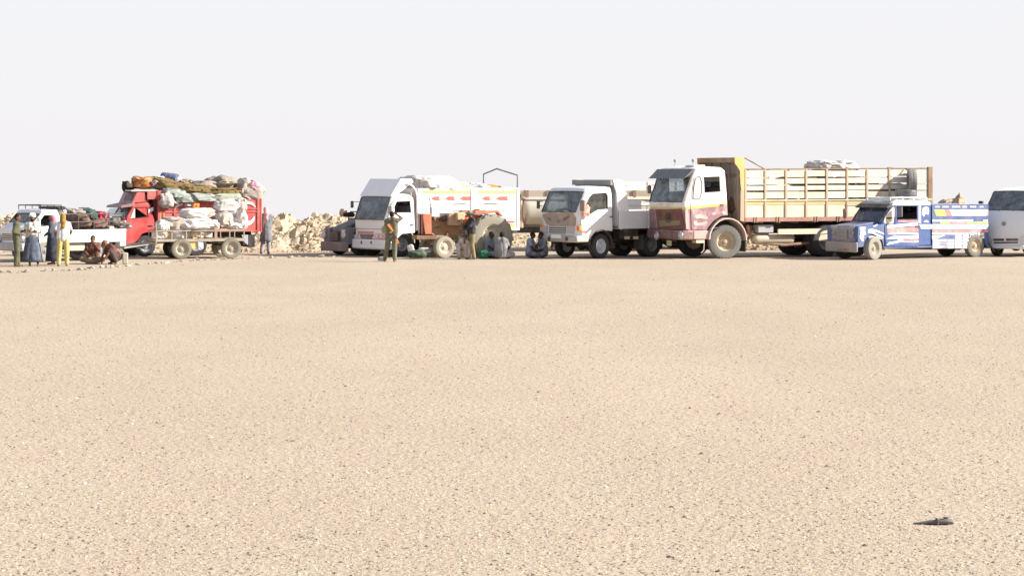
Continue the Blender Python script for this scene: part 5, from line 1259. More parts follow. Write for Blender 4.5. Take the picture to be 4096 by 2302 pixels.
lt(R2, (1240, 525, 1345, 575), -.12, .2, sackW, 'cloth', 'small white rag left of the orange bag on the red wall', 'cloth')
lt(R2, (1325, 500, 1420, 600), -.15, .25, cloth('orange_bag', (.78, .30, .08)), 'bag', 'small orange bag hanging on the red side wall over the trailer sacks', 'bag', rough=.3)
tag(MB().ell((0, 0, 0), (.01,)*3).build('x', black), None) if False else None
x_, z_ = F.near(R2, 1022, 188, .9)
b_ = MB().lathe([(0, -.42), (.24, -.42), (.26, -.38), (.265, -.15), (.28, -.13), (.265, -.11), (.265, .11), (.28, .13), (.265, .15), (.26, .38), (.24, .42), (.22, .40), (0, .40)], n=24, axis='x')
o = b_.build('barrel', paint('blue_plastic', (.06, .085, .19), dust=.2, rough=.5), None, F.world(x_, .85, z_+.02), (0, R(6), F.th+R(-40))); o.scale = (.68, .68, .68); tag(o, 'blue plastic barrel lying on top of the load of the red truck', 'barrel')
for i in range(4):
    x = x0+.6+i*.72; tp = zs+.25
    m = blob((1.0, 1.55, tp-zb0-.05), 90+i, .55, .12, 3)
    tag(m.build('bundle', [sackT, cloth('dark_bundle', (0, 0, 0)), sackT, cloth('brown_bundle', (0, 0, 0)), sackT][i], None, F.world(x, .87, (tp+zb0+.1)/2), (0, 0, F.th), sm=60), '%s bundle low in the red cargo box, %s from its headboard' % (['tan', 'black', 'pale', 'brown'][i], BAY[i]), 'bundle', 'bundles low inside the red box')

# ================================================================== small trailer with white sacks, in front of the red truck
F = Frame(380+850/3.448, 1037, 20); W = 1.45; FT = F
T = empty('flat_trailer', (F.X, F.Y, 0), F.th, 'small four-wheeled flat trailer with low tube rails, loaded with white sacks', 'trailer')
z_d = F.near(R2, 1200, 1030)[1]; z_r = F.near(R2, 1200, 908)[1]; xr = F.near(R3, 690, 1000)[0]
fr = paint('khaki_frame', (.36, .33, .27), dust=.5, alt=(.26, .22, .18))
m = MB().box(-.02, xr, 0, .05, z_d-.06, z_d+.03).box(-.02, xr, W-.05, W, z_d-.06, z_d+.03).box(-.02, .03, .05, W-.05, z_d-.06, z_d+.03).box(xr-.05, xr, .05, W-.05, z_d-.06, z_d+.03)
m.build('trailer_frame', fr, T)
MB().box(.03, xr-.05, .05, W-.05, z_d-.02, z_d+.015).build('trailer_deck', rusty, T)
for y in (.03, W-.03):
    MB().tube([(.0, y, z_r), (xr, y, z_r)], .024, 8).build('side_rail', fr, T)
    for i in range(7): 
        x = .02+(xr-.05)*i/6; MB().tube([(x, y, z_d+.03), (x, y, z_r-.02)], .02, 6).build('rail_post', fr, T)
    MB().box(F.near(R3, 290, 950)[0]-.05, F.near(R3, 290, 950)[0]+.05, y-.01, y+.03, z_d+.03, z_r+.12).build('middle_post', paint('brown_post', (.35, .2, .15), dust=.5), T)
MB().tube([(0, .03, z_r), (0, W-.03, z_r)], .022).build('front_rail', fr, T); MB().tube([(xr, .03, z_r), (xr, W-.03, z_r)], .022).build('rear_rail', fr, T)
MB().box(-.03, .0, -.02, .03, z_d-.12, z_r+.25).build('front_stake', fr, T)
for a, rg_ in ((1195, R2), (500, R3)):
    x = F.near(rg_, a, 1170)[0]; r = .335
    axle_set(T, x, W+.04, r, .2, tyre=rubberD, rim=rimW, tyre_far=rubberD if rg_ is R3 else rubber, inset=-.06, rimr=.62)
    m = MB()
    for y in (.3, W-.3): m.box(x-.35, x+.35, y-.03, y+.03, r+.08, r+.13).box(x-.05, x+.05, y-.04, y+.04, r, z_d-.06)
    m.build('leaf_spring', darkm, T)
MB().tube([(-.02, W/2, z_d-.1), (-.9, W/2, .45), (-1.0, W/2, .4)], .04).tube([(.3, .3, z_d-.1), (-.7, W/2, .5)], .03).tube([(.3, W-.3, z_d-.1), (-.7, W/2, .5)], .03).build('drawbar', fr, T)
xj, zj = F.near(R2, 1370, 1090); 
j = MB().box(xj-.16, xj+.10, .05, .22, zj-.16, zj+.16).cap((xj, .13, zj+.17), (xj, .13, zj+.19), .04)
o = j.build('jerrycan', paint('yellow_can', (.70, .52, .22), dust=.3), None, F.world(0, 0, 0), (0, 0, F.th), bevel=.02); tag(o, 'yellow jerrycan hanging under the flat trailer between its wheels', 'jerrycan')
xj, zj = F.near(R2, 1455, 1100)
o = blob((.22, .2, .42), 33, .8, .25).build('bag', cloth('greyblue_bag', (.45, .48, .52), (.6, .6, .62)), None, F.world(xj, .1, zj), (0, 0, F.th), sm=60); tag(o, 'grey bag hanging beside the yellow jerrycan under the flat trailer', 'bag')
SK = [('R2', (840, 760, 1010, 915), .4, .7, 'white sack at the front corner of the flat trailer'), ('R2', (935, 715, 1215, 915), .6, 1.0, 'plump white sack second from the trailer front'),
      ('R2', (1180, 600, 1570, 760), .75, .8, 'long white sack tied in the middle, upper row, behind the front of the trailer'), ('R2', (1165, 735, 1640, 905), .4, .8, 'long low white sack tied in the middle, beneath the upper tied one'),
      ('R3', (-120, 595, 290, 755), 1.0, .8, 'white sack on the trailer behind the long tied sack'), ('R3', (190, 755, 330, 890), .3, .5, 'small white sack wedged low in the middle of the trailer'),
      ('R3', (270, 490, 600, 660), 1.05, .7, 'high white sack leaning on the red wall over the trailer'), ('R3', (290, 645, 500, 880), .5, .8, 'upright cream sack right of the trailer middle'),
      ('R3', (450, 640, 640, 730), 1.0, .6, 'white sack lying above the tilted one near the trailer tail'), ('R3', (460, 725, 690, 815), .6, .6, 'flat white sack near the trailer tail'),
      ('R3', (560, 465, 700, 660), 1.1, .6, 'tall white sack topmost at the trailer tail'), ('R3', (560, 640, 710, 890), .5, .6, 'white sack slumped at the rear rail of the trailer'), ('R3', (440, 800, 640, 890), .35, .5, 'flat grey-white sack low by the rear rail')]
for i, (rg_, bx_, y, d, lb) in enumerate(SK):
    load(F, R2 if rg_ == 'R2' else R3, bx_, y, d, [sackW, cloth('cream_sackcloth', (.50, .43, .38), (.42, .35, .30)), sackW][i % 3], 'sack', lb, 'sack', 'white sacks on the flat trailer', rough=.22, power=.8, fold=.05)
for i in range(6):
    a0 = 900+i*62+(i > 3)*0; x, z = F.near(R2, a0+i*70, 960)
    o = blob((.42, .35, .26), 70+i, .5, .2).build('sack', [sackW, sackT, sackW][i % 3], None, F.world(min(x, xr-.3), .28+.12*(i % 2), z_d+.15), (0, 0, F.th), sm=60)
    tag(o, 'small %s sack behind the trailer side rail, %s from its front' % (['white', 'tan', 'cream'][i % 3], BAY[i]), 'sack', 'small sacks behind the trailer rail')

# ================================================================== G: white pickup at the left edge
F = Frame(103, 1050, 42); W = 1.62; FG = F
T = empty('white_pickup', (F.X, F.Y, 0), F.th, 'white pickup with roof rack and tube-sided bed, behind the standing men', 'pickup truck')
P1 = lambda L, y=0.0: F.pts(R1, L, y); z1 = lambda b, a=330: F.near(R1, a, b)[1]
profG = P1([(338, 1110), (340, 1000), (330, 890), (322, 850), (445, 765), (540, 645), (565, 600), (620, 588), (760, 595), (785, 640), (798, 720), (802, 830), (806, 1000)])
botG = P1([(760, 1070), (705, 1100), (690, 1075), (650, 1035), (600, 1022), (555, 1045), (530, 1080), (515, 1110)])
winG = P1([(575, 657), (710, 652), (735, 700), (742, 790), (520, 808), (508, 755)])
gw = paint('pickup_white', (.76, .77, .80), dust=.12)
cab(T, profG, botG, W, .10, gw, 4, (10, .3), winG, pillar=.08)
dG = P1([(505, 1040), (495, 830), (500, 745), (560, 650), (585, 632), (735, 630), (762, 700), (778, 830), (780, 1030), (700, 1060), (645, 1018), (595, 1005), (540, 1030)])
door(T, dG, W, gw, winG, F.near(R1, 745, 850), half_open=True)
interior(T, profG[4][0]+.1, profG[10][0], W, .6, z1(870), z1(790))
fpoly(T, F, R1, [(40, 900), (250, 905), (250, 990), (40, 985)], profG, paint('dark_grille', (0, 0, 0)), 'grille', .0, .03)
for b in (915, 940, 965): fpoly(T, F, R1, [(45, b), (248, b+3), (248, b+12), (45, b+9)], profG, chrome, 'grille_slat', .02, .02)
headlight(T, F, R1, 298, 965, profG, .10); headlight(T, F, R1, 5, 965, profG, .10)
MB().box(-.16, .35, -.03, W+.03, z1(1135), z1(1030)).build('bumper', paint('battered_bumper', (.48, .48, .50), dust=.4, alt=(.3, .28, .28)), T, bevel=.04)
y, z = F.front(R1, 288, 1085, -.16); MB().lathe([(.06, 0), (.06, -.02), (0, -.02)], (-.16, y, z), 12, axis='x').build('fog_lamp', grey, T)
wx = F.near(R1, 605, 1150)[0]
axle_set(T, wx, W, .345, .2, tyre=rubberD, rim=rimG, steer=10)
xr = F.near(R1, 1652, 900)[0]; x0 = F.near(R1, 815, 900)[0]; zt = F.near(R1, 1300, 850)[1]; zb0 = F.near(R1, 1300, 1012)[1]
for y0, y1 in ((-.04, .0), (W, W+.04)):
    MB().box(x0, xr, y0, y1, zb0, zt).build('drop_side', gw, T, bevel=.008)
    MB().box(x0, xr, y0-.012 if y0 < 0 else y1, y0 if y0 < 0 else y1+.012, zt-.03, zt+.01).build('side_lip', gw, T)
MB().box(xr-.03, xr, .0, W, zb0, zt).build('tailgate', gw, T); MB().box(x0, x0+.03, 0, W, zb0, zt+.1).build('bed_front', gw, T)
MB().box(x0+.03, xr-.03, 0, W, zb0+.04, zb0+.08).build('bed_floor', grey, T)
rx = F.near(R1, 1330, 1130)[0]
for a0, a1 in ((1215, 1245), (1395, 1425)):
    pp = P1([(a0, 1015), (a1, 1015), (a1+(20 if a0 > 1300 else -10), 1085), (a0+(20 if a0 > 1300 else -10), 1085)]); MB().prism(pp, -.03, .0).build('mudguard_stay', gw, T)
xx = F.near(R1, 1610, 1060)[0]; MB().box(xx-.1, xr, -.03, .0, z1(1060, 1610), zb0).build('rear_corner', gw, T)
fender(T, rx, .37, .42, .45, .0, .25, darkm, 5, 175, 'mudguard')
axle_set(T, rx, W, .345, .22, tyre=paint('pale_dust_tyre', (.36, .35, .33), dust=.5, rough=.95, dcol=(.5, .47, .42)), rim=rimG)
chassis(T, .3, xr-.1, W, .45, .58)
x_, z_ = F.near(R1, 1000, 1090); MB().box(x_-.2, x_+.4, .1, .45, z_-.1, z_+.15).build('fuel_tank', paint('dusty_tank', (0, 0, 0)), T, bevel=.03)
rt = paint('dark_tube', (.05, .045, .045), dust=.15)
for y in (.03, W-.03):
    for b in (640, 745): 
        z = F.near(R1, 1300, b)[1]; MB().tube([(x0+.05, y, z), (xr-.03, y, z)], .018, 6).build('bed_tube', rt, T)
    for x in [x0+.05+(xr-x0-.08)*i/4 for i in range(5)]: MB().tube([(x, y, zt-.02), (x, y, F.near(R1, 1300, 600 if 0 else 640)[1]+.03)], .018, 6).build('bed_post', rt, T)
zr = F.near(R1, 650, 588)[1]
m = MB()
for y in (.12, W-.12): m.tube([(F.near(R1, 560, 560)[0], y, zr+.14), (F.near(R1, 830, 560)[0], y, zr+.14), (F.near(R1, 860, 600)[0], y, zr-.1)], .022, 6)
for a in (560, 650, 740, 830): 
    x = F.near(R1, a, 560)[0]; m.tube([(x, .12, zr-.0), (x, .12, zr+.14), (x, W-.12, zr+.14), (x, W-.12, zr)], .02, 6)
m.build('roof_rack', rt, T)
load(F, R1, (590, 545, 800, 585), .7, .9, cloth('dark_green_bundle', (.05, .07, .06)), 'bundle', 'flat dark bundle on the roof rack of the white pickup', 'bundle', power=.5)
load(F, R1, (775, 570, 850, 660), .4, .3, sackW, 'cloth', 'white cloth hanging from the rear of the pickup roof rack', 'cloth')
mirror(T, (profG[5][0]-.1, 0, z1(720, 560)), (profG[5][0]-.2, -.2, z1(730, 560)), size=(.03, .14, .2), mat=gw)
G1 = [((870, 572, 1060, 660), .9, .8, cloth('grey_brown_tarp', (.36, .33, .30), (.22, .18, .16)), 'tarpaulin', 'grey-brown tarpaulin just behind the pickup cab', 'tarpaulin'),
      ((1065, 575, 1215, 740), .7, .7, cloth('teal_bag', (.04, .07, .065), (.09, .13, .12)), 'bag', 'dark teal plastic bag in the pickup bed', 'bag'),
      ((880, 655, 1110, 850), .8, 1.2, cloth('brown_load', (.10, .06, .05), (.22, .15, .12)), 'bundle', 'brown bundle at the front of the pickup bed', 'bundle'),
      ((1080, 700, 1340, 850), .8, 1.2, cloth('reddish_load', (.14, .07, .06), (.26, .18, .15)), 'bundle', 'reddish-brown bundle in the middle of the pickup bed', 'bundle'),
      ((1235, 615, 1370, 740), .9, .7, cloth('dark_red_cloth', (.42, .04, .07), (.25, .06, .06)), 'cloth', 'dark red cloth bundle high in the pickup bed', 'cloth'),
      ((1360, 690, 1500, 850), .8, .9, cloth('charcoal_load', (.08, .07, .07), (.2, .17, .15)), 'bundle', 'charcoal bundle near the tail of the pickup bed', 'bundle'),
      ((1480, 740, 1640, 850), .8, .9, cloth('grey_load', (.30, .26, .24), (.14, .12, .12)), 'bundle', 'grey bundle against the pickup tailgate', 'bundle'),
      ((1400, 805, 1480, 850), .25, .25, sackW, 'bag', 'small round white bag on the bed side of the pickup', 'bag'),
      ((1375, 640, 1400, 700), .3, .1, cloth('cream_cloth', (0, 0, 0)), 'cloth', 'tiny cream rag tied to the rear bed post of the pickup', 'cloth')]
for bx_, y, d, mt, nm, lb, ct in G1: load(F, R1, bx_, y, d, mt, nm, lb, ct, rough=.3, power=.7)

# ================================================================== J: dark open jeep behind the deflector truck
F = Frame(1260+440/3.29, 1022, 38); W = 1.55; FJ = F
T = empty('dark_jeep', (F.X, F.Y, 0), F.th, 'dark blue-grey open-top old jeep half hidden left of the deflector truck', 'jeep')
z4 = lambda b, a=440: F.near(R4, a, b)[1]
navy = paint('navy_paint', (.07, .085, .11), dust=.35, rough=.5, alt=(.11, .12, .15)); plum = paint('dusty_plum', (.17, .13, .14), dust=.4)
zt = z4(905); zb0 = z4(1205); zm = z4(1080)
for y0, y1 in ((0, .40), (W-.40, W)): MB().prism([(0, .38), (0, zt), (.12, zt+.03), (.95, zt+.03), (.95, .75), (.85, .85), (.35, .85), (.22, .75), (.2, .38)], y0, y1).build('front_fender', navy, T, bevel=.03)
MB().prism([(.06, .45), (.06, zt-.02), (.12, zt+.04), (.98, z4(765)-.02), (.98, .45)], .405, W-.405).build('hood', navy, T, bevel=.03)
prJ = [(0, 0), (0, 3)]
gJ = fpoly(T, F, R4, [(205, 945), (300, 940), (302, 1060), (208, 1065)], prJ, paint('brown_grille', (.05, .04, .04), dust=.3), 'grille', -.02, .05)
for b in range(955, 1070, 24): fpoly(T, F, R4, [(205, b), (308, b-2), (308, b+5), (205, b+7)], prJ, plum, 'grille_slat', .0, .03, gJ)
for a in (120, 380):
    y, z = F.front(R4, a, 985, 0)
    h = MB().lathe([(.14, .0), (.14, -.03), (.10, -.045), (.10, 0)], (0, y, z), 16, axis='x').build('headlight', chrome, T); MB().lathe([(.10, -.03), (0, -.05)], (0, y, z), 16, axis='x').build('lens', lampm, h)
    y, z = F.front(R4, a, 925, 0); MB().box(-.03, 0, y-.14, y+.14, z-.03, z+.03).build('marker_lamp', paint('dusty_lamp', (.5, .5, .5), dust=.4), T)
MB().box(-.12, -.0, -.03, W+.03, zb0, zm).build('bumper', plum, T, bevel=.03)
MB().box(.98, 3.3, .0, .04, .5, zt+.1).box(.98, 3.3, W-.04, W, .5, zt+.1).box(3.26, 3.3, .04, W-.04, .5, zt+.1).box(.98, 1.02, .04, W-.04, .5, z4(770)).build('tub', navy, T)
MB().box(1.02, 3.26, .04, W-.04, .5, .54).build('tub_floor', darkm, T)
s = MB()
for y in (.2, .9): s.box(1.5, 1.95, y, y+.45, .75, .9).box(1.9, 2.0, y, y+.45, .9, 1.45)
s.build('seat', seatm, T, bevel=.04)
wf = MB(); zw = z4(690)
wf.tube([(1.02, .05, z4(770)), (1.10, .05, zw), (1.10, W-.05, zw), (1.02, W-.05, z4(770))], .03, 6); wf.build('windscreen_frame', grey, T)
MB().tube([(2.0, .1, 1.0), (2.0, .1, zw+.1), (2.0, W-.1, zw+.1), (2.0, W-.1, 1.0)], .035, 8).build('roll_bar', grey, T)
MB().tube([(1.4, .45, 1.3), (1.25, .45, 1.1)], .02).tube([(1.4+.05*math.cos(a), .45+.19*math.sin(a), 1.3+.18*math.cos(a)) for a in [i*math.pi/8 for i in range(16)]], .014, 6, close=True).build('steering_wheel', black, T)
load(F, R4, (345, 645, 400, 745), .75, .3, cloth('tan_cloth', (.5, .36, .28)), 'cloth', 'tan cloth roll standing in the open jeep', 'cloth')
load(F, R4, (400, 690, 495, 752), .5, .4, cloth('black_cloth', (0, 0, 0)), 'bag', 'black bag on the seats of the open jeep', 'bag', rough=.3)
axle_set(T, .58, W, .37, .2, tyre=rubber, rim=rimG, inset=.03); axle_set(T, 2.7, W, .37, .2, tyre=rubber, rim=rimG, inset=.03)
chassis(T, .05, 3.2, W, .40, .50)

# ================================================================== K: old orange tractor
TR = (1760, 800, 5.57)
F = Frame(1640, 1034, 22); W = 1.5; FK = F
T = empty('tractor', (F.X, F.Y, 0), F.th, 'old orange tractor with rusty bare engine and huge dusty rear wheels', 'tractor')
k = lambda a, b, y=0.0: F.near(R5, a, b, y)
rwx, rwz = k(1015, 1015, -.1); r = .72
fwx = k(392, 1150)[0]
Wc = W/2
og = paint('engine_rust_orange', (.34, .17, .08), dust=.5, alt=(.26, .12, .07), rough=.8, bump=.5)
tyR = paint('clay_dusty_tyre', (.29, .26, .205), dust=.5, rough=.95, dcol=(.38, .34, .26))
# radiator cowl
gx0 = k(105, 800, Wc-.27)[0]; gx1 = k(215, 800, Wc-.27)[0]; zc0 = k(150, 975, Wc-.27)[1]; zc1 = k(150, 708, Wc-.27)[1]
side = [(gx0+.08, zc0), (gx0, zc1-.12), (gx0-.0, zc1-.02), (gx0+.03, zc1), (gx1, zc1), (gx1+.02, zc0)]
m = MB().prism(side, Wc-.27, Wc-.22).prism(side, Wc+.22, Wc+.27).box(gx0+.03, gx1, Wc-.22, Wc+.22, zc1-.05, zc1); m.build('radiator_cowl', orange, T, bevel=.015)
MB().box(gx0+.0, gx0+.04, Wc-.22, Wc-.10, zc0, zc1-.03).box(gx0+.0, gx0+.04, Wc+.06, Wc+.22, zc0, zc1-.03).build('grille_panel', paint('shaded_red_grille', (.22, .03, .03), dust=.3), T)  # shade of the front face is put into this darker red
MB().box(gx0+.12, gx0+.2, Wc-.2, Wc+.2, zc0+.02, zc1-.08).build('radiator', black, T)
for i in range(5): MB().box(gx0+.085, gx0+.115, Wc-.08, Wc+.08, zc0+.06+i*.13, zc0+.09+i*.13).build('grille_bar', grey, T)
# engine and gearbox: blocks, filters, pipes
ex1 = k(640, 900, Wc)[0]; e0 = gx1+.05
z_ = lambda b: k(400, b, Wc)[1]
m = MB().box(e0, ex1-.15, Wc-.17, Wc+.17, z_(1000), z_(790)).box(e0+.1, ex1-.35, Wc-.13, Wc+.13, z_(790), z_(740)).box(ex1-.3, rwx+.35, Wc-.2, Wc+.2, z_(1010), z_(850)).box(e0-.1, ex1-.4, Wc-.22, Wc+.22, z_(1030), z_(985))
m.build('engine_block', og, T, bevel=.02)
rs = random.Random(8); m = MB()
for i in range(22):
    x = e0+rs.random()*(ex1-e0-.1); zz = z_(1000)+rs.random()*(z_(740)-z_(1000)); q = rs.choice([-1, 1])
    m.cap((x, Wc+q*.16, zz), (x+rs.uniform(-.12, .12), Wc+q*.24, zz+rs.uniform(-.12, .12)), rs.uniform(.02, .05), n=7)
m.build('engine_fittings', rusty, T)
m = MB().lathe([(.0, -.07), (.15, -.07), (.17, -.02), (.17, .02), (.15, .07), (0, .07)], (e0+.08, Wc, z_(900)), 20, axis='x'); m.build('fan_pulley', paint('tan_pulley', (.45, .38, .26), dust=.4), T)
b0 = k(440, 860, .3); b1 = k(640, 700, .3)
MB().box(b0[0], b1[0], .28, W-.28, b0[1], b1[1]).build('battery_crate', paint('brown_crate', (.36, .20, .12), dust=.4), T, bevel=.02)
b0 = k(545, 790, .2); b1 = k(645, 688, .2)
MB().box(b0[0], b1[0], .12, .5, b0[1], b1[1]).build('tool_can', paint('cream_can', (.56, .42, .24), dust=.2), T, bevel=.03)
c0 = k(355, 770, .5); MB().cap((c0[0], .5, c0[1]), (c0[0]+.25, .5, c0[1]+.05), .09, n=12).build('air_filter', black, T)
p = k(205, 720, .9); pt = k(190, 495, .9)
MB().tube([(p[0]+.02, .9, p[1]-.2), (p[0]+.02, .9, k(205, 620, .9)[1])], .045).tube([(p[0]+.01, .9, k(205, 620, .9)[1]), (pt[0], .9, pt[1])], .022).build('exhaust_pipe', paint('grey_pipe', (.25, .24, .24), dust=.3), T)
# front axle and wheels
za = k(200, 1050)[1]
MB().box(fwx-.55, fwx+.15, Wc-.15, Wc+.15, z_(1060), z_(1000)).box(fwx-.07, fwx+.07, .1, W-.1, .40, .52).tube([(fwx, .12, .36), (fwx, .12, .55)], .05).tube([(fwx, W-.12, .36), (fwx, W-.12, .55)], .05).build('front_axle', paint('brown_axle', (.26, .14, .08), dust=.5), T)
MB().box(gx0-.2, gx1+.2, Wc-.25, Wc+.25, z_(1035), z_(985)).build('front_weight', rusty, T)
wheel(T, fwx, -.02, .37, .2, False, 10, tyR, paint('cream_rim', (.52, .48, .38), dust=.3), 0, .62); wheel(T, fwx, W+.02, .37, .2, True, -10, tyR, rimW, 0, .62)
# rear wheels, axle, fenders, seat, steering wheel
rimC = paint('cream_rim', (0, 0, 0))
wheel(T, rwx, -.24, r, .42, False, 0, tyR, rimC, 18, .55); wheel(T, rwx, W+.24, r, .42, True, 0, tyR, rimC, 18, .55)
MB().tube([(rwx, .1, r), (rwx, W-.1, r)], .12, 12).build('rear_axle', og, T)
for y0, y1 in ((-.02, .26), (W-.26, W+.02)):
    fx0, fz0 = k(790, 725, 0); fx1, fz1 = k(1165, 742, 0)
    m = MB().prism(clean([(fx0, fz0), (fx0, fz0+.15), (k(1100, 662)[0], k(1100, 662)[1]), (fx1, fz1), (fx1-.08, fz1-.0), (k(1080, 690)[0], k(1080, 690)[1])]), y0, y1)
    m.build('fender', orange, T, bevel=.01)
    yy = .26 if y0 < 0 else W-.28
    MB().prism(clean([(fx0, fz0), (fx1-.1, fz1), (rwx+.4, r), (rwx-.35, r-.1), (fx0+.02, k(810, 860)[1])]), yy, yy+.02).build('fender_plate', orange, T)
    MB().box(fx0-.02, fx0+.30, y0-.01, y1+.03, fz0+.02, fz0+.09).build('fender_seat_pad', paint('mauve_pad', (.30, .16, .17), dust=.3), T)
sxx, szz = k(715, 790, Wc)
MB().box(sxx-.2, sxx+.25, Wc-.24, Wc+.24, szz-.03, szz+.06).prism([(sxx+.18, szz+.06), (sxx+.27, szz+.06), (sxx+.32, szz+.38), (sxx+.24, szz+.38)], Wc-.24, Wc+.24).build('seat', paint('bright_orange', (.60, .13, .015), dust=.2), T, bevel=.03)
hx, hz = k(660, 760, Wc)
MB().box(hx-.1, hx+.12, Wc-.2, Wc+.2, z_(850), hz+.02).build('dash_cowl', paint('bright_orange', (0, 0, 0)), T, bevel=.03)
MB().tube([(hx+.0, Wc, hz), (hx+.12, Wc, hz+.13)], .02).tube([(hx+.12+.07*math.cos(a), Wc+.2*math.sin(a), hz+.13+.19*math.cos(a)*.6) for a in [i*math.pi/8 for i in range(16)]], .013, 6, close=True).build('steering_wheel', black, T)
MB().tube([(rwx+.2, Wc, .55), (rwx+.95, Wc, .45)], .05).tube([(rwx+.2, Wc-.3, .6), (rwx+.9, Wc-.35, .45)], .03).tube([(rwx+.2, Wc+.3, .6), (rwx+.9, Wc+.35, .45)], .03).build('hitch', darkm, T)

# ================================================================== I: tanker trailer behind, H: slatted trailer behind
F = Frame(2092, 1007, 10); W = 2.1
T = empty('water_tanker', (F.X, F.Y, 0), F.th, 'weathered beige cylindrical tank trailer half hidden behind the white trucks', 'tank trailer')
zt = F.near(R6, 300, 405)[1]; ztb = F.near(R6, 300, 482)[1]; zbt = F.near(R6, 300, 880)[1]
rr = (ztb-zbt)/2; zc = (ztb+zbt)/2
tm = paint('weathered_tank', (.44, .41, .34), dust=.3, alt=(.36, .32, .24), scale=1.2, rough=.8)
L = 5.2; v = []; n = 28; m = MB()
ring = lambda x, k: [(x, W/2+math.copysign(abs(math.cos(2*math.pi*i/n))**.75, math.cos(2*math.pi*i/n))*W/2*k, zc+math.copysign(abs(math.sin(2*math.pi*i/n))**.75, math.sin(2*math.pi*i/n))*rr*k) for i in range(n)]
xsn = [(0, .86), (.06, .96), (.12, 1), (.30, 1), (L*.33, 1), (L*.66, 1), (L-.12, 1), (L, .9)]
for x, k_ in xsn: v += ring(x, k_)
f = [(i*n+j, i*n+(j+1) % n, (i+1)*n+(j+1) % n, (i+1)*n+j) for i in range(len(xsn)-1) for j in range(n)]+[tuple(range(n)), tuple((len(xsn)-1)*n+j for j in range(n))]
m.add(v, f).build('tank_shell', tm, T)
for x in (.1, L*.33, L*.66, L-.1): 
    q = MB(); a = ring(x-.03, 1.03)+ring(x+.03, 1.03); q.add(a, [(j, (j+1) % n, n+(j+1) % n, n+j) for j in range(n)]).build('tank_band', rusty, T)
MB().box(-.05, L, .1, .14, ztb, zt).box(-.05, L, W-.14, W-.1, ztb, zt).build('walkway_side', paint('walkway_beige', (.46, .39, .31), dust=.4), T)
for i in range(7): 
    x = .1+i*.8; MB().box(x, x+.12, .06, .1, ztb-.03, zt+.02).build('walkway_bracket', rusty, T)
MB().lathe([(0, .2), (.25, .2), (.28, .12), (.28, 0)], (L*.4, W/2, ztb), 16, axis='z').build('tank_hatch', rusty, T)
ex0, ez0 = F.near(R6, 112, 905); ex1, _ = F.near(R6, 170, 905)
MB().prism([(ex0, zbt-.05), (ex0-.02, zc), (ex0+.1, ztb-.1), (ex1, ztb-.05), (ex1+.05, zbt-.05)], .1, W-.1).build('front_cabinet', paint('tan_cabinet', (.52, .38, .28), dust=.4, alt=(.4, .26, .18)), T, bevel=.05)
MB().tube([(ex0-.08, .3, ztb-.2), (ex0+.3, .3, zt)], .05).tube([(ex0-.08, .3, ztb-.2), (ex0-.02, .3, ztb-.4)], .05).build('filler_pipe', black, T)
MB().box(ex0, L, .35, .5, zbt-.22, zbt-.02).box(ex0, L, W-.5, W-.35, zbt-.22, zbt-.02).build('chassis', darkm, T)
axle_set(T, 2.9, W, .48, .28, dual=True); axle_set(T, 4.1, W, .48, .28, dual=True)
MB().tube([(1.2, .6, zbt-.2), (1.2, .6, .05)], .05).box(1.1, 1.3, .5, .7, .0, .05).build('landing_leg', darkm, T)
F = Frame(2478, 1000, 18); W = 2.3
T = empty('slatted_trailer', (F.X, F.Y, 0), F.th, 'pale slatted cargo trailer seen between the white tipper and the big lorry', 'trailer')
zz = lambda b: F.near(R6, 1700, b)[1]; L = 4.6
crW = paint('cream_white_planks', (.78, .74, .68), dust=.3)
for y0, y1 in ((0, .04), (W-.04, W)):
    for i, (b0, b1) in enumerate(((290, 330), (345, 400), (412, 462), (475, 520), (545, 640), (660, 750), (765, 850))):
        for j in range(4):
            MB().box(j*L/4+.03, (j+1)*L/4-.03, y0, y1, zz(b1), zz(b0)).build('plank', crW if i < 4 else grey if (i == 4 and j == 1) else white, T)
    for j in range(5): MB().box(j*L/4-.03, j*L/4+.03, y0-.03 if y0 == 0 else y1, y0 if y0 == 0 else y1+.03, zz(860), zz(282)).build('post', crW, T)
MB().box(-.04, L+.04, 0, W, zz(880), zz(852)).build('cargo_floor', rusty, T)
MB().box(-.04, 0, 0, W, zz(860), zz(300)).box(L, L+.04, 0, W, zz(860), zz(300)).build('end_board', crW, T)
chassis(T, -.8, L, W, .8, zz(885)); axle_set(T, 3.0, W, .48, .28, dual=True); axle_set(T, .5, W, .48, .28, dual=True)
# ------------------------------------------------------------------ people
skin = cloth('skin_brown', (.19, .095, .06), (.16, .08, .05), rough=.6, bump=.05); skinD = cloth('skin_dark', (.09, .045, .032), rough=.6, bump=.05)
hairm = cloth('black_hair', (.02, .016, .014), rough=.7)
shoe = paint('sandal_leather', (.12, .07, .05), dust=.4); eyem = paint('dark_eye', (.02, .015, .01), dust=0, rough=.2, bump=0)
def remesh(o, vs=.012, it=4):
    r = o.modifiers.new('union', 'REMESH'); r.mode = 'VOXEL'; r.voxel_size = vs; r.use_smooth_shade = True
    s = o.modifiers.new('smooth', 'SMOOTH'); s.factor = .5; s.iterations = it
STAND = dict(pel=(0, 0, .53), che=(0, .0, .72), nek=(0, 0, .845), hed=(0, -.012, .925),
             shR=(.105, 0, .80), elR=(.125, .015, .645), wrR=(.13, -.03, .50), shL=(-.105, 0, .80), elL=(-.125, .015, .645), wrL=(-.13, -.03, .50),
             hiR=(.052, 0, .52), knR=(.058, -.012, .285), anR=(.062, .012, .045), hiL=(-.052, 0, .52), knL=(-.058, -.012, .285), anL=(-.062, .012, .045))
def toe(a, k): # foot points where the shin faces
    return a+Vector((0, -.085*k, -.012*k))
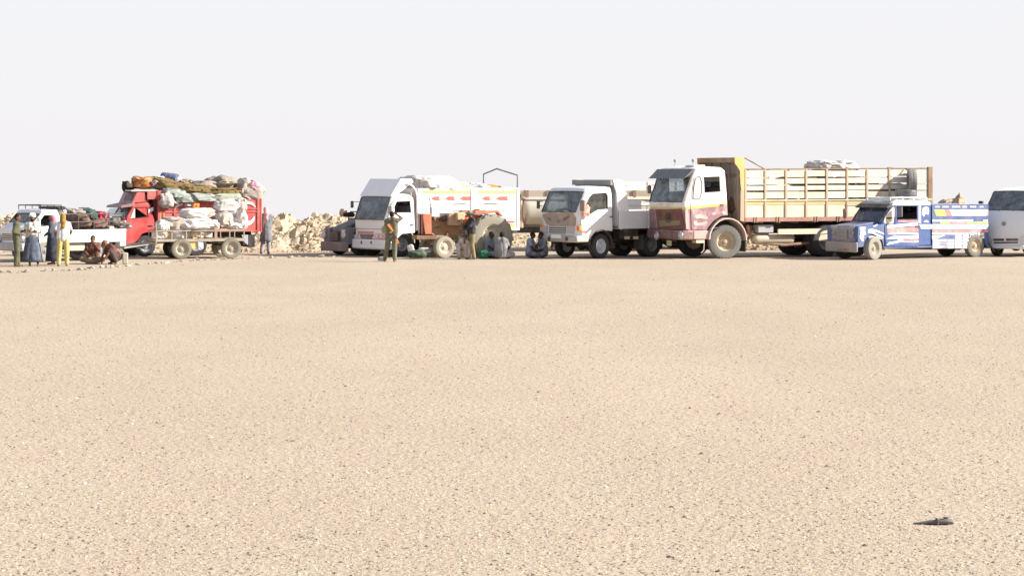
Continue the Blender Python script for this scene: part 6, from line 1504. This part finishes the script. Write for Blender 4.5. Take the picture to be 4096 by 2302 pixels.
def person(u, v, h, face, label, skinmat=skin, pose=None, shirt=None, trousers=None, robe=None, skirt=None, head=None, headm=hairm, beard=False, sleeves='long',
           feet=None, extra=None, vest=None, headtilt=0, shoes=shoe, z=0, base=None, toes=None, bulk=1.0):
    """One figure: a continuous body mesh with clothing, hair and footwear over it. face: 0 looks at the camera, 90 to the photo's right."""
    loc = base or (*ground_at(u, v), z)
    T = empty('person', loc, R(face), label, 'person')
    J = {k_: Vector(c)*h for k_, c in {**STAND, **(pose or {})}.items()}
    s = h; B = MB(); bk = bulk
    # skin body
    B.cap(J['nek']-Vector((0, 0, .03))*s, J['hed']-Vector((0, 0, .02))*s, .034*s, .036*s)
    hd = J['hed']; hr = Matrix.Rotation(R(headtilt), 3, 'Z')
    fwd = hr @ Vector((0, -1, 0)); sid = hr @ Vector((1, 0, 0))
    B.ell(hd+Vector((0, 0, .012))*s, (.044*s, .055*s, .056*s), 14, 10, hr)
    B.ell(hd+fwd*.016*s-Vector((0, 0, .03))*s, (.034*s, .036*s, .034*s), 12, 8, hr)
    B.cap(hd+fwd*.052*s+Vector((0, 0, .006))*s, hd+fwd*.064*s-Vector((0, 0, .012))*s, .007*s, .010*s, 6)
    B.cap(hd+fwd*.045*s-Vector((.012, 0, .034))*s, hd+fwd*.045*s+Vector((.012, 0, -.034))*s, .007*s, n=6)
    for q in (-1, 1): B.ell(hd+sid*q*.045*s, (.008*s, .015*s, .02*s), 8, 6, hr)
    B.cap(J['shR'], J['shL'], .042*s, n=12)
    tor = [((J['shR']+J['shL'])/2*.55+J['shR']*.45, J['hiR']+Vector((.01, 0, .03))*s, .058*s*bk, .055*s*bk), ((J['shR']+J['shL'])/2*.55+J['shL']*.45, J['hiL']+Vector((-.01, 0, .03))*s, .058*s*bk, .055*s*bk), (J['che'], J['pel'], .068*s*bk, .066*s*bk)]
    for a, b, ra, rb in tor: B.cap(a, b, ra, rb, 12)
    for q in 'RL':
        B.cap(J['sh'+q], J['el'+q], .031*s, .025*s); B.cap(J['el'+q], J['wr'+q], .025*s, .017*s)
        B.cap(J['hi'+q], J['kn'+q], .052*s, .036*s); B.cap(J['kn'+q], J['an'+q], .036*s, .021*s)
        d = (J['wr'+q]-J['el'+q]).normalized(); up = Vector((0, -1, 0)) if abs(d.y) < .8 else Vector((0, 0, 1)); sd_ = d.cross(up).normalized(); nn = sd_.cross(d).normalized()
        if (sd_.x > 0) == (q == 'R'): pass
        pc = J['wr'+q]+d*.03*s
        B.cap(J['wr'+q], pc+sd_*.008*s, .014*s, .016*s, 8); B.cap(J['wr'+q], pc-sd_*.008*s, .014*s, .016*s, 8)
        for i, ln in enumerate((.034, .040, .038, .029)):   # four fingers of unequal length, gently curled
            r0 = pc+sd_*(i-1.5)*.0105*s+d*.008*s; r1 = r0+d*ln*.55*s; r2 = r1+(d*.75+nn*-.5).normalized()*ln*.5*s
            B.cap(r0, r1, .0062*s, .0056*s, 6); B.cap(r1, r2, .0056*s, .005*s, 6)
        th_ = J['wr'+q]+d*.014*s-sd_*.014*s; B.cap(th_, th_+(d*.6-sd_*.7).normalized()*.022*s, .007*s, .0065*s, 6); B.cap(th_+(d*.6-sd_*.7).normalized()*.022*s, th_+(d*.9-sd_*.75).normalized()*.04*s, .0065*s, .0055*s, 6)
        tv = (toes or {}).get(q); tp = J['an'+q]+Vector(tv)*s if tv else toe(J['an'+q], s)
        B.cap(J['an'+q]+Vector((0, .012*s, -.018*s)), tp-Vector((0, 0, .006*s)), .022*s, .017*s)
        J['to'+q] = tp
    o = B.build('body', skinmat, T, sm=180); remesh(o, .0085*h/1.6+.001, 2)
    E = MB()
    for q in (-1, 1): E.ell(hd+fwd*.047*s+sid*q*.017*s+Vector((0, 0, .008))*s, (.006*s, .006*s, .005*s), 8, 6)
    E.build('eyes', eyem, o)
    F_ = MB()
    for q in 'RL':
        F_.cap(J['an'+q]+Vector((0, .014*s, -.024*s)), J['to'+q]-Vector((0, 0, .012*s)), .024*s, .021*s)
    o2 = F_.build('shoes', shoes, T, sm=180); remesh(o2, .011, 2)
    def upper(rr, sl, name, mat, low=0.0):
        m = MB(); m.cap(J['shR'], J['shL'], .05*s*rr, n=12); m.cap(J['nek']-Vector((0, 0, .035))*s, J['che'], .045*s, .06*s, 10)
        for a, b, ra, rb in tor: m.cap(a, b-Vector((0, 0, low))*s, ra*1.1*rr+.004, rb*1.13*rr+.006, 14)
        for q in 'RL':
            if sl == 'none': m.cap(J['sh'+q], J['sh'+q]*.8+J['el'+q]*.2, .042*s*rr, .038*s*rr); continue
            if sl == 'short': m.cap(J['sh'+q], J['sh'+q]*.35+J['el'+q]*.65, .041*s*rr, .038*s*rr); continue
            m.cap(J['sh'+q], J['el'+q], .040*s*rr, .034*s*rr); m.cap(J['el'+q], J['wr'+q]*.85+J['el'+q]*.15, .034*s*rr, .026*s*rr)
        q = m.build(name, mat, T, sm=180); remesh(q, .013, 3); return q
    if shirt: upper(1.0, sleeves, 'shirt', shirt)
    if vest: upper(1.10, 'none', 'vest', vest, -.05)
    if trousers:
        m = MB(); m.cap(J['hiR']+Vector((0, 0, .035*s)), J['hiL']+Vector((0, 0, .035*s)), .066*s*bk, n=12)
        for q in 'RL':
            m.cap(J['hi'+q], J['kn'+q], .066*s*bk, .052*s, 12); m.cap(J['kn'+q], J['an'+q]+(J['kn'+q]-J['an'+q])*.06, .052*s, .042*s, 12)
        q = m.build('trousers', trousers, T, sm=180); remesh(q, .013, 3)
    for spec, nm in ((robe, 'robe'), (skirt, 'wrap_skirt')):
        if not spec: continue
        mat, zt_, zb_, wt, wb, dep = spec     # a hanging cloth tube with folds
        m = MB(); n = 36; rows_ = 9; vv = []
        for i in range(rows_+1):
            t = i/rows_; z_ = (zt_+(zb_-zt_)*t)*s; ww = (wt+(wb-wt)*t**.8)*s; cx0 = (J['pel'].x*(1-t*.3)) if zt_ < .6 else (J['che'].x*(1-t)+J['pel'].x*t); cy0 = J['che'].y*(1-t)+J['pel'].y*t
            for k_ in range(n):
                a = 2*math.pi*k_/n; fo = 1+.07*t*math.sin(a*7+math.sin(a*3+u)*1.5)+.03*math.sin(a*3+u)
                vv.append((cx0+ww*math.cos(a)*fo, cy0+ww*dep*math.sin(a)*fo, z_+(.004*s*math.sin(a*7) if i == rows_ else 0)))
        m.add(vv, [(i*n+k_, i*n+(k_+1) % n, (i+1)*n+(k_+1) % n, (i+1)*n+k_) for i in range(rows_) for k_ in range(n)]+[tuple(range(n))])
        q = m.build(nm, mat, T, sm=80); so = q.modifiers.new('thick', 'SOLIDIFY'); so.thickness = .006
    c = hd+Vector((0, 0, .018))*s
    if head == 'hair':
        m = MB().ell(c-fwd*.008*s+Vector((0, 0, .006))*s, (.049*s, .056*s, .052*s), 14, 10, hr); m.ell(c-fwd*.022*s-Vector((0, 0, .012))*s, (.045*s, .040*s, .045*s), 12, 8, hr)
        q = m.build('hair', headm, T, sm=180); remesh(q, .010, 1)
    elif head == 'cap':
        m = MB().ell(c+Vector((0, 0, .012))*s, (.052*s, .059*s, .046*s), 14, 10, hr).cap(c+fwd*.045*s+sid*.02*s+Vector((0, 0, .012))*s, c+fwd*.07*s+Vector((0, 0, .004))*s, .012*s, .012*s, 8).cap(c+fwd*.045*s-sid*.02*s+Vector((0, 0, .012))*s, c+fwd*.07*s+Vector((0, 0, .004))*s, .012*s, .012*s, 8)
        q = m.build('cap', headm, T, sm=180); remesh(q, .010, 1)
        m = MB().ell(c-fwd*.022*s-Vector((0, 0, .016))*s, (.044*s, .036*s, .036*s), 12, 8, hr); m.build('hair', hairm, T, sm=180)
    elif head == 'turban':
        m = MB()
        for i, (dz, r_, t_) in enumerate(((.012, .052, .017), (.030, .050, .018), (.046, .038, .017), (.056, .02, .014))):
            pts = [c+Vector((math.cos(a)*r_*s, math.sin(a)*r_*1.1*s, (dz+.008*math.sin(a*2+i))*s)) for a in [k_*math.pi/9 for k_ in range(18)]]
            m.tube(pts, t_*s, 8, close=True)
        m.ell(c+Vector((0, 0, .03))*s, (.046*s, .052*s, .036*s), 12, 8)
        q = m.build('turban', headm, T, sm=180); remesh(q, .009, 2)
    elif head == 'scarf':
        m = MB().ell(c-fwd*.006*s+Vector((0, 0, .004))*s, (.057*s, .062*s, .058*s), 14, 10, hr)
        m.cap(hd-fwd*.022*s, J['nek']-fwd*.028*s, .052*s, .060*s, 12); m.cap(J['nek']-fwd*.02*s, J['che']-fwd*.05*s+Vector((0, 0, .02))*s, .056*s, .040*s, 10)
        m.cap(J['nek']+sid*.03*s+fwd*.01*s, J['nek']-sid*.03*s+fwd*.02*s, .036*s, .036*s, 10)
        m.cap(J['nek']+sid*.04*s-fwd*.03*s, J['che']+sid*.04*s-fwd*.055*s-Vector((0, 0, .03))*s, .03*s, .018*s, 8)
        q = m.build('headscarf', headm, T, sm=180); remesh(q, .011, 2)
    if beard:
        m = MB().ell(hd+fwd*.028*s-Vector((0, 0, .043))*s, (.034*s, .028*s, .028*s), 12, 8, hr); m.build('beard', hairm, T, sm=180)
    if extra: extra(T, J, s)
    return T
olive = cloth('olive_fatigues', (.12, .12, .075), (.09, .09, .055), scale=9); oliveL = cloth('light_olive_fatigues', (.18, .17, .12), (.13, .125, .085), scale=9)
khaki = cloth('khaki_fatigues', (.25, .21, .12), (.19, .16, .095), scale=9)
H1 = 1.60
person(66, 1066, 1.60, 100, 'person in dark olive fatigues with bent arm, leftmost of the standing group', pose=dict(elR=(.14, -.01, .64), wrR=(.05, -.13, .68), elL=(-.15, .05, .66), wrL=(-.10, -.08, .62), anR=(.04, -.03, .045), hed=(0, -.02, .925)),
       shirt=olive, trousers=olive, head='hair', headtilt=-15, sleeves='long')
person(130, 1064, 1.60, 10, 'person in white turban and white shirt over a wide grey wrap skirt, arms crossed', pose=dict(elR=(.14, -.02, .655), wrR=(-.02, -.10, .68), elL=(-.14, -.02, .655), wrL=(.02, -.12, .665), anR=(.10, .02, .045), anL=(-.05, .0, .045), knR=(.08, 0, .285)),
       shirt=cloth('white_cotton_shirt', (.62, .60, .55), (.5, .49, .44)), skirt=(cloth('slate_grey_cloth', (.13, .145, .19), (.09, .10, .14), scale=7), .60, .09, .105, .20, .75), head='turban', headm=cloth('white_turban_cloth', (.80, .78, .74), (.6, .5, .4)), beard=True)
person(210, 1058, 1.55, -95, 'person in pink headscarf and long near-black robe, beside the one in yellow trousers', pose=dict(elR=(.13, -.02, .66), wrR=(.05, -.13, .60), elL=(-.13, -.02, .66), wrL=(-.05, -.13, .60)),
       shirt=cloth('charcoal_blue_cloth', (.09, .10, .13), (.05, .055, .07)), skirt=(cloth('near_black_robe', (.025, .028, .042), (.045, .05, .065)), .72, .07, .10, .155, .9), head='scarf', headm=cloth('pink_scarf_cloth', (.46, .22, .23), (.38, .17, .19)))
person(252, 1064, 1.60, 195, 'person in white T-shirt, pale yellow trousers and mustard headscarf, back to the camera', pose=dict(elR=(.16, .02, .66), wrR=(.10, -.07, .55), elL=(-.16, .0, .66), wrL=(-.12, -.09, .58), anR=(.085, .0, .045), anL=(-.075, -.02, .045), knR=(.07, -.01, .285), knL=(-.07, -.015, .285)),
       shirt=cloth('white_tshirt_cloth', (.60, .60, .63), (.50, .50, .54)), trousers=cloth('pale_yellow_cotton', (.50, .42, .17), (.44, .36, .14)), head='scarf', headm=cloth('mustard_scarf_cloth', (.32, .19, .05), (.26, .15, .04)), sleeves='short')
SIT = dict(pel=(0, .06, .09), che=(0, .03, .29), nek=(0, .0, .40), hed=(0, -.03, .475), shR=(.10, .02, .36), shL=(-.10, .02, .36), elR=(.15, -.06, .23), elL=(-.15, -.06, .23), wrR=(.05, -.14, .18), wrL=(-.08, -.15, .17),
           hiR=(.06, .04, .085), hiL=(-.06, .04, .085), knR=(.20, -.12, .09), knL=(-.20, -.12, .09), anR=(-.04, -.19, .035), anL=(.04, -.21, .04))
ST = dict(R=(-.07, -.02, -.005), L=(.07, -.02, -.005))
person(372, 1054, 1.62, 5, 'person in reddish-brown shirt sitting cross-legged by the pickup wheel, hand at chin', pose={**SIT, 'wrR': (.02, -.09, .40), 'elR': (.13, -.12, .26)} , toes=ST,
       shirt=cloth('reddish_brown_shirt', (.19, .085, .065), (.14, .065, .05)), trousers=cloth('tan_trousers', (.30, .215, .14)), head='hair', skinmat=skin)
person(452, 1056, 1.62, -60, 'person in dark brown clothes crouching forward, arm reaching to the ground beside a white block', pose=dict(pel=(0, .10, .14), che=(0, -.02, .30), nek=(0, -.10, .37), hed=(0, -.17, .40), shR=(.10, -.07, .34), shL=(-.10, -.07, .34), elR=(.13, -.15, .20), wrR=(.10, -.24, .06), elL=(-.14, -.14, .20), wrL=(-.09, -.22, .08),
       hiR=(.06, .09, .13), hiL=(-.06, .09, .13), knR=(.12, -.08, .24), knL=(-.12, -.08, .22), anR=(.10, .04, .04), anL=(-.10, .04, .04)), shirt=cloth('dark_maroon_cloth', (.10, .04, .04), (.18, .09, .07)), trousers=cloth('dark_brown_trousers', (.10, .07, .06)), head='hair', headm=cloth('brown_cap_cloth', (.25, .15, .1)), sleeves='short')
person(1064, 1015, 1.66, 200, 'person in grey knee-length robe and pink headscarf standing behind the tail of the red truck', pose=dict(anR=(.10, .02, .045), anL=(-.06, .0, .045), elR=(.13, -.02, .65), wrR=(.05, -.09, .58), elL=(-.13, -.02, .65), wrL=(-.06, -.1, .58)),
       shirt=cloth('grey_robe_cloth', (.19, .20, .215), (.15, .16, .17)), skirt=(cloth('grey_robe_cloth', (0, 0, 0)), .66, .27, .10, .125, .8), trousers=cloth('grey_loose_trousers', (.34, .32, .32)), head='scarf', headm=cloth('pink_white_scarf', (.50, .30, .31), (.50, .40, .38)))
def gun(name, p, ang, label, wood, parent=None):
    G = empty(name, p, 0, label, 'rifle'); G.rotation_euler = ang
    MB().prism([(-.02, .02), (.26, .03), (.26, -.03), (0, -.04)], -.02, .02).build('receiver', black, G, bevel=.004)
    MB().tube([(.26, 0, .005), (.56, 0, .005)], .010, 6).box(.53, .55, -.004, .004, .01, .05).build('barrel', black, G)
    MB().prism([(-.02, .015), (-.28, -.03), (-.28, -.12), (0, -.04)], -.018, .018).build('stock', wood, G, bevel=.006)
    MB().box(.27, .42, -.02, .02, -.03, .03).build('hand_guard', wood, G, bevel=.006)
    MB().prism([(.06, -.035), (.12, -.035), (.17, -.17), (.11, -.19)], -.012, .012).build('magazine', black, G); MB().prism([(-.01, -.04), (.03, -.04), (.01, -.12), (-.03, -.12)], -.014, .014).build('grip', wood, G)
    return G
wood = paint('rifle_wood', (.60, .24, .06), dust=.1, rough=.5)
px, py = ground_at(1567, 1046)
person(1567, 1046, 1.62, 165, 'soldier in olive with an arm raised to the head, by the deflector truck', pose=dict(elL=(-.20, -.03, .86), wrL=(-.10, -.04, .93), shL=(-.11, 0, .815), elR=(.14, -.02, .655), wrR=(.06, -.10, .60), anR=(.15, -.02, .045), anL=(-.07, .03, .045), knR=(.10, -.02, .285), hiR=(.055, 0, .52), che=(0, 0, .72)),
       shirt=oliveL, trousers=oliveL, head='hair', vest=cloth('olive_webbing', (.16, .15, .10)), shoes=paint('brown_boots', (.25, .10, .06), dust=.3), sleeves='short')
gun('rifle', (px+.06, py-.16, .98), (R(0), R(68), R(12)), 'wooden-stocked rifle slung across the back of the arm-raised soldier', wood)
o = blob((.22, .16, .24), 15, .7, .15).build('pouch', cloth('khaki_pouch_cloth', (.36, .32, .18)), None, (px-.22, py+.02, 1.02), sm=60); tag(o, 'round khaki pouch at the hip of the arm-raised soldier', 'pouch')
gx_, gy_ = ground_at(1529, 1043)
o = blob((.30, .22, .14), 17, .7, .25).build('bag', cloth('grey_mauve_bag', (.32, .29, .30)), None, (gx_, gy_, .07), sm=60); tag(o, 'small grey bag on the ground at the feet of the arm-raised soldier', 'bag')
px, py = ground_at(1886, 1037)
person(1886, 1037, 1.62, -70, 'soldier in black jacket and khaki trousers leaning on the tractor, facing left', pose=dict(elR=(.14, -.08, .68), wrR=(.06, -.17, .60), elL=(-.14, -.08, .68), wrL=(-.06, -.17, .60), anR=(.05, .04, .045), anL=(-.05, -.02, .045), hed=(0, -.035, .925)),
       shirt=cloth('black_jacket', (.035, .033, .04), (.07, .065, .07)), trousers=khaki, head='cap', headm=cloth('camo_cap', (.32, .34, .2), (.16, .2, .1), scale=30))
gun('rifle', (px-.22, py-.14, .80), (R(0), R(-75), R(150)), 'dark rifle hanging upright in front of the soldier in the black jacket', paint('dark_rifle_wood', (.08, .045, .03), dust=.1))
person(1862, 1036, 1.55, -10, 'person in white turban and pale clothes squatting beside the tractor', pose=dict(pel=(0, .06, .12), che=(0, .02, .32), nek=(0, -.02, .44), hed=(0, -.04, .52), shR=(.10, 0, .40), shL=(-.10, 0, .40), elR=(.15, -.10, .30), wrR=(.05, -.14, .42), elL=(-.15, -.10, .26), wrL=(-.08, -.16, .22),
       hiR=(.06, .05, .12), hiL=(-.06, .05, .12), knR=(.13, -.12, .30), knL=(-.14, -.12, .30), anR=(.10, -.10, .045), anL=(-.12, -.10, .045)), shirt=cloth('pale_pink_cotton', (.66, .58, .54), (.55, .46, .44)), trousers=cloth('pale_grey_cotton', (.50, .44, .42)), head='turban', headm=cloth('white_turban_cloth', (0, 0, 0)))
SB = {**SIT, 'hed': (0, -.05, .47), 'pel': (0, .06, .09)}
person(2006, 1034.5, 1.66, 165, 'person in grey shirt sitting with back turned by the big tractor wheel', pose=SB, toes=ST, skinmat=skinD, bulk=1.15,
       shirt=cloth('grey_cotton_shirt', (.25, .25, .25), (.20, .20, .21)), trousers=cloth('light_grey_trousers', (.30, .30, .31)), head='hair', sleeves='short')
person(1962, 1031, 1.62, 60, 'person in blue-grey seated facing the grey-shirted one by the wheel', pose=SIT, toes=ST, skinmat=skinD,
       shirt=cloth('blue_grey_shirt', (.20, .24, .28), (.16, .19, .23)), trousers=cloth('blue_grey_shirt', (0, 0, 0)), head='hair', sleeves='short')
gx_, gy_ = ground_at(1934, 1035)
o = blob((.36, .3, .30), 19, .7, .25).build('bag', cloth('green_bag', (.03, .12, .07), (.025, .09, .05)), None, (gx_, gy_, .14), sm=60); tag(o, 'bright green bag on the ground beside the seated grey-shirted person', 'bag')
person(2126, 1031, 1.60, 70, 'person in pale blue shirt with dark red pattern seated before the tipper', pose=SIT, toes=ST, skinmat=skinD,
       shirt=cloth('pale_blue_patterned', (.28, .33, .42), (.24, .27, .35), pat=((.22, .05, .07), 5)), trousers=cloth('dusty_dark_trousers', (.20, .19, .21)), head='hair', sleeves='short')
person(2168, 1030.5, 1.60, -60, 'person in dark grey seated close to the tipper bumper', pose=SIT, toes=ST, skinmat=skinD,
       shirt=cloth('dark_grey_shirt', (.16, .16, .19), (.24, .24, .27)), trousers=cloth('dusty_dark_trousers', (0, 0, 0)), head='hair')
# things lying under and beside the trucks
gx_, gy_ = ground_at(1668, 1034)
o = blob((.62, .4, .30), 21, .75, .2).build('bag', cloth('dark_green_bag', (.06, .09, .06), (.1, .13, .09)), None, (gx_, gy_, .14), sm=60); tag(o, 'dark green bag on the ground in front of the tractor', 'bag')
gx_, gy_ = ground_at(1644, 1032)
o = blob((.22, .14, .34), 22, .6, .15).build('sack', sackW, None, (gx_, gy_, .30), (0, R(-15), 0), sm=60); tag(o, 'small white sack standing upright against the dark green bag', 'sack')
gx_, gy_ = ground_at(1700, 1030)
o = blob((.46, .3, .20), 24, .7, .3).build('sack', sackW, None, (gx_, gy_, .24), sm=60); tag(o, 'white sack lying behind the dark green bag, left of the tractor wheel', 'sack')
gx_, gy_ = ground_at(501, 1056)
o = MB().box(-.085, .085, -.08, .08, 0, .36).build('concrete_block', paint('pale_concrete', (.42, .38, .31), dust=.3, rough=.95, bump=.5), None, (gx_, gy_, 0), (0, 0, .2), bevel=.03); tag(o, 'upright pale concrete post stump standing beside the crouching person', 'post')
gx_, gy_ = ground_at(469, 1058)
tag(link('stone_lump', STN[0], None, (gx_, gy_, .04), (0, 0, 1), (.09, .08, .06)), 'white stone lying between the crouching person and the concrete stump', 'stone')
